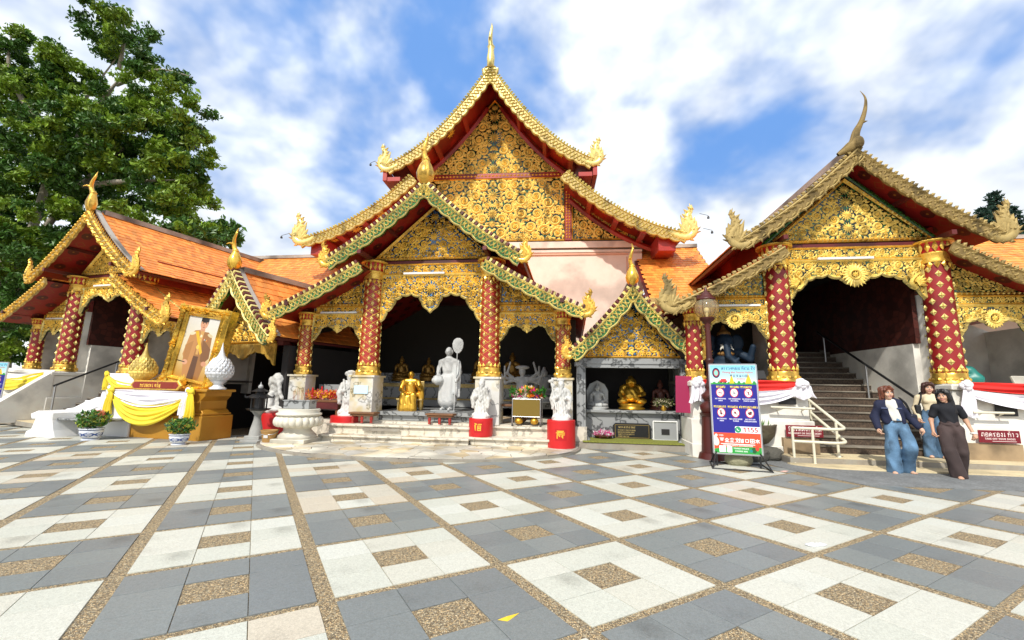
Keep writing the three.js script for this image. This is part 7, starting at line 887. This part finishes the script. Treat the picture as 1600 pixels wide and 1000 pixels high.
// palm, four unequal bent fingers and a thumb; d points from wrist to fingertips, n is the way the palm faces, t the thumb side
function handPrims(W, d, n, c, curl = 0.5) {
  d = unit(d); let t = unit(cross3(d, n)); const nn = unit(cross3(t, d)), P = (u, v, w) => add3(add3(add3(W, d, u), t, v), nn, w), out = [ell(P(0.045, 0, 0), [0.034, 0.044, 0.03], c), cap(P(0, 0, 0), P(0.05, 0, 0), 0.024, 0.03, c)];
  [[0.03, 0.066], [0.011, 0.074], [-0.009, 0.068], [-0.028, 0.054]].forEach(([v, L], i) => { const a = P(0.07, v, 0), k = curl + i * 0.08, b = P(0.075 + L * 0.5 * Math.cos(k), v * 1.08, L * 0.5 * Math.sin(k)), e = P(0.075 + L * 0.5 * (Math.cos(k) + Math.cos(k * 2.2)), v * 1.1, L * 0.5 * (Math.sin(k) + Math.sin(k * 2.2))); out.push(cap(a, b, 0.0095, 0.009, c, { k: 0.008 }), cap(b, e, 0.009, 0.0075, c, { k: 0.006 })); });
  const a = P(0.018, 0.024, 0.004), b = P(0.05, 0.048, 0.018), e = P(0.078, 0.05, 0.03); out.push(cap(a, b, 0.013, 0.011, c, { k: 0.012 }), cap(b, e, 0.011, 0.0085, c, { k: 0.006 })); return out;
}
// head in its own axes (origin at the skull's middle), turned by yaw, pitch and roll
function headGeo(at, yaw, pitch, roll, s, c, smile) {
  const D = [0.03, 0.018, 0.015], lip = [0.42, 0.09, 0.085], W = [0.75, 0.72, 0.68];
  const p = [ell([0, 0.03, -0.012], [0.074, 0.088, 0.09], c), ell([0, -0.035, 0.018], [0.057, 0.078, 0.066], c), ell([0, -0.092, 0.05], [0.026, 0.022, 0.022], c), ell([-0.038, -0.028, 0.056], [0.026, 0.026, 0.02], c), ell([0.038, -0.028, 0.056], [0.026, 0.026, 0.02], c), cap([0, 0.012, 0.082], [0, -0.024, 0.096], 0.007, 0.011, c, { k: 0.012 }), ell([-0.011, -0.028, 0.086], [0.009, 0.007, 0.009], c, { k: 0.006 }), ell([0.011, -0.028, 0.086], [0.009, 0.007, 0.009], c, { k: 0.006 }), ell([-0.076, -0.012, -0.008], [0.012, 0.03, 0.02], c), ell([0.076, -0.012, -0.008], [0.012, 0.03, 0.02], c),
    ell([-0.03, 0.004, 0.073], [0.016, 0.0075, 0.009], W, { k: 0.004 }), ell([0.03, 0.004, 0.073], [0.016, 0.0075, 0.009], W, { k: 0.004 }), ell([-0.03, 0.004, 0.08], [0.0085, 0.0085, 0.004], D, { k: 0.002 }), ell([0.03, 0.004, 0.08], [0.0085, 0.0085, 0.004], D, { k: 0.002 }), cap([-0.047, 0.011, 0.069], [-0.016, 0.013, 0.08], 0.0035, 0.0035, D, { k: 0.003 }), cap([0.047, 0.011, 0.069], [0.016, 0.013, 0.08], 0.0035, 0.0035, D, { k: 0.003 }), cap([-0.05, 0.027, 0.069], [-0.014, 0.03, 0.083], 0.004, 0.005, [0.07, 0.035, 0.025], { k: 0.003 }), cap([0.05, 0.027, 0.069], [0.014, 0.03, 0.083], 0.004, 0.005, [0.07, 0.035, 0.025], { k: 0.003 }),
    cap([-0.026, -0.053, 0.072], [0, -0.06, 0.086], 0.005, 0.006, lip, { k: 0.004 }), cap([0.026, -0.053, 0.072], [0, -0.06, 0.086], 0.005, 0.006, lip, { k: 0.004 }), cap([-0.018, -0.064, 0.075], [0.018, -0.064, 0.075], 0.007, 0.007, lip, { k: 0.004 })];
  if (smile) p.push(cap([-0.017, -0.0575, 0.082], [0.017, -0.0575, 0.082], 0.0042, 0.0042, W, { k: 0.001 }));
  const g = skin(p, 0.0042, 0.018, null, 0.02); return place(g, at, yaw, pitch, roll, s);
}
function place(g, at, yaw, pitch, roll, s = 1) { g.applyMatrix4(new THREE.Matrix4().compose(new THREE.Vector3(...at), new THREE.Quaternion().setFromEuler(new THREE.Euler(pitch, yaw, roll, 'YXZ')), new THREE.Vector3(s, s, s))); return g; }
const folds = (amp, ky, seed) => (x, y, z) => { const a = Math.atan2(x + 0.02 * Math.sin(y * 11 + seed), z); return amp * (Math.sin(a * 4 + y * ky + seed + 1.7 * Math.sin(y * 7 + x * 9)) + 0.7 * Math.sin(y * ky * 2.2 + x * 18 + seed * 2) * Math.sin(x * 15 + seed)); };
function person(label, x, y, z, turn, o) {
  const t = thing('person', label, 'person', null, x, y, z, turn, undefined), c = o.skin, J = o.j;
  const arm = s => { const S = J['sh' + s], E = J['el' + s], H = J['wr' + s]; return [cap(S, E, 0.043, 0.034, c), cap(E, H, 0.034, 0.023, c)]; };
  const body = [cap(J.pelvis, J.chest, 0.12, 0.11, c, { flat: 0.75 }), cap(J.shL, J.shR, 0.05, 0.05, c), cap(J.chest, J.neck, 0.09, 0.05, c, { flat: 0.8 }), cap(J.neck, J.head, 0.044, 0.046, c), ...arm('L'), ...arm('R')];
  for (const s of ['L', 'R']) { const H = J['hip' + s], K = J['kn' + s], A = J['an' + s], f = J['ft' + s]; body.push(cap(H, K, 0.075, 0.05, c), cap(K, A, 0.05, 0.034, c), cap(A, f, 0.034, 0.026, c), ell(add3(f, [0, -0.004, 0.01]), [0.04, 0.022, 0.045], c)); const dx = unit([f[0] - A[0], 0, f[2] - A[2]]), px = [dx[2], 0, -dx[0]]; for (let k = 0; k < 5; k++) { const q = add3(add3(f, px, (k - 2) * 0.016 * (s === 'L' ? 1 : -1)), dx, 0.035); body.push(cap(q, add3(q, dx, 0.03 - 0.004 * Math.abs(k - 1)), 0.0095, 0.008, c, { k: 0.006 })); } }
  const gs = [skin(body, 0.013, 0.03), headGeo(J.head, o.yaw, o.pitch || 0, o.roll || 0, o.hs || 1, c, o.smile)];
  for (const s of ['L', 'R']) { const W = J['wr' + s], d = o['hd' + s] || [W[0] - J['el' + s][0], W[1] - J['el' + s][1], W[2] - J['el' + s][2]]; gs.push(skin(handPrims(W, d, o['hn' + s], c, o['cu' + s] ?? 0.55), 0.004, 0.012, null, 0.02)); }
  mesh('body', gs, mat.skin, t);
  const cl = (name, prims, cell, m, kk, warp) => skinMesh(name, prims, cell, m, t, kk, warp);
  // trousers: hips, two wide legs, belt line
  { const L = o.legs, p = [cap(add3(J.pelvis, [0, 0.06, 0]), add3(J.pelvis, [0, -0.03, 0]), 0.135, 0.15, undefined, { flat: 0.8 })]; for (const s of ['L', 'R']) { const H = J['hip' + s], K = J['kn' + s], A = J['an' + s]; p.push(cap(H, K, L[0], L[1], undefined, { k: 0.02 }), cap(K, add3(A, [0, o.hem || -0.01, 0.01]), L[1], L[2], undefined, { k: 0.02 })); } p.push(cap(add3(J.pelvis, [-0.12, 0.115, 0]), add3(J.pelvis, [0.12, 0.115, 0]), 0.11, 0.11, undefined, { cut: true, k: 0.001 })); p.pop(); cl('trousers', p, 0.012, o.trouserMat, 0.03, folds(0.008, 9, o.seed)); }
  o.dress(t, cl, J);
  mesh('hair', [place(skin(o.hair, 0.007, 0.02, (X, Y, Z) => 0.004 * Math.sin(Math.atan2(X, Z) * 26 + Y * 12), 0.03), J.head, o.yaw, o.pitch || 0, o.roll || 0, o.hs || 1)], M(o.hairC.map(v => v * 1.25), 0.42, 0, { map: strands, bumpMap: bumpFine, bumpScale: 0.003 }), t);
  return t;
}
const denim = (c, s) => M(c, 0.85, 0, { map: rep(noiseTex(256, 256, (u, v, i, j) => { const n = tfbm(u, v, 3, s, 4), w = hash3(i, j >> 2, s), k = 0.72 + 0.75 * (n - 0.3) + 0.14 * (w - 0.5); return [k, k, k]; }), 0.55), bumpMap: bumpFine, bumpScale: 0.002 });
const hairFringe = (long, side) => { // cap of hair round the skull with a parting, open at the face
  const p = [ell([0, 0.042, -0.02], [0.084, 0.094, 0.096])]; for (const s of [-1, 1]) p.push(cap([s * 0.074, 0.05, 0.012], [s * 0.08, -0.07, 0.0], 0.028, 0.022), cap([s * 0.05, 0.07, -0.06], [s * 0.075, long, -0.05], 0.05, 0.04), cap([s * 0.03, 0.108, 0.05], [s * 0.066, 0.06, 0.07], 0.028, 0.02)); p.push(cap([0, 0.05, -0.085], [0, long, -0.08], 0.06, 0.05)); return p;
};
const strands = rep(noiseTex(256, 64, (u, v) => { const k = 0.45 + 1.0 * tnoise(u, v * 0.5, 64, 5) * (0.6 + 0.6 * tnoise(u, v, 16, 9)); return [k, k, k]; }), 0.3, 0.6);
const SK1 = [0.62, 0.37, 0.25], SK2 = [0.56, 0.31, 0.2];
person('smiling barefoot woman in dark denim jacket and wide blue jeans with auburn bob', 7.32, 0.0, -8.42, -0.42, {
  skin: SK1, seed: 1, yaw: 0.25, roll: 0.1, smile: true, hs: 1.04, legs: [0.1, 0.106, 0.118], hem: 0.0, trouserMat: denim([0.13, 0.25, 0.4], 301), hairC: [0.16, 0.045, 0.02], hair: hairFringe(-0.12),
  j: { pelvis: [0, 0.9, 0], chest: [-0.06, 1.2, 0.0], neck: [-0.08, 1.35, 0.01], head: [-0.09, 1.485, 0.035], shL: [-0.225, 1.275, 0], shR: [0.075, 1.295, 0], elL: [-0.31, 1.03, -0.02], elR: [0.21, 1.06, -0.04], wrL: [-0.3, 0.81, 0.1], wrR: [0.33, 0.85, 0.06], hipL: [-0.09, 0.86, 0], hipR: [0.09, 0.86, 0], knL: [-0.11, 0.47, 0.04], knR: [0.14, 0.5, 0.14], anL: [-0.1, 0.06, 0.0], anR: [0.12, 0.1, -0.1], ftL: [-0.13, 0.024, 0.13], ftR: [0.17, 0.03, 0.02] }, hnL: [1, 0, 0.3], hnR: [-1, 0, 0.3],
  dress(t, cl, J) {
    const jm = M([0.009, 0.013, 0.042], 0.85, 0, { bumpMap: bumpFine, bumpScale: 0.004 });
    cl('shirt', [cap([0, 1.0, 0.015], [-0.06, 1.26, 0.015], 0.13, 0.125, undefined, { flat: 0.72 })], 0.012, M([0.68, 0.66, 0.6], 0.85), 0.03, folds(0.005, 16, 3));
    const half = s => [cap([s * 0.085 - 0.02, 0.96, 0.0], [s * 0.1 - 0.06, 1.28, 0.0], 0.095, 0.085), cap([s * 0.06 - 0.04, 0.99, -0.06], [s * 0.07 - 0.06, 1.28, -0.05], 0.1, 0.09)];
    cl('denim_jacket', [...half(-1), ...half(1), cap(J.shL, J.shR, 0.064, 0.064), cap(J.shL, J.elL, 0.07, 0.066), cap(J.elL, V3(J.elL, J.wrL, 0.88), 0.066, 0.052), cap(J.shR, J.elR, 0.07, 0.066), cap(J.elR, V3(J.elR, J.wrR, 0.88), 0.066, 0.052), cap([-0.15, 1.36, 0.0], [0.0, 1.36, 0.0], 0.045, 0.045), cap([-0.02, 0.93, 0.17], [-0.07, 1.4, 0.15], 0.055, 0.045, undefined, { cut: true, k: 0.01 })], 0.011, jm, 0.025, folds(0.006, 14, 5));
    mesh('pocket_flap', [rbx(0.1, 0.025, 0.012, 0.004, -0.17, 1.2, 0.1, -0.3), rbx(0.09, 0.025, 0.012, 0.004, 0.05, 1.2, 0.1, 0.3)], M([0.06, 0.08, 0.16], 0.8), t);
    mesh('belt', [rbx(0.13, 0.022, 0.012, 0.004, -0.01, 0.965, 0.125)], mat.black, t);
    mesh('shoulder_bag', [rbx(0.12, 0.2, 0.1, 0.03, 0.27, 1.0, -0.02, 0.3)], M([0.012, 0.014, 0.03], 0.35), t); mesh('bag_strap', [tube([[0.25, 1.09, 0.0], [0.16, 1.32, 0.06], [0.1, 1.4, -0.02], [0.2, 1.3, -0.1], [0.26, 1.09, -0.05]], 0.012, 24, 6)], mat.black, t);
  },
});
person('laughing woman in cropped black shirt and wide brown trousers with long black hair', 8.06, 0.0, -8.14, -0.5, {
  skin: SK2, seed: 2, yaw: -0.5, roll: 0.08, pitch: 0.05, smile: true, hs: 1.0, legs: [0.105, 0.105, 0.112], hem: -0.02, trouserMat: M([0.075, 0.05, 0.05], 0.85, 0, { sheen: 0.2, map: grime(0.25, 311), bumpMap: bumpFine, bumpScale: 0.002 }), hairC: [0.012, 0.01, 0.011], hair: [...hairFringe(-0.16), cap([0.02, 0.0, -0.09], [0.07, -0.34, -0.1], 0.07, 0.05), cap([0.08, -0.03, -0.05], [0.11, -0.3, -0.03], 0.04, 0.03)],
  j: { pelvis: [0, 0.87, 0], chest: [-0.01, 1.16, 0.0], neck: [-0.02, 1.31, 0.01], head: [-0.05, 1.445, 0.04], shL: [-0.17, 1.235, 0], shR: [0.15, 1.235, 0], elL: [-0.24, 1.0, -0.02], elR: [0.24, 1.0, -0.02], wrL: [-0.25, 0.79, 0.07], wrR: [0.28, 0.78, 0.1], hipL: [-0.09, 0.83, 0], hipR: [0.09, 0.83, 0], knL: [-0.07, 0.46, 0.1], knR: [0.1, 0.45, 0.02], anL: [0.0, 0.07, 0.14], anR: [0.09, 0.1, -0.16], ftL: [-0.02, 0.03, 0.27], ftR: [0.1, 0.03, -0.05] }, hnL: [1, 0, 0.3], hnR: [-1, 0, 0.3], cuL: 0.9, cuR: 0.9,
  dress(t, cl, J) {
    const bm = M([0.008, 0.0085, 0.013], 0.85);
    cl('black_shirt', [cap([0, 0.99, 0.005], [-0.01, 1.2, 0.005], 0.125, 0.14, undefined, { flat: 0.78 }), cap(J.shL, J.shR, 0.058, 0.058), cap(J.shL, V3(J.shL, J.elL, 0.6), 0.06, 0.058), cap(J.shR, V3(J.shR, J.elR, 0.6), 0.06, 0.058), cap([-0.07, 1.3, 0.04], [0.05, 1.3, 0.04], 0.035), cap([-0.015, 1.22, 0.17], [-0.02, 1.4, 0.1], 0.03, 0.055, undefined, { cut: true, k: 0.01 })], 0.011, bm, 0.025, folds(0.005, 15, 8));
    mesh('waistband', [T(lathe([[0.137, 0], [0.142, 0.01], [0.142, 0.035], [0.136, 0.045]], 28), 0, 0.915, 0)].map(g => { g.scale(1, 1, 0.82); return g; }), M([0.06, 0.038, 0.036], 0.8), t);
    mesh('sandal', [rbx(0.085, 0.018, 0.23, 0.008, -0.02, 0.009, 0.23, -0.1), rbx(0.085, 0.018, 0.23, 0.008, 0.1, 0.009, -0.1)], M([0.4, 0.4, 0.28], 0.7), t); mesh('hair_tie', [T(new THREE.TorusGeometry(0.034, 0.018, 8, 18), 0.283, 0.795, 0.09, 1.4, 0, 0.2)], M([0.75, 0.72, 0.68], 0.9), t);
  },
});
person('woman in cream long-sleeved top and jeans with black shoulder bag, behind the other two', 9.0, 0.16, -9.45, -0.55, {
  skin: SK1, seed: 4, yaw: 0.05, roll: -0.05, smile: true, hs: 1.0, legs: [0.1, 0.1, 0.112], hem: 0.0, trouserMat: denim([0.1, 0.19, 0.31], 321), hairC: [0.06, 0.02, 0.014], hair: [...hairFringe(-0.14), cap([-0.045, 0.085, 0.07], [0.045, 0.085, 0.07], 0.024)],
  j: { pelvis: [0, 0.87, 0], chest: [0, 1.17, 0.0], neck: [0, 1.31, 0.01], head: [0, 1.445, 0.035], shL: [-0.175, 1.25, 0], shR: [0.175, 1.25, 0], elL: [-0.25, 1.0, -0.02], elR: [0.24, 1.0, 0.0], wrL: [-0.22, 0.8, 0.1], wrR: [0.22, 0.8, 0.1], hipL: [-0.085, 0.83, 0], hipR: [0.085, 0.83, 0], knL: [-0.09, 0.45, 0.03], knR: [0.09, 0.46, 0.06], anL: [-0.09, 0.06, 0.0], anR: [0.1, 0.07, -0.02], ftL: [-0.1, 0.024, 0.12], ftR: [0.11, 0.024, 0.1] }, hnL: [1, 0, 0.3], hnR: [-1, 0, 0.3],
  dress(t, cl, J) {
    cl('cream_top', [cap([0, 0.95, 0.005], [0, 1.2, 0.005], 0.12, 0.138, undefined, { flat: 0.8 }), ell([-0.06, 1.17, 0.08], [0.065, 0.06, 0.05]), ell([0.06, 1.17, 0.08], [0.065, 0.06, 0.05]), cap(J.shL, J.shR, 0.056, 0.056), cap(J.shL, J.elL, 0.058, 0.052), cap(J.elL, V3(J.elL, J.wrL, 0.95), 0.054, 0.038), cap(J.shR, J.elR, 0.058, 0.052), cap(J.elR, V3(J.elR, J.wrR, 0.95), 0.054, 0.038), cap([0, 1.26, 0.16], [0, 1.42, 0.08], 0.03, 0.07, undefined, { cut: true, k: 0.01 })], 0.011, M([0.66, 0.56, 0.38], 0.8, 0, { sheen: 0.2 }), 0.025, folds(0.004, 16, 11));
    mesh('shoulder_bag', [rbx(0.1, 0.22, 0.18, 0.03, -0.22, 0.98, 0.0, 0.2)], mat.black, t); mesh('bag_strap', [tube([[-0.2, 1.06, 0.06], [-0.15, 1.25, 0.1], [-0.13, 1.35, 0.0], [-0.17, 1.22, -0.1], [-0.22, 1.06, -0.05]], 0.016, 24, 6)], mat.black, t);
  },
});
scene.traverse(o => { if (o.isMesh) { o.castShadow = true; o.receiveShadow = true; } });
camera.far = 900; camera.updateProjectionMatrix();
renderer.render(scene, camera);
